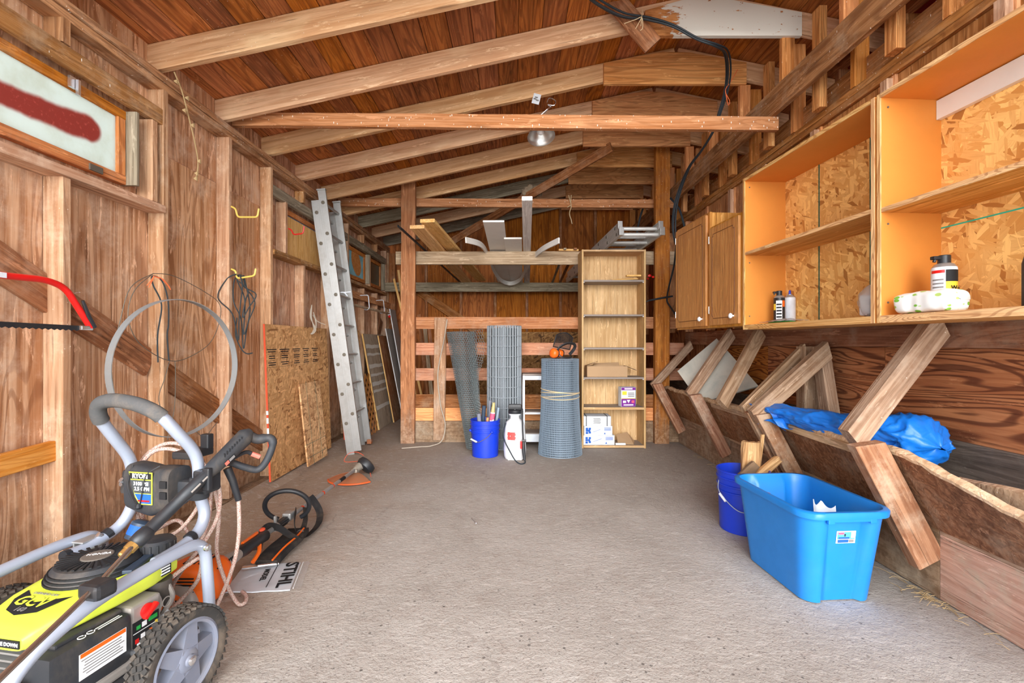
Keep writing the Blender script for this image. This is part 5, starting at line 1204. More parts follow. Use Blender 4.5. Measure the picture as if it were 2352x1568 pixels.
for k in range(3): mb.tube(spline([(-1.96, 4.50, 1.52), (-1.955 - k * .006, 4.48, 1.40), (-1.94 + k * .01, 4.50, 1.28), (-1.96, 4.47 + k * .01, 1.235), (-1.93, 4.53, 1.30 + .02 * k), (-1.95, 4.51, 1.45)], 6), .004, 5)
mb.tube(spline([(-1.95, 4.5, 1.42), (-1.92, 4.54, 1.36), (-1.86, 4.58, 1.33)], 5), .004, 5)
tag(obj('white_strap', mb, M['twine_grey'], None, smooth=True), 'pale cord hanging from the stud above the large OSB sheet', 'cord')

# ================================================================ hoop, wire and cords on the stud
hcn = V(-1.80, 2.50, 1.015); hu = V(.21, .98, 0).normalized(); hn = hu.cross(V(0, 0, 1))
mb = MB(); P = [hcn + hu * math.cos(a) * .37 + V(0, 0, math.sin(a) * .37) for a in [2 * PI * k / 72 for k in range(72)]]
R_ = [q for q in P]
b = 0; vs = []; fs = []
for a in [2 * PI * k / 72 for k in range(72)]:
    d = hu * math.cos(a) + V(0, 0, math.sin(a)); 
    for s_, rr in ((-.019, .366), (.019, .366), (.019, .37), (-.019, .37)): vs.append(hcn + d * rr + hn * s_)
for k in range(72):
    l = (k + 1) % 72
    for j in range(4): fs.append((k * 4 + j, k * 4 + (j + 1) % 4, l * 4 + (j + 1) % 4, l * 4 + j))
mb.add(vs, fs); tag(obj('metal_hoop', mb, M['hoop'], None, smooth=30), 'large zinc grey metal hoop hanging on the left wall', 'hoop')
mb = MB()
def LW(px, py, X=-1.93): return onx(px, py, X)
mb.tube(spline([LW(352, 628), LW(300, 660), LW(275, 740), LW(262, 800), LW(256, 850), LW(262, 900)], 6), .0022, 5)
mb.tube(spline([LW(352, 628), LW(310, 665), LW(294, 720), LW(310, 775), LW(345, 808), LW(390, 828), LW(430, 822), LW(480, 790), LW(502, 745), LW(505, 700), LW(470, 670), LW(400, 634), LW(352, 628)], 6), .0022, 5)
mb.tube(spline([LW(390, 828), LW(378, 870), LW(365, 920), LW(390, 985)], 6), .0022, 5); mb.tube(spline([LW(402, 828), LW(403, 870), LW(400, 940), LW(384, 1010)], 6), .0022, 5)
mb.tube(spline([LW(450, 990), LW(470, 1003), LW(490, 980), LW(500, 968)], 5), .0022, 5)
tag(obj('wire_loops', mb, M['wire'], None, smooth=True), 'thin loose fence wire looped around the metal hoop', 'wire')
mb = MB()
mb.tube(spline([LW(363, 832, -1.92), LW(362, 770, -1.92), LW(371, 700, -1.92), LW(352, 655, -1.92), LW(350, 634, -1.93), LW(372, 645, -1.92), LW(386, 690, -1.92), LW(387, 745, -1.92), LW(384, 770, -1.92), LW(388, 828, -1.92)], 6), .004, 6)
tag(obj('black_cord', mb, M['cord'], None, smooth=True), 'short black cord hanging doubled over a nail above the hoop', 'cord')
mb = MB()
for k, q in enumerate(((338, 655), (342, 660), (390, 660), (392, 665), (385, 655))): mb.tube(spline([LW(353, 634, -1.925), LW((353 + q[0]) / 2 + 3, 642, -1.92), LW(q[0], q[1], -1.92)], 4), .0026, 5)
tag(obj('orange_twine', mb, M['orange_twine'], None), 'frayed tuft of orange twine on the stud above the hoop', 'twine')

# ================================================================ bow saw
bs = thing('bow_saw', 'red bow saw with black blade hanging on the left wall', 'saw', (-1.94, 1.75, 1.22))
fp = fillet([V(-1.94, 1.30, 1.22), V(-1.94, 1.34, 1.38), V(-1.94, 1.50, 1.42), LW(0, 632, -1.94), LW(105, 642, -1.94), LW(150, 660, -1.94), LW(208, 752, -1.94)], .06, 6)
mb = MB(); mb.tube(fp, .0135, 12); obj('frame', mb, M['red'], bs, smooth=True)
mb = MB(); a, b = V(-1.94, 1.31, 1.225), LW(182, 754, -1.94); nt = 60; d = (b - a)
poly = [a + V(0, 0, .012), b + V(0, 0, .012)] + [a + d * (1 - k / nt) + V(0, 0, -.012 if k % 2 else -.006) for k in range(nt + 1)]
mb.prism(poly, (1, 0, 0), .0016); obj('blade', mb, M['black'], bs)
mb = MB(); mb.box(LW(197, 753, -1.94), (.02, .055, .02), ch=.003); obj('clamp', mb, M['steel'], bs)
mb = MB(); mb.tube([LW(190, 690, -1.925), LW(203, 725, -1.925), LW(218, 752, -1.925)], [.006, .009, .008], 8); obj('lever', mb, M['black'], bs, smooth=True)
mb = MB(); mb.box(LW(5, 631, -1.925), (.002, .03, .02)); obj('sticker', mb, M['box_white'], bs)
mb = MB(); mb.tube([LW(155, 676, -1.995), LW(183, 671, -1.90)], .003, 6); tag(obj('nail', mb, M['steel'], None), 'long bright nail in the stud holding the red saw', 'nail')

# ---- dead vine hanging from the plate
mb = MB(); mb.tube(spline([onx(400, 165, -1.97), onx(418, 210, -1.96), onx(435, 275, -1.96), onx(448, 330, -1.96), onx(455, 375, -1.97), onx(450, 410, -1.97)], 6), .004, 6)
for q in ((405, 190), (430, 228), (424, 256), (443, 290), (458, 372), (452, 400), (450, 412)):
    p = onx(q[0], q[1], -1.95); mb.grid(lambda u, v: p + V(.012 * math.sin(u * 4), (u - .5) * .04, (v - .5) * .026 * math.sin(PI * (.08 + .84 * u)) + .012 * u * v), 4, 2)
tag(obj('dead_vine', mb, M['straw'], None), 'dry dead vine hanging from the left wall plate', 'vine')

# ================================================================ pressure washer
PO, PR, PD = V(-1.39, 1.50, 0), V(.985, -.174, 0), V(.174, .985, 0)
def PW(x, y, z): return PO + PR * x + PD * y + V(0, 0, z)
PM = Matrix((PR, PD, V(0, 0, 1))).transposed().to_4x4(); PM.translation = PO
pw = thing('pressure_washer', 'lime green pressure washer with silver tube frame beside the left wall', 'pressure washer', PO)
def pobj(name, mb, m, parent=None, smooth=False): return obj(name, mb, M[m] if isinstance(m, str) else m, parent or pw, PM, smooth)
for sg in (1, -1):
    cx, R = .345 * sg, .155
    mb = MB(); prof = [(.118, -.030), (.135, -.036), (.146, -.034), (.150, -.026), (.151, 0), (.150, .026), (.146, .034), (.135, .036), (.118, .030)]
    mb.lathe(prof, (cx, .014, R), (1, 0, 0), 48, cap=False, up=(0, 0, 1)); w = pobj('wheel', mb, 'rubber', smooth=True)
    mb = MB()
    for k in range(44):
        a = 2 * PI * k / 44
        for row, off in ((-.027, .25), (-.009, -.25), (.009, .25), (.027, -.25)):
            aa = a + off * .07; c = V(cx + row, .014 + math.sin(aa) * .1515, R + math.cos(aa) * .1515)
            mb.box(c, (.0135, .0145, .008), M=Matrix.Rotation(-aa, 3, 'X') @ Matrix.Rotation(.5 if row * off > 0 else -.5, 3, 'Z'))
    stuff(pobj('tread', mb, 'rubber', w))
    mb = MB(); mb.lathe([(.119, -.030), (.119, .030), (.112, .033), (.104, .028), (.104, -.028), (.112, -.033)], (cx, .014, R), (1, 0, 0), 48, cap=False); rm = pobj('rim', mb, 'grey_plastic', w, smooth=40)
    for k in range(5):
        a = 2 * PI * k / 5 + .25; u, v = V(0, math.sin(a), math.cos(a)), V(0, math.cos(a), -math.sin(a)); c = V(cx, .014, R)
        pts = []
        for q, hw, d0, d1 in ((.02, .030, -.020, .032), (.106, .017, -.016, .020)):
            for s_, dd in ((-1, d0), (1, d0), (1, d1), (-1, d1)): pts.append(c + u * q + v * hw * s_ + V(sg * dd, 0, 0))
        mb = MB(); mb.hexa(pts); pobj('spoke', mb, 'grey_plastic', w)
    mb = MB(); mb.lathe([(.036, -.03), (.036, .03), (.028, .036), (.018, .036), (.016, .042), (.004, .043)], (cx, .014, R), (sg, 0, 0), 24); pobj('hub', mb, 'grey_plastic', w, smooth=40)
    mb = MB(); mb.lathe([(.014, .038), (.014, .046), (.008, .049)], (cx, .014, R), (sg, 0, 0), 12); pobj('axle_bolt', mb, 'steel', w)
# frame
for sg, x in ((1, .21), (-1, -.26)):
    P = fillet([(x, .26, .08), (x, .27, .17), (x * .98, .252, .42), (x, .10, .425), (x, -.15, .405), (x, -.30, .35), (x, -.37, .26), (x, -.38, .02)], .07, 6)
    mb = MB(); mb.tube(P, .0195, 14); fr = pobj('frame_tube', mb, 'silver_paint', smooth=True)
    mb = MB(); mb.lathe([(.013, 0), (.013, .008), (.009, .010), (.009, .014)], (x + sg * .018, .235, .40), (sg, 0, 0), 12); pobj('bolt', mb, 'steel', fr)
    mb = MB(); mb.tube(fillet([(x, .26, .09), (x * .9, .10, .075), (x * .9, -.30, .075), (x, -.37, .08)], .05), .016, 10); pobj('lower_tube', mb, 'silver_paint', smooth=True)
mb = MB(); mb.tube([(-.36, .014, .155), (.36, .014, .155)], .010, 10); pobj('axle', mb, 'steel', smooth=True)
mb = MB(); mb.box((-.02, -.06, .10), (.44, .62, .008)); mb.box((.19, -.06, .088), (.006, .62, .03)); pobj('base_plate', mb, 'black_dusty')
for x, y in ((.15, .10), (.16, -.24), (.10, -.30)): mb = MB(); mb.lathe([(.014, .104), (.014, .112), (.008, .118)], (x, y, 0), n=12); pobj('bolt', mb, 'steel')
# handle
hpth = [(-.20, .10, .40), (-.195, .17, .405), (-.19, .27, .44), (-.172, .305, .52), (-.168, .30, .62), (-.168, .285, .70), (-.166, .22, .80), (-.160, .17, .875), (-.135, .15, .925), (-.08, .145, .943), (-.0, .145, .938), (.07, .15, .918), (.115, .165, .885), (.132, .215, .815), (.137, .27, .745), (.136, .295, .68), (.135, .30, .58), (.141, .318, .49), (.150, .28, .435), (.155, .20, .41), (.155, .10, .40)]
hs = spline(hpth, 5)
mb = MB(); mb.tube(hs, .0205, 14); hd = pobj('handle', mb, 'silver_paint', smooth=True)
mb = MB(); i0, i1 = 6 * 5 + 4, 12 * 5 + 1; mb.tube(hs[i0:i1], .0255, 14); pobj('foam_grip', mb, 'foam', hd, smooth=True)
for P in (((-.195, .215, .418), (-.193, .235, .427)), ((.153, .235, .423), (.152, .255, .429))): mb = MB(); mb.tube(P, .0225, 14); pobj('ring', mb, 'black', hd)
mb = MB(); mb.box((-.215, .17, .425), (.05, .07, .006), ch=.002); mb.box((-.238, .17, .40), (.006, .06, .05), ch=.002); pobj('lock_bracket', mb, 'alu')
mb = MB(); mb.lathe([(.021, 0), (.021, -.02)], (-.20, .10, .40), (0, 1, -.05), 12); pobj('end_plug', mb, 'black', hd)
for x, z in ((-.19, .415), (-.172, .60)): mb = MB(); mb.lathe([(.010, 0), (.010, .016), (.005, .017)], (x, .20 if z < .5 else .27, z + .01), (-.1, -.7, .6), 10); pobj('bolt', mb, 'steel', hd)
# black bracket with the name plate
br_b = MB()
def bf(u, v):
    a = 2 * PI * v; x = -.115 + .195 * u; zc = .605; hh = (.085 + .012 * math.sin(PI * u)) * (1 - .12 * u); hw = .052
    return V(x, .272 + math.copysign(abs(math.cos(a)) ** .5, math.cos(a)) * hw, zc + math.copysign(abs(math.sin(a)) ** .5, math.sin(a)) * hh - .02 * (1 - abs(2 * u - 1)))
br_b.grid(bf, 10, 24)
for i in (0, 1): br_b.f.append(tuple((k if i else 23 - k) + i * 10 * 25 for k in range(24))); br_b.m.append(0)
nb = pobj('name_bracket', br_b, 'black_dusty', smooth=50)
mb = MB(); mb.lathe([(.031, -.042), (.033, -.035), (.033, .035), (.031, .042)], (-.168, .298, .605), (0, .12, 1), 20); mb.box((-.13, .28, .60), (.06, .05, .055), ch=.012); pobj('clamp', mb, 'black_dusty', nb, smooth=40)
mb = MB(); mb.lathe([(.031, -.042), (.033, -.035), (.033, .035), (.031, .042)], (.136, .30, .595), (0, 0, 1), 20); mb.box((.10, .285, .60), (.07, .05, .055), ch=.012); pobj('clamp', mb, 'black_dusty', nb, smooth=40)
mb = MB(); mb.lathe([(.008, 0), (.008, .01)], (-.168, .262, .605), (0, -1, 0), 10); pobj('bolt', mb, 'steel', nb)
for z in (.625, .585): mb = MB(); mb.box((.062, .217, z), (.028, .006, .026)); pobj('vent', mb, 'ink', nb)
fy = .2185
def plate(z, x0, x1): return (x0, fy, z), (x1, fy, z)
mb = MB(); mb.prism([(-.088, fy, .668), (.015, fy, .668), (.015, fy, .548), (-.04, fy, .548), (-.06, fy, .575)], (0, -1, 0), .002); pobj('name_plate', mb, 'lime', nb)
mb = MB(); mb.prism([(-.084, fy - .002, .664), (.011, fy - .002, .664), (.011, fy - .002, .642), (-.080, fy - .002, .642)], (0, -1, 0), .0012); pobj('plate_print', mb, 'ink', nb)
mb = MB(); mb.prism([(-.079, fy - .002, .638), (.011, fy - .002, .638), (.011, fy - .002, .590), (-.062, fy - .002, .590)], (0, -1, 0), .0012); pobj('plate_print', mb, 'print_dark', nb)
mb = MB(); mb.prism([(-.061, fy - .002, .587), (.011, fy - .002, .587), (.011, fy - .002, .552), (-.037, fy - .002, .552)], (0, -1, 0), .0012); pobj('plate_print', mb, 'box_print', nb)
mb = MB(); mb.box((-.02, fy - .004, .562), (.05, .001, .006)); pobj('plate_print', mb, 'red', nb)
def ptext(s, x, y, z, size, m, up=(0, 0, 1), right=(1, 0, 0), parent=None, bold=0.0, sx=1.0):
    R3 = PM.to_3x3(); return text('lettering', s, M[m], parent or pw, PM @ V(x, y, z), R3 @ V(*right), R3 @ V(*up), size, .0005, bold=bold, sx=sx)
ptext('RYOBI', -.036, fy - .0035, .653, .024, 'ink_white', parent=nb, bold=.0008)
ptext('3100 PSI', -.032, fy - .0035, .625, .019, 'ink_white', parent=nb, bold=.0004); ptext('2.5 GPM', -.028, fy - .0035, .606, .019, 'ink_white', parent=nb, bold=.0004)
mb = MB(); mb.tube(spline([(-.09, .235, .69), (-.088, .212, .62), (-.06, .21, .56), (-.035, .213, .545)], 5), .0025, 6); mb.tube(spline([(.03, .235, .69), (-.005, .212, .66), (-.02, .21, .60), (-.035, .213, .545)], 5), .002, 6); mb.ball((-.04, .212, .542), .012, 10); pobj('starter_cord', mb, 'black')
mb = MB(); mb.box((.075, .40, .75), (.038, .03, .06), ch=.006); mb.box((.05, .36, .71), (.09, .11, .03), ch=.008); pobj('hose_hook', mb, 'black')
mb = MB(); mb.box((.17, .30, .625), (.06, .075, .09), ch=.012); mb.box((.205, .265, .64), (.03, .02, .085), ch=.006); pobj('gun_holder', mb, 'black')
# engine
def cf(u, v):
    ks = [(.24, .10, .360, .315), (.225, .135, .376, .305), (.12, .158, .388, .30), (0, .155, .383, .298), (-.09, .142, .374, .296), (-.15, .122, .362, .290), (-.19, .10, .345, .286), (-.21, .085, .33, .290)]
    i = min(u * (len(ks) - 1), len(ks) - 1.001); k = int(i); t = i - k; y, w, zt, zb = [a + (b - a) * t for a, b in zip(ks[k], ks[k + 1])]
    a = 2 * PI * v; c, s_ = math.cos(a), math.sin(a); e = .42
    return V(-.02 + math.copysign(abs(c) ** e, c) * w, y, (zt + zb) / 2 + math.copysign(abs(s_) ** e, s_) * (zt - zb) / 2)
mb = MB(); mb.grid(cf, 28, 32)
for i in (0, 1): mb.f.append(tuple((31 - k if i == 0 else k) + i * 28 * 33 for k in range(32))); mb.m.append(0)
cov = pobj('engine_cover', mb, 'lime', smooth=50)
gc = V(-.035, .065, 0)
mb = MB(); mb.lathe([(.132, .372), (.130, .384), (.120, .404), (.108, .418), (.085, .424), (.03, .426)], gc, n=40); gr = pobj('fan_grille', mb, 'black_dusty', smooth=30)
mb = MB()
for k in range(30):
    a = 2 * PI * k / 30; u = V(math.cos(a), math.sin(a), 0); v = V(-u.y, u.x, 0)
    p = [gc + u * r + v * w * s_ + V(0, 0, z) for z in (.4235, .4275) for r, w, s_ in ((.048, .0016, -1), (.048, .0016, 1), (.105, .0045, 1), (.105, .0045, -1))]
    mb.hexa([p[0], p[1], p[2], p[3], p[4], p[5], p[6], p[7]])
stuff(pobj('grille_slots', mb, 'ink', gr))
mb = MB(); mb.lathe([(.044, .4255), (.044, .4285), (.041, .4295)], gc, n=30); pobj('hub_disc', mb, 'grille_grey', gr)
ptext('HONDA', gc.x, gc.y + .006, .4298, .019, 'ink_white', (-.45, .9, 0), (.9, .45, 0), gr)
mb = MB()
for row in range(3):
    for k in range(26):
        a = -2.6 + 3.9 * k / 26; r = (.1315, .127, .121)[row]; z = (.381, .392, .4025)[row]; u = V(math.cos(a), math.sin(a), 0)
        mb.box(gc + u * r + V(0, 0, z), (.004, .018 if k % 2 else .022, .0065), M=Matrix.Rotation(a, 3, 'Z'))
stuff(pobj('side_slots', mb, 'ink', gr))
def top_z(x, y):
    best = .3
    for i in range(29):
        for j in range(33):
            p = cf(i / 28, j / 32)
            if abs(p.y - y) < .012 and abs(p.x - x) < .02: best = max(best, p.z)
    return best
dec = [(-.115, -.075), (-.05, -.092), (.06, -.08), (.048, -.115), (.025, -.15), (-.03, -.168), (-.08, -.155), (-.11, -.115)]
mb = MB(); nd = len(dec); vs = [(x, y, top_z(x, y) + .0015) for x, y in dec]; cz = (-.03, -.12, top_z(-.03, -.12) + .0025)
mb.add(vs + [cz], [(i, (i + 1) % nd, nd) for i in range(nd)]); dc = pobj('decal', mb, 'ink', cov)
ptext('GCV', -.035, -.12, top_z(-.03, -.12) + .0035, .055, 'lime', (0, 1, .12), (1, 0, 0), dc, .001); ptext('160', -.035, -.15, top_z(-.03, -.15) + .004, .024, 'print_grey', (0, 1, .12), (1, 0, 0), dc); ptext('OVERHEAD CAM', -.03, -.088, top_z(-.03, -.1) + .004, .012, 'print_grey', (0, 1, .12), (1, 0, 0), dc)
mb = MB(); mb.box((.015, -.2125, .310), (.085, .003, .022)); il = pobj('idle_label', mb, 'ink', cov); ptext('IDLE DOWN', .015, -.2145, .310, .0145, 'ink_white', parent=il, bold=.0004)
mb = MB(); mb.lathe([(.05, .385), (.052, .39), (.052, .43), (.046, .438), (.02, .441)], (.065, .195, 0), n=32)
for k in range(16): a = 2 * PI * k / 16; mb.box((.065 + math.cos(a) * .052, .195 + math.sin(a) * .052, .41), (.006, .006, .036), M=Matrix.Rotation(a, 3, 'Z'))
pobj('fuel_cap', mb, 'black_dusty', smooth=30)
mb = MB(); mb.lathe([(.05, .365), (.05, .388)], (.065, .195, 0), n=24); pobj('filler_neck', mb, 'lime', smooth=True)
mb = MB(); mb.box((.10, .09, .398), (.03, .12, .012), M=Matrix.Rotation(.35, 3, 'Z'), ch=.003); pobj('throttle_bar', mb, 'tube_blue')
# fuel warning on the side
sx_ = cf(.22, 0).x + .002
mb = MB(); mb.box((sx_ + .001, .135, .345), (.002, .10, .036)); fw = pobj('fuel_label', mb, 'ink', cov)
mb = MB(); mb.lathe([(.015, 0), (.015, .001)], (sx_ + .002, .103, .345), (1, 0, 0), 20); pobj('fuel_sign', mb, 'ink_white', fw)
mb = MB(); mb.tube([(sx_ + .003, .103 + math.cos(t) * .0145, .345 + math.sin(t) * .0145) for t in [2 * PI * k / 24 for k in range(24)]], .002, 6, closed=True); mb.tube([(sx_ + .003, .094, .355), (sx_ + .003, .112, .335)], .002, 6); pobj('fuel_sign', mb, 'red', fw)
for k in range(3): mb = MB(); mb.box((sx_ + .0025, .152, .355 - .010 * k), (.001, .056, .005)); pobj('fuel_print', mb, 'ink_white', fw)
# engine block, air box, panel
mb = MB(); mb.box((-.03, .02, .205), (.22, .30, .19), ch=.012); pobj('engine_block', mb, 'block')
mb = MB()
for k in range(7): mb.box((-.03, -.15, .14 + k * .022), (.20, .05, .006))
pobj('cooling_fins', mb, 'alu')['kind'] = 'stuff'
mb = MB(); mb.box((.115, -.105, .21), (.115, .235, .155), ch=.022); ab = pobj('air_box', mb, 'black_dusty', smooth=40)
mb = MB(); mb.box((.10, -.09, .292), (.08, .19, .014), ch=.006); pobj('air_box_lid', mb, 'black_dusty', ab)
ax = .1735
mb = MB(); mb.box((ax, -.08, .215), (.0016, .135, .075)); wl_ = pobj('warning_label', mb, 'ink_white', ab)
mb = MB(); mb.box((ax + .001, -.08, .246), (.0012, .13, .012)); pobj('warning_band', mb, 'orange', wl_)
for k in range(6): mb = MB(); mb.box((ax + .001, -.085 + .004 * (k % 3), .232 - k * .0085), (.001, .115 - .01 * (k % 2), .0028)); pobj('label_print', mb, 'print_grey', wl_)
for y in (-.125, -.10): mb = MB(); mb.tube([(.155 + .0, y + math.cos(t) * .010, .2895) for t in (0,)] + [(.152 + math.sin(t) * .009, y + math.cos(t) * .009, .2885) for t in [2 * PI * k / 14 for k in range(14)]], .0013, 5); pobj('symbol', mb, 'ink_white', ab)
for k in range(2): mb = MB(); mb.box((.150 + k * .01, -.05, .2885), (.004, .07, .001)); pobj('lid_print', mb, 'ink_white', ab)
mb = MB(); mb.box((.112, .065, .215), (.10, .105, .16), ch=.01); cp = pobj('control_panel', mb, 'panel_grey')
mb = MB(); mb.box((.1635, .062, .20), (.002, .09, .085)); cd = pobj('control_decal', mb, 'ink', cp)
for c, d, m in (((.1652, .085, .228), (.001, .03, .014), 'green'), ((.1652, .035, .222), (.001, .013, .012), 'green'), ((.1652, .055, .224), (.001, .016, .016), 'ink_white'), ((.1652, .06, .207), (.001, .085, .002), 'ink_white'), ((.1652, .08, .19), (.001, .016, .012), 'orange'), ((.1652, .05, .188), (.001, .014, .014), 'ink_white'), ((.1652, .03, .180), (.001, .012, .014), 'red'), ((.1652, .06, .168), (.001, .06, .006), 'ink_white'), ((.1652, .097, .207), (.001, .009, .010), 'yellow')): mb = MB(); mb.box(c, d); pobj('control_print', mb, m, cd)
mb = MB(); mb.lathe([(.022, 0), (.022, .008), (.016, .012)], (.162, .065, .262), (1, 0, 0), 20); mb.box((.178, .065, .262), (.018, .055, .014), M=Matrix.Rotation(.6, 3, 'X'), ch=.004); pobj('choke_knob', mb, 'red', smooth=40)
mb = MB(); mb.box((.165, .125, .205), (.008, .045, .018), M=Matrix.Rotation(.5, 3, 'X'), ch=.003); mb.lathe([(.017, 0), (.017, .012)], (.15, .125, .195), (1, 0, 0), 16); pobj('fuel_valve', mb, 'alu')
mb = MB(); mb.tube(fillet([(.14, .12, .285), (.15, .13, .25), (.155, .11, .22)], .02), .006, 8); mb.tube(fillet([(.13, .17, .29), (.14, .185, .24), (.13, .15, .19)], .02), .010, 8); mb.tube([(.155 + .0, .145 + math.cos(t) * .016, .245 + math.sin(t) * .016) for t in [2 * PI * k / 16 for k in range(16)]], .002, 5, closed=True); pobj('linkage', mb, 'panel_grey', smooth=True)
mb = MB(); mb.lathe([(.034, .22), (.04, .24), (.04, .31)], (.10, .165, 0), n=20); pobj('carburettor', mb, 'block', smooth=True)
mb = MB(); mb.box((.13, -.02, .122), (.09, .19, .03), ch=.008); mb.tube([(.16, .05, .125), (.16, -.10, .13)], .012, 8); pobj('crankcase', mb, 'panel_grey')
mb = MB(); mb.box((.06, -.285, .17), (.12, .08, .13), ch=.012); mb.lathe([(.03, 0), (.03, .06)], (.02, -.32, .2), (0, -1, 0), 16); pobj('pump', mb, 'alu', smooth=40)
mb = MB(); mb.box((-.16, -.04, .24), (.05, .2, .10), ch=.015); pobj('muffler', mb, 'block')
mb = MB(); mb.lathe([(.035, 0), (.035, .06), (.02, .07)], (-.10, .25, .40), (.2, .4, 1), 20); bl = pobj('oil_bottle', mb, 'tube_blue', smooth=True)
mb = MB(); mb.lathe([(.0355, .015), (.0355, .05)], (-.10, .25, .40), (.2, .4, 1), 20, cap=False); pobj('bottle_label', mb, 'box_print', bl)

# ================================================================ spray gun and lance resting on the washer
A_, H_ = V(-1.227, 1.495, .497), V(-1.10, 1.90, .765)
gn = thing('spray_gun', 'long black pressure washer spray gun with red trigger and metal lance', 'spray gun', A_)
gx = (H_ - A_).normalized(); GL = (H_ - A_).length
def GA(t): return A_.lerp(H_, t)
mb = MB(); mb.tube([V(-1.135, 1.0, .40), V(-1.18, 1.31, .462), A_], .0075, 10); obj('lance', mb, M['copper_tube'], gn, smooth=True)
mb = MB(); mb.lathe([(.012, -.045), (.015, -.04), (.015, -.022), (.018, -.02), (.018, 0), (.013, .004)], A_, gx, 8); obj('brass_coupling', mb, M['brass'], gn)
mb = MB(); mb.lathe([(.018, 0), (.024, .006), (.026, .03), (.024, .05), (.021, .055)], A_, gx, 16)
for k in range(12): a = 2 * PI * k / 12
obj('lock_collar', mb, M['black'], gn, smooth=40)
mb = MB(); mb.tube([GA(.11), GA(.38), GA(.385), GA(.62)], [.0205, .0205, .0225, .0225], 18); br = obj('barrel', mb, M['black'], gn, smooth=40)
sdn = gx.cross(V(0, 0, 1)).normalized(); upn = sdn.cross(gx)
fwd = -sdn if sdn.y > 0 else sdn
for t0, t1 in ((.42, .50), (.52, .60)):
    mb = MB(); mb.tube([GA(t0) + sdn * .0215 + upn * .004, GA(t1) + sdn * .0215 + upn * .004], .0035, 6); obj('inlay', mb, M['panel_grey'], br)
mb = MB(); mb.tube([GA(.60), GA(.66), GA(.80), GA(.97), GA(1.0) + upn * .004, GA(1.05)], [.0225, .028, .031, .034, .032, .018], 18); rv = obj('receiver', mb, M['black_dusty'], gn, smooth=40)
for k in range(8):
    c = GA(.74 + k * .026) + sdn * .024 + upn * .018; mb = MB(); mb.tube([c - upn * .008, c + upn * .010 + gx * .008], .0025, 6); obj('vent_slot', mb, M['ink'], rv)
Mg = Matrix((gx, upn, -sdn if False else sdn)).transposed()
def gbox(name, t, o, d, m, parent): 
    mb = MB(); c = GA(t) + sdn * o[1] + upn * o[0]; p = []
    for z in (-1, 1):
        for a, b in ((-1, -1), (1, -1), (1, 1), (-1, 1)): p.append(c + gx * (a * d[0] / 2) + upn * (b * d[1] / 2) + sdn * (z * d[2] / 2))
    mb.hexa(p); return obj(name, mb, M[m], parent)
gbox('gun_label', .76, (-.006, .0315), (.05, .016, .002), 'ink', rv); gbox('gun_label_red', .725, (-.006, .033), (.018, .013, .001), 'salmon', rv); gbox('gun_label_grey', .775, (-.006, .033), (.026, .010, .001), 'print_grey', rv)
lp = spline([GA(1.02) + upn * .0, at(590, 1008, 1.93), at(620, 1006, 1.95), at(626, 1022, 1.95), at(612, 1058, 1.94), at(592, 1078, 1.93), at(560, 1072, 1.90), at(530, 1062, 1.87), GA(.74) - upn * .02], 6)
mb = MB(); mb.tube(lp, [.020] * 10 + [.017] * 8 + [.014] * (len(lp) - 18), 12); obj('hand_grip', mb, M['black_dusty'], gn, smooth=True)
mb = MB(); mb.tube(spline([GA(.80) - upn * .03, at(565, 1038, 1.90), at(585, 1046, 1.92), at(598, 1050, 1.93)], 5), .008, 8); tg = obj('trigger', mb, M['black'], gn, smooth=True)
mb = MB(); mb.tube([at(578, 1042, 1.91), at(597, 1049, 1.925)], .0095, 8); obj('trigger_pad', mb, M['salmon'], tg, smooth=True)
mb = MB(); mb.tube([at(522, 1075, 1.86), at(535, 1105, 1.87), at(548, 1148, 1.89)], [.016, .014, .012], 12)
for k in range(12): pass
obj('strain_relief', mb, M['black'], gn, smooth=True)
mb = MB(); c = V(-1.178, 1.31, .452); mb.box(c, (.07, .06, .045), M=Matrix.Rotation(-.2, 3, 'Z'), ch=.012); obj('lance_clip', mb, M['black'], pw)

# ================================================================ hose
hp_ = [at(548, 1148, 1.89), at(549, 1220, 1.90), at(538, 1290, 1.90), at(512, 1360, 1.90), at(486, 1408, 1.91), at(440, 1420, 1.90), at(400, 1390, 1.86), at(395, 1350, 1.84), at(425, 1300, 1.83), at(465, 1250, 1.86), at(500, 1185, 1.88), at(503, 1120, 1.88), at(478, 1075, 1.87), at(435, 1045, 1.86), at(385, 1030, 1.86), at(345, 1042, 1.85), at(318, 1085, 1.86), at(311, 1150, 1.87), at(325, 1210, 1.87), at(365, 1235, 1.86), at(420, 1210, 1.86), at(470, 1130, 1.88), at(465, 1060, 1.90), at(420, 1022, 1.90), at(370, 1022, 1.90), at(325, 1060, 1.89), at(314, 1130, 1.90), at(345, 1215, 1.92), at(410, 1195, 1.93), at(450, 1250, 1.93), at(478, 1200, 1.92), at(488, 1115, 1.92), at(503, 1180, 1.93), at(498, 1265, 1.96), at(518, 1335, 1.98), at(545, 1384, 2.0), at(562, 1384, 2.01), at(566, 1368, 2.05), at(556, 1358, 2.08)]
for p in hp_: p.z = max(p.z, .011)
hz = spline(hp_, 9)
ho = thing('pressure_hose', 'red and white braided hose looped over the washer and onto the floor', 'hose', hp_[-1])
mb = MB(); mb.tube(hz, .0078, 10); obj('braided_tube', mb, M['hose_braid'], ho, smooth=True)
mb = MB(); P2 = spline([PW(.12, .20, .30), at(430, 1298, 1.74), at(462, 1282, 1.78), at(455, 1330, 1.80), at(420, 1372, 1.80), PW(.10, .18, .16)], 8); mb.tube(P2, .0078, 10); obj('pump_loop', mb, M['hose_braid'], ho, smooth=True)

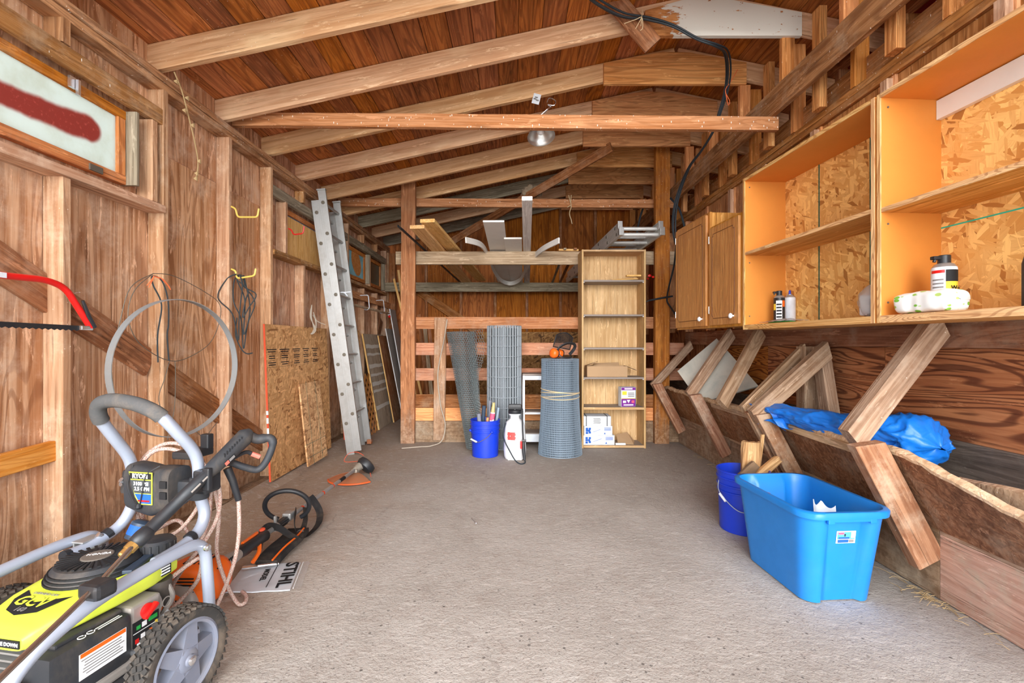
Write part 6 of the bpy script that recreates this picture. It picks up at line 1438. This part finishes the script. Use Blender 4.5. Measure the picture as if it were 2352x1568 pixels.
# ================================================================ string trimmer
t0, t1 = V(-1.304, 2.10, .150), V(-1.334, 3.93, .075)
tr = thing('string_trimmer', 'orange string trimmer with loop handle lying on the floor', 'trimmer', (-1.33, 3.0, 0))
def TA(t): return t0.lerp(t1, t)
mb = MB(); mb.tube([t0, t1], .0135, 14); sh = obj('shaft', mb, M['alu'], tr, smooth=True)
for t in (.42, .60, .70): mb = MB(); mb.tube([TA(t), TA(t + .012)], .0142, 14, cap=False); obj('shaft_mark', mb, M['red_edge'], sh)
mb = MB(); mb.tube([TA(.78), TA(.84)], .0143, 14, cap=False); obj('shaft_print', mb, M['ink'], sh)
hc_ = V(-1.40, 2.02, .105)
mb = MB()
def pf(u, v):
    a = 2 * PI * v; ks = [(0, .075, .075), (.06, .108, .088), (.3, .118, .095), (.7, .115, .09), (.92, .095, .075), (1, .06, .05)]
    for k in range(len(ks) - 1):
        if u <= ks[k + 1][0]: q = (u - ks[k][0]) / (ks[k + 1][0] - ks[k][0]); w, h = ks[k][1] + (ks[k + 1][1] - ks[k][1]) * q, ks[k][2] + (ks[k + 1][2] - ks[k][2]) * q; break
    c, s_ = math.cos(a), math.sin(a)
    return hc_ + V(.03 * u + math.copysign(abs(c) ** .55, c) * w, -.09 + .19 * u, .005 + math.copysign(abs(s_) ** .55, s_) * h)
mb.grid(pf, 20, 28)
for i in (0, 1): mb.f.append(tuple((k if i == 0 else 27 - k) + i * 20 * 29 for k in range(28))); mb.m.append(0)
ph = obj('motor_housing', mb, M['orange'], tr, smooth=45)
mb = MB()
for k in range(9): mb.box(hc_ + V(.03 + .005 * k * 0, -.094, .06 - .014 * k), (.075, .004, .005))
for k in range(9): mb.box(hc_ + V(.117 + .002, -.02 + .014 * k, .035), (.006, .005, .07))
for k in range(5): mb.box(hc_ + V(-.01 + .022 * k, .0, .0995), (.006, .09, .004))
stuff(obj('vent_slots', mb, M['ink'], ph))
mb = MB(); mb.box(hc_ + V(-.075, -.0945, .05), (.022, .003, .045)); lb = obj('warning_label', mb, M['box_white'], ph)
mb = MB(); mb.prism([hc_ + V(-.083, -.0965, .055), hc_ + V(-.067, -.0965, .055), hc_ + V(-.075, -.0965, .069)], (0, -1, 0), .001); obj('warning_sign', mb, M['yellow'], lb)
mb = MB(); mb.box(hc_ + V(-.075, -.0965, .040), (.014, .001, .016)); obj('label_print', mb, M['box_print'], lb)
sc0 = hc_ + V(.0, -.085, -.045)
mb = MB(); mb.lathe([(.085, 0), (.082, .02), (.07, .034), (.045, .04)], sc0, (0, -1, .25), 32); rs = obj('starter_cover', mb, M['panel_grey'], tr, smooth=45)
ax_ = V(0, -1, .25).normalized(); uu = V(1, 0, 0); vv = ax_.cross(uu)
mb = MB()
for k in range(9):
    a = .1 + k * .30; d = uu * math.cos(a) - vv * math.sin(a); mb.tube([sc0 + ax_ * .037 + d * .05, sc0 + ax_ * .030 + d * .074], .0035, 6)
stuff(obj('starter_slots', mb, M['ink'], rs))
mb = MB(); mb.lathe([(.042, .038), (.042, .044), (.038, .046)], sc0, ax_, 28); ob = obj('badge', mb, M['orange'], rs, smooth=40)
text('lettering', 'STIHL', M['ink'], ob, sc0 + ax_ * .0465 + V(0, 0, .012), (1, 0, 0), (0, .25, 1), .027, .0006, bold=.001); text('lettering', 'FS 90 R', M['ink'], ob, sc0 + ax_ * .0465 + V(0, 0, -.012), (1, 0, 0), (0, .25, 1), .018, .0006)
mb = MB(); mb.box(hc_ + V(-.10, -.06, -.02), (.06, .05, .08), ch=.015); mb.tube([hc_ + V(-.11, -.08, .0), hc_ + V(-.05, -.12, -.01)], .016, 10); obj('filter_housing', mb, M['black'], tr, smooth=40)
mb = MB(); mb.tube([hc_ + V(.05, .10, .02), TA(0), TA(.05)], [.045, .035, .024], 16); obj('clutch_cone', mb, M['panel_grey'], tr, smooth=True)
mb = MB(); mb.tube([TA(.05), TA(.08), TA(.14), TA(.18), TA(.19)], [.024, .030, .027, .032, .02], 16); th = obj('throttle_grip', mb, M['black'], tr, smooth=True)
mb = MB(); mb.tube([TA(.08) + V(-.01, 0, .030), TA(.15) + V(-.008, 0, .034)], .008, 8); obj('lockout_lever', mb, M['orange'], th, smooth=True)
mb = MB(); mb.ball(TA(.175) + V(-.005, 0, .034), (.014, .02, .010), 10); obj('stop_switch', mb, M['red_edge'], th, smooth=True)
mb = MB(); mb.tube(spline([TA(.14) + V(.015, 0, -.02), TA(.12) + V(.03, 0, -.045), TA(.09) + V(.03, 0, -.07)], 5), .010, 8); obj('throttle_trigger', mb, M['orange'], th, smooth=True)
mb = MB(); mb.tube([TA(.24), TA(.255)], .020, 14); mb.box(TA(.25) + V(-.005, 0, .035), (.012, .02, .05), ch=.004); obj('strap_lug', mb, M['alu'], tr)
lc = TA(.335) + V(-.01, .0, .06); lu = V(.93, .25, .05).normalized(); lv = V(-.05, -.35, .93).normalized()
P = []
for k in range(26):
    a = -2.55 + 5.2 * k / 25; P.append(lc + lu * math.sin(a) * .118 + lv * (math.cos(a) * .105 + .01))
mb = MB(); mb.tube(spline(P, 3), .0135, 12); lo = obj('loop_handle', mb, M['black'], tr, smooth=True)
mb = MB(); mb.box(TA(.33) + V(0, 0, .015), (.05, .06, .04), ch=.008); mb.tube([TA(.31), TA(.35)], .022, 12); obj('handle_clamp', mb, M['alu'], lo)
mb = MB(); mb.tube([TA(.26), TA(.31)], .021, 10)
for k in range(6): a = 2 * PI * k / 6; mb.tube([TA(.26) + V(math.cos(a) * .02, 0, math.sin(a) * .02), TA(.31) + V(math.cos(a) * .02, 0, math.sin(a) * .02)], .004, 5)
obj('ribbed_sleeve', mb, M['black'], tr, smooth=True)
gd = t1
def gf(u, v):
    a = math.radians(200 + 118 * u); r = .04 + .19 * v * (1 + .10 * math.sin(u * 3)); return gd + V(.005 + math.cos(a) * r * .95, -.03 + math.sin(a) * r * .85, -.018 - .045 * v * v)
mb = MB(); mb.grid(gf, 16, 8, t=.004); gd_o = obj('guard', mb, M['orange_dirty'], tr, smooth=True)
mb = MB(); mb.tube([gf(k / 20, 1) + V(0, 0, .004) for k in range(21)], .007, 6); mb.tube([gf(0, k / 8) for k in range(9)], .005, 6); obj('guard_rim', mb, M['orange_rim'], gd_o, smooth=True)
mb = MB(); mb.tube([t1 + V(0, -.03, 0), t1 + V(.01, .03, .012), t1 + V(.03, .075, .015)], [.022, .034, .03], 14); mb.box(t1 + V(.0, -.02, -.01), (.05, .08, .045), ch=.010); obj('gear_head', mb, M['cast'], tr, smooth=40)
hh = t1 + V(.055, .09, .01); hx_ = V(.55, .55, .6).normalized()
mb = MB(); mb.lathe([(.055, -.04), (.075, -.028), (.082, 0), (.076, .026), (.05, .038), (.02, .042)], hh, hx_, 28); obj('line_spool', mb, M['black'], tr, smooth=40)
mb = MB(); mb.tube(spline([hh + V(-.05, .03, .03), at(792, 1060, 4.1), at(800, 1042, 4.15), at(820, 1038, 4.2), at(836, 1046, 4.2)], 6), .0022, 6); mb.tube(spline([hh + V(.06, 0, -.01), at(850, 1082, 4.0), at(852, 1098, 3.95), at(842, 1112, 3.92)], 6), .0022, 6); obj('cutting_line', mb, M['red_edge'], tr, smooth=True)

# ================================================================ harness, spanner and manual bag
hn_ = thing('shoulder_harness', 'black trimmer shoulder harness with orange piping in a heap', 'harness', onz(660, 1262))
def onf(px, py, z): p = onz(px, py, z); return p
rb = spline([onf(592, 1262, .05), onf(598, 1232, .09), onf(615, 1210, .14), onf(640, 1212, .15), onf(665, 1228, .10), onf(690, 1238, .04), onf(715, 1222, .02), onf(732, 1200, .03), onf(734, 1175, .06), onf(722, 1152, .12), onf(712, 1140, .16)], 6)
mb = MB(); mb.tube(rb, 1, flat=(.042, .003), tw=(0, 0, 1)); obj('webbing', mb, M['strap'], hn_)
rb = spline([onf(680, 1170, .15), onf(676, 1200, .12), onf(682, 1222, .06), onf(694, 1218, .05), onf(702, 1190, .08), onf(700, 1165, .13)], 6)
mb = MB(); mb.tube(rb, 1, flat=(.034, .003), tw=(1, 0, 0)); obj('webbing', mb, M['strap'], hn_)
pd = [onf(612, 1292, .03), onf(640, 1262, .045), onf(668, 1238, .05), onf(686, 1218, .05)]
mb = MB(); mb.tube(spline(pd, 6), 1, flat=(.115, .03), tw=(0, 0, 1)); pdo = obj('pad', mb, M['strap'], hn_)
mb = MB(); mb.tube(spline([p + V(.035, -.01, .018) for p in pd], 6), .005, 6); obj('piping', mb, M['orange'], pdo, smooth=True)
mb = MB(); mb.tube([onf(690, 1222, .06) + V(math.cos(t) * .018, 0, math.sin(t) * .012) for t in [2 * PI * k / 16 for k in range(16)]], .003, 6, closed=True); obj('buckle', mb, M['steel'], hn_)
sp0, sp1 = onf(556, 1304, .035), onf(640, 1294, .02)
s_ = thing('spanner', 'bright steel combination spanner lying on the manual bag', 'spanner', sp0)
mb = MB(); mb.tube([sp0.lerp(sp1, .42), sp1], [.010, .010], 12); obj('socket', mb, M['steel'], s_, smooth=True)
mb = MB(); mb.tube([sp0, sp0.lerp(sp1, .45)], 1, flat=(.022, .006), tw=(0, 0, 1)); obj('flat_bar', mb, M['steel'], s_)
ca, cb_, cc, cd_ = onz(515, 1362, .004), onz(690, 1356, .004), onz(712, 1292, .004), onz(560, 1300, .004)
mn = thing('manual_bag', 'clear plastic bag holding an equipment manual with black lettering', 'bag', (ca + cc) / 2)
def qf(u, v): return ca.lerp(cb_, u).lerp(cd_.lerp(cc, u), v) + V(0, 0, .004 + .004 * mnoise.noise((u * 4, v * 4, 0)))
mb = MB(); mb.grid(lambda u, v: qf(u * .86, v), 16, 10, t=.004); obj('booklet', mb, M['box_white'], mn, smooth=True)
mb = MB(); mb.grid(lambda u, v: qf(u, v) + V(0, 0, .003), 16, 10); obj('plastic_sleeve', mb, M['clear2'], mn, smooth=True)
mb = MB(); mb.tube([qf(.90, .02) + V(0, 0, .004), qf(.90, .98) + V(0, 0, .004)], .002, 6); obj('zip_seal', mb, M['white'], mn)
rt = (qf(.7, .1) - qf(.7, .9)).normalized(); upv = (qf(.9, .5) - qf(.5, .5)).normalized()
text('lettering', 'STIHL', M['ink'], mn, qf(.74, .52) + V(0, 0, .006), rt, upv, .085, .0006, bold=.002, sx=1.15); text('lettering', 'MODEL', M['ink'], mn, qf(.42, .52) + V(0, 0, .006), rt, upv, .035, .0006, bold=.0008)
mb = MB(); mb.tube([qf(.53, .08) + V(0, 0, .006), qf(.53, .95) + V(0, 0, .006)], .0018, 6); obj('rule_line', mb, M['ink'], mn)

# ================================================================ lumber and ladder on the loft rails
ld2 = thing('loft_ladder', 'aluminium extension ladder lying on the loft rails above the bookcase', 'ladder', (1.2, 6.0, 2.2))
ladder(ld2, V(.84, 7.28, 2.135), V(1.27, 7.28, 2.135), V(1.115, 4.78, 2.305), V(1.555, 4.78, 2.305), (0, .07, 1), [(0, 0, 1.0), (.075, .04, .985)], M['alu_bright'], rung_r=.021, feet='all')
def lay(name, label, cat, x0, y0, x1, w, t, m, lift=0.0, y1=7.26, group=None):
    z = lambda y: 2.216 + .0705 * (5.395 - y) + t / 2 + lift
    o = board(name, (x0, y0, z(y0)), (x1, y1, z(y1)), w, t, (1, 0, 0), M[m], None); return tag(o, label, cat, group)
lay('pine_plank', 'new yellow pine plank on the loft, left of the pair', 'plank', -.945, 4.55, -.72, .145, .035, 'new_pine', group='pine planks on the loft')
lay('pine_plank', 'new yellow pine plank on the loft, right of the pair', 'plank', -.83, 4.48, -.50, .145, .035, 'new_pine', .037, group='pine planks on the loft')
lay('white_board', 'wide white board on the loft, highest and widest', 'board', -.185, 4.42, -.14, .205, .018, 'white_board', .02, group='white boards on the loft')
lay('white_board', 'shorter white board on the loft beside the white post', 'board', 0.0, 4.9, .06, .19, .018, 'white_board', .0, group='white boards on the loft')
lay('white_post', 'long white washed timber sticking far out over the loft rail', 'timber', .118, 3.82, .22, .088, .036, 'white_wood', .0)
lay('thin_stick', 'grey stick lying on the loft near the bookcase', 'stick', .60, 5.30, .62, .03, .018, 'old_grey', 0)
lay('thin_stick', 'brown stick lying on the loft beside the bookcase', 'stick', .72, 5.30, .74, .035, .018, 'brace_dark', 0)
mb = MB(); a, b = V(-1.14, 4.62, 2.31), V(-.84, 7.25, 2.11)
fm = frame(a, b, (0, 0, 1)); Lk = (b - a).length
mb.box((0, 0, 0), (Lk, .03, .003)); mb.box((0, .015, .012), (Lk, .003, .026)); mb.box((0, -.017, -.008), (Lk, .003, .018)); tag(obj('metal_channel', mb, M['cable'], None, fm), 'dark metal drip channel beside the pine planks on the loft', 'channel')
cv = spline([at(1070, 551, 4.75), at(1105, 562, 5.1), at(1122, 588, 5.6), at(1134, 620, 6.2), at(1150, 643, 6.75), at(1172, 651, 7.0), at(1194, 643, 6.75), at(1206, 622, 6.2), at(1222, 595, 5.6), at(1246, 572, 5.1), at(1284, 552, 4.75)], 7)
mb = MB(); mb.tube(cv, 1, flat=(.014, .06), tw=(0, 0, 1)); mb.tube([p + V(0, 0, .012) for p in cv], .010, 6)
tag(obj('bent_trim', mb, M['white_board'], None, smooth=40), 'bent white trim strip curving in a U on the loft', 'trim')
o = board('lath', (.53, 5.36, 2.226), (.76, 5.37, 2.226), .05, .022, (0, 1, 0), M['new_pine'], None); tag(o, 'short pale lath lying across the loft rail beside the bookcase', 'lath')

# ================================================================ clamp lamp
lc_ = V(.222, 3.72, 2.86)
lp_ = thing('clamp_lamp', 'aluminium dome work lamp hanging from a rafter hook', 'lamp', lc_)
dx = V(.10, -.30, -1).normalized()
mb = MB(); mb.lathe([(.020, -.06), (.026, -.04), (.045, -.03), (.075, -.005), (.098, .035), (.108, .055), (.112, .057), (.112, .060), (.106, .058), (.094, .034), (.072, -.002), (.043, -.027)], lc_, dx, 40, cap=False); obj('reflector', mb, M['lamp_alu'], lp_, smooth=60)
mb = MB(); mb.lathe([(.022, -.13), (.024, -.12), (.024, -.05)], lc_, dx, 16); sk = obj('socket', mb, M['black'], lp_, smooth=40)
mb = MB(); mb.ball(lc_ + dx * .005, .03, 14); obj('bulb', mb, M['white'], lp_, smooth=True)
hk = at(1268, 240, 3.72)
mb = MB(); mb.tube([lc_ - dx * .11, lc_ - dx * .11 + V(.02, 0, .04), at(1258, 250, 3.72)], .004, 6); mb.tube([lc_ - dx * .09, at(1262, 246, 3.70)], .003, 6); mb.tube(spline([at(1256, 235, 3.75), at(1262, 225, 3.74), at(1276, 232, 3.72), at(1272, 242, 3.71), at(1258, 240, 3.72), at(1266, 246, 3.72)], 5), .004, 6); obj('spring_clamp', mb, M['steel'], lp_, smooth=True)
mb = MB(); mb.box(at(1232, 227, 3.832), (.062, .002, .085), M=Matrix.Rotation(.25, 3, 'Y')); tg_ = thing('paper_tag', 'small printed paper tag stapled on the third rafter', 'paper tag', at(1232, 227, 3.832)); obj('card', mb, M['box_white'], tg_)
for c in ((.0, .012), (.008, -.012), (-.012, 0)): mb = MB(); mb.box(at(1232, 227, 3.83) + V(c[0], -.001, c[1]), (.024, .001, .012), M=Matrix.Rotation(.25, 3, 'Y')); obj('print', mb, M['print_grey'], tg_)

# ================================================================ cables
cp_ = [at(1340, -20, 3.0), at(1380, 10, 3.03), at(1430, 36, 3.08), at(1485, 44, 3.11), at(1545, 60, 3.13), at(1600, 88, 3.15), at(1645, 104, 3.18), at(1668, 120, 3.35), at(1673, 160, 3.55), at(1668, 205, 3.66), at(1652, 260, 3.72), at(1636, 305, 3.8), at(1612, 345, 3.95), at(1586, 380, 4.1), at(1566, 425, 4.25), at(1552, 470, 4.34), at(1547, 515, 4.4), at(1550, 550, 4.42), at(1560, 575, 4.5)]
cb0 = thing('cable_bundle', 'black electric cables running from the roof down behind the brown cabinet', 'cable', cp_[-1])
for k in range(3):
    off = V(.012 * math.cos(k * 2.1), .010 * math.sin(k * 2.1), .012 * math.sin(k * 2.1 + 1))
    mb = MB(); mb.tube(spline([p + off * (1 + .6 * math.sin(i * .9 + k)) for i, p in enumerate(cp_)], 7), .0068, 8); obj('cable', mb, M['cable'], cb0, smooth=True)
mb = MB(); mb.tube(spline([at(1540, 455, 4.9), at(1560, 480, 4.8), at(1572, 520, 4.75)], 6), .011, 8); mb.tube(spline([at(1553, 560, 4.55), at(1548, 610, 4.8), at(1536, 660, 5.0), at(1532, 690, 5.2), at(1540, 705, 5.1), at(1550, 720, 4.9)], 6), .009, 8); mb.tube(spline([at(1480, 470, 5.6), at(1470, 500, 5.6), at(1462, 540, 5.6)], 6), .012, 8); obj('branch_cable', mb, M['cable'], cb0, smooth=True)
mb = MB(); mb.tube([at(1490, 690, 5.235), at(1520, 684, 5.235), at(1545, 680, 5.24)], .010, 8); mb.tube([at(1490, 690, 5.235), at(1484, 693, 5.24)], .006, 6); tag(obj('cable_tie', mb, M['cable'], None, smooth=True), 'black cable tied across the right stall post', 'cable')
mb = MB()
for c, r in ((at(1492, 633, 5.24), .022), (at(1500, 636, 5.24), .017), (at(1488, 640, 5.24), .013)): mb.ball(c, (r, .015, r * .8), 8)
tag(obj('red_ribbon', mb, M['red'], None, smooth=True), 'small knotted red ribbon on the right stall post', 'ribbon')
def ties(label, pts, r=.0025, m='twine'):
    mb = MB()
    for P in pts: mb.tube(spline(P, 5), r, 5)
    tag(obj('string_tie', mb, M[m], None), label, 'string')
ties('pale string tying the cable to the roof brace', [[at(1476, 22, 3.09), at(1474, 40, 3.06), at(1472, 60, 3.06)], [at(1434, 54, 3.09), at(1462, 44, 3.05), at(1474, 40, 3.05), at(1476, 64, 3.06), at(1470, 70, 3.06)], [at(1474, 40, 3.05), at(1460, 66, 3.06)]])
ties('orange string tying the cable to the gusset at the right', [[at(1694, 160, 3.70), at(1680, 185, 3.66), at(1666, 208, 3.62), at(1676, 232, 3.64), at(1672, 240, 3.64), at(1666, 208, 3.62)]], .0028, 'orange_twine')
ties('dry pale string hanging from the far tie beam', [[at(1306, 448, 5.39), at(1309, 460, 5.38), at(1312, 474, 5.38), at(1308, 490, 5.38), at(1312, 505, 5.38), at(1314, 514, 5.38)], [at(1312, 448, 5.39), at(1311, 462, 5.38), at(1312, 476, 5.38)], [at(1303, 476, 5.38), at(1311, 471, 5.375)]], .005)
mb = MB()
for k in range(26):
    c = at(1222, 440, 5.75) + V(random.uniform(-.10, .10), random.uniform(-.05, .03), random.uniform(-.045, .05)); mb.ball(c, (random.uniform(.025, .05), .03, random.uniform(.02, .04)), 8)
tag(obj('wasp_nest', mb, M['nest'], None), 'grey mud and straw nest on the dark roof brace', 'nest')
# nails and scraps on the floor
for k, (p, q, lb) in enumerate(((onz(1083, 1190, .004), onz(1093, 1201, .004), 'loose nail lying on the floor before the blue bucket'), (onz(612, 1194, .004) + V(-.35, -.1, 0), onz(600, 1196, .004) + V(-.35, -.1, 0), 'loose nail near the left wall curb'))):
    if k: continue
    mb = MB(); mb.tube([p, q], .003, 6); mb.ball(q, .006, 8); tag(obj('loose_nail', mb, M['steel'], None), lb, 'nail')
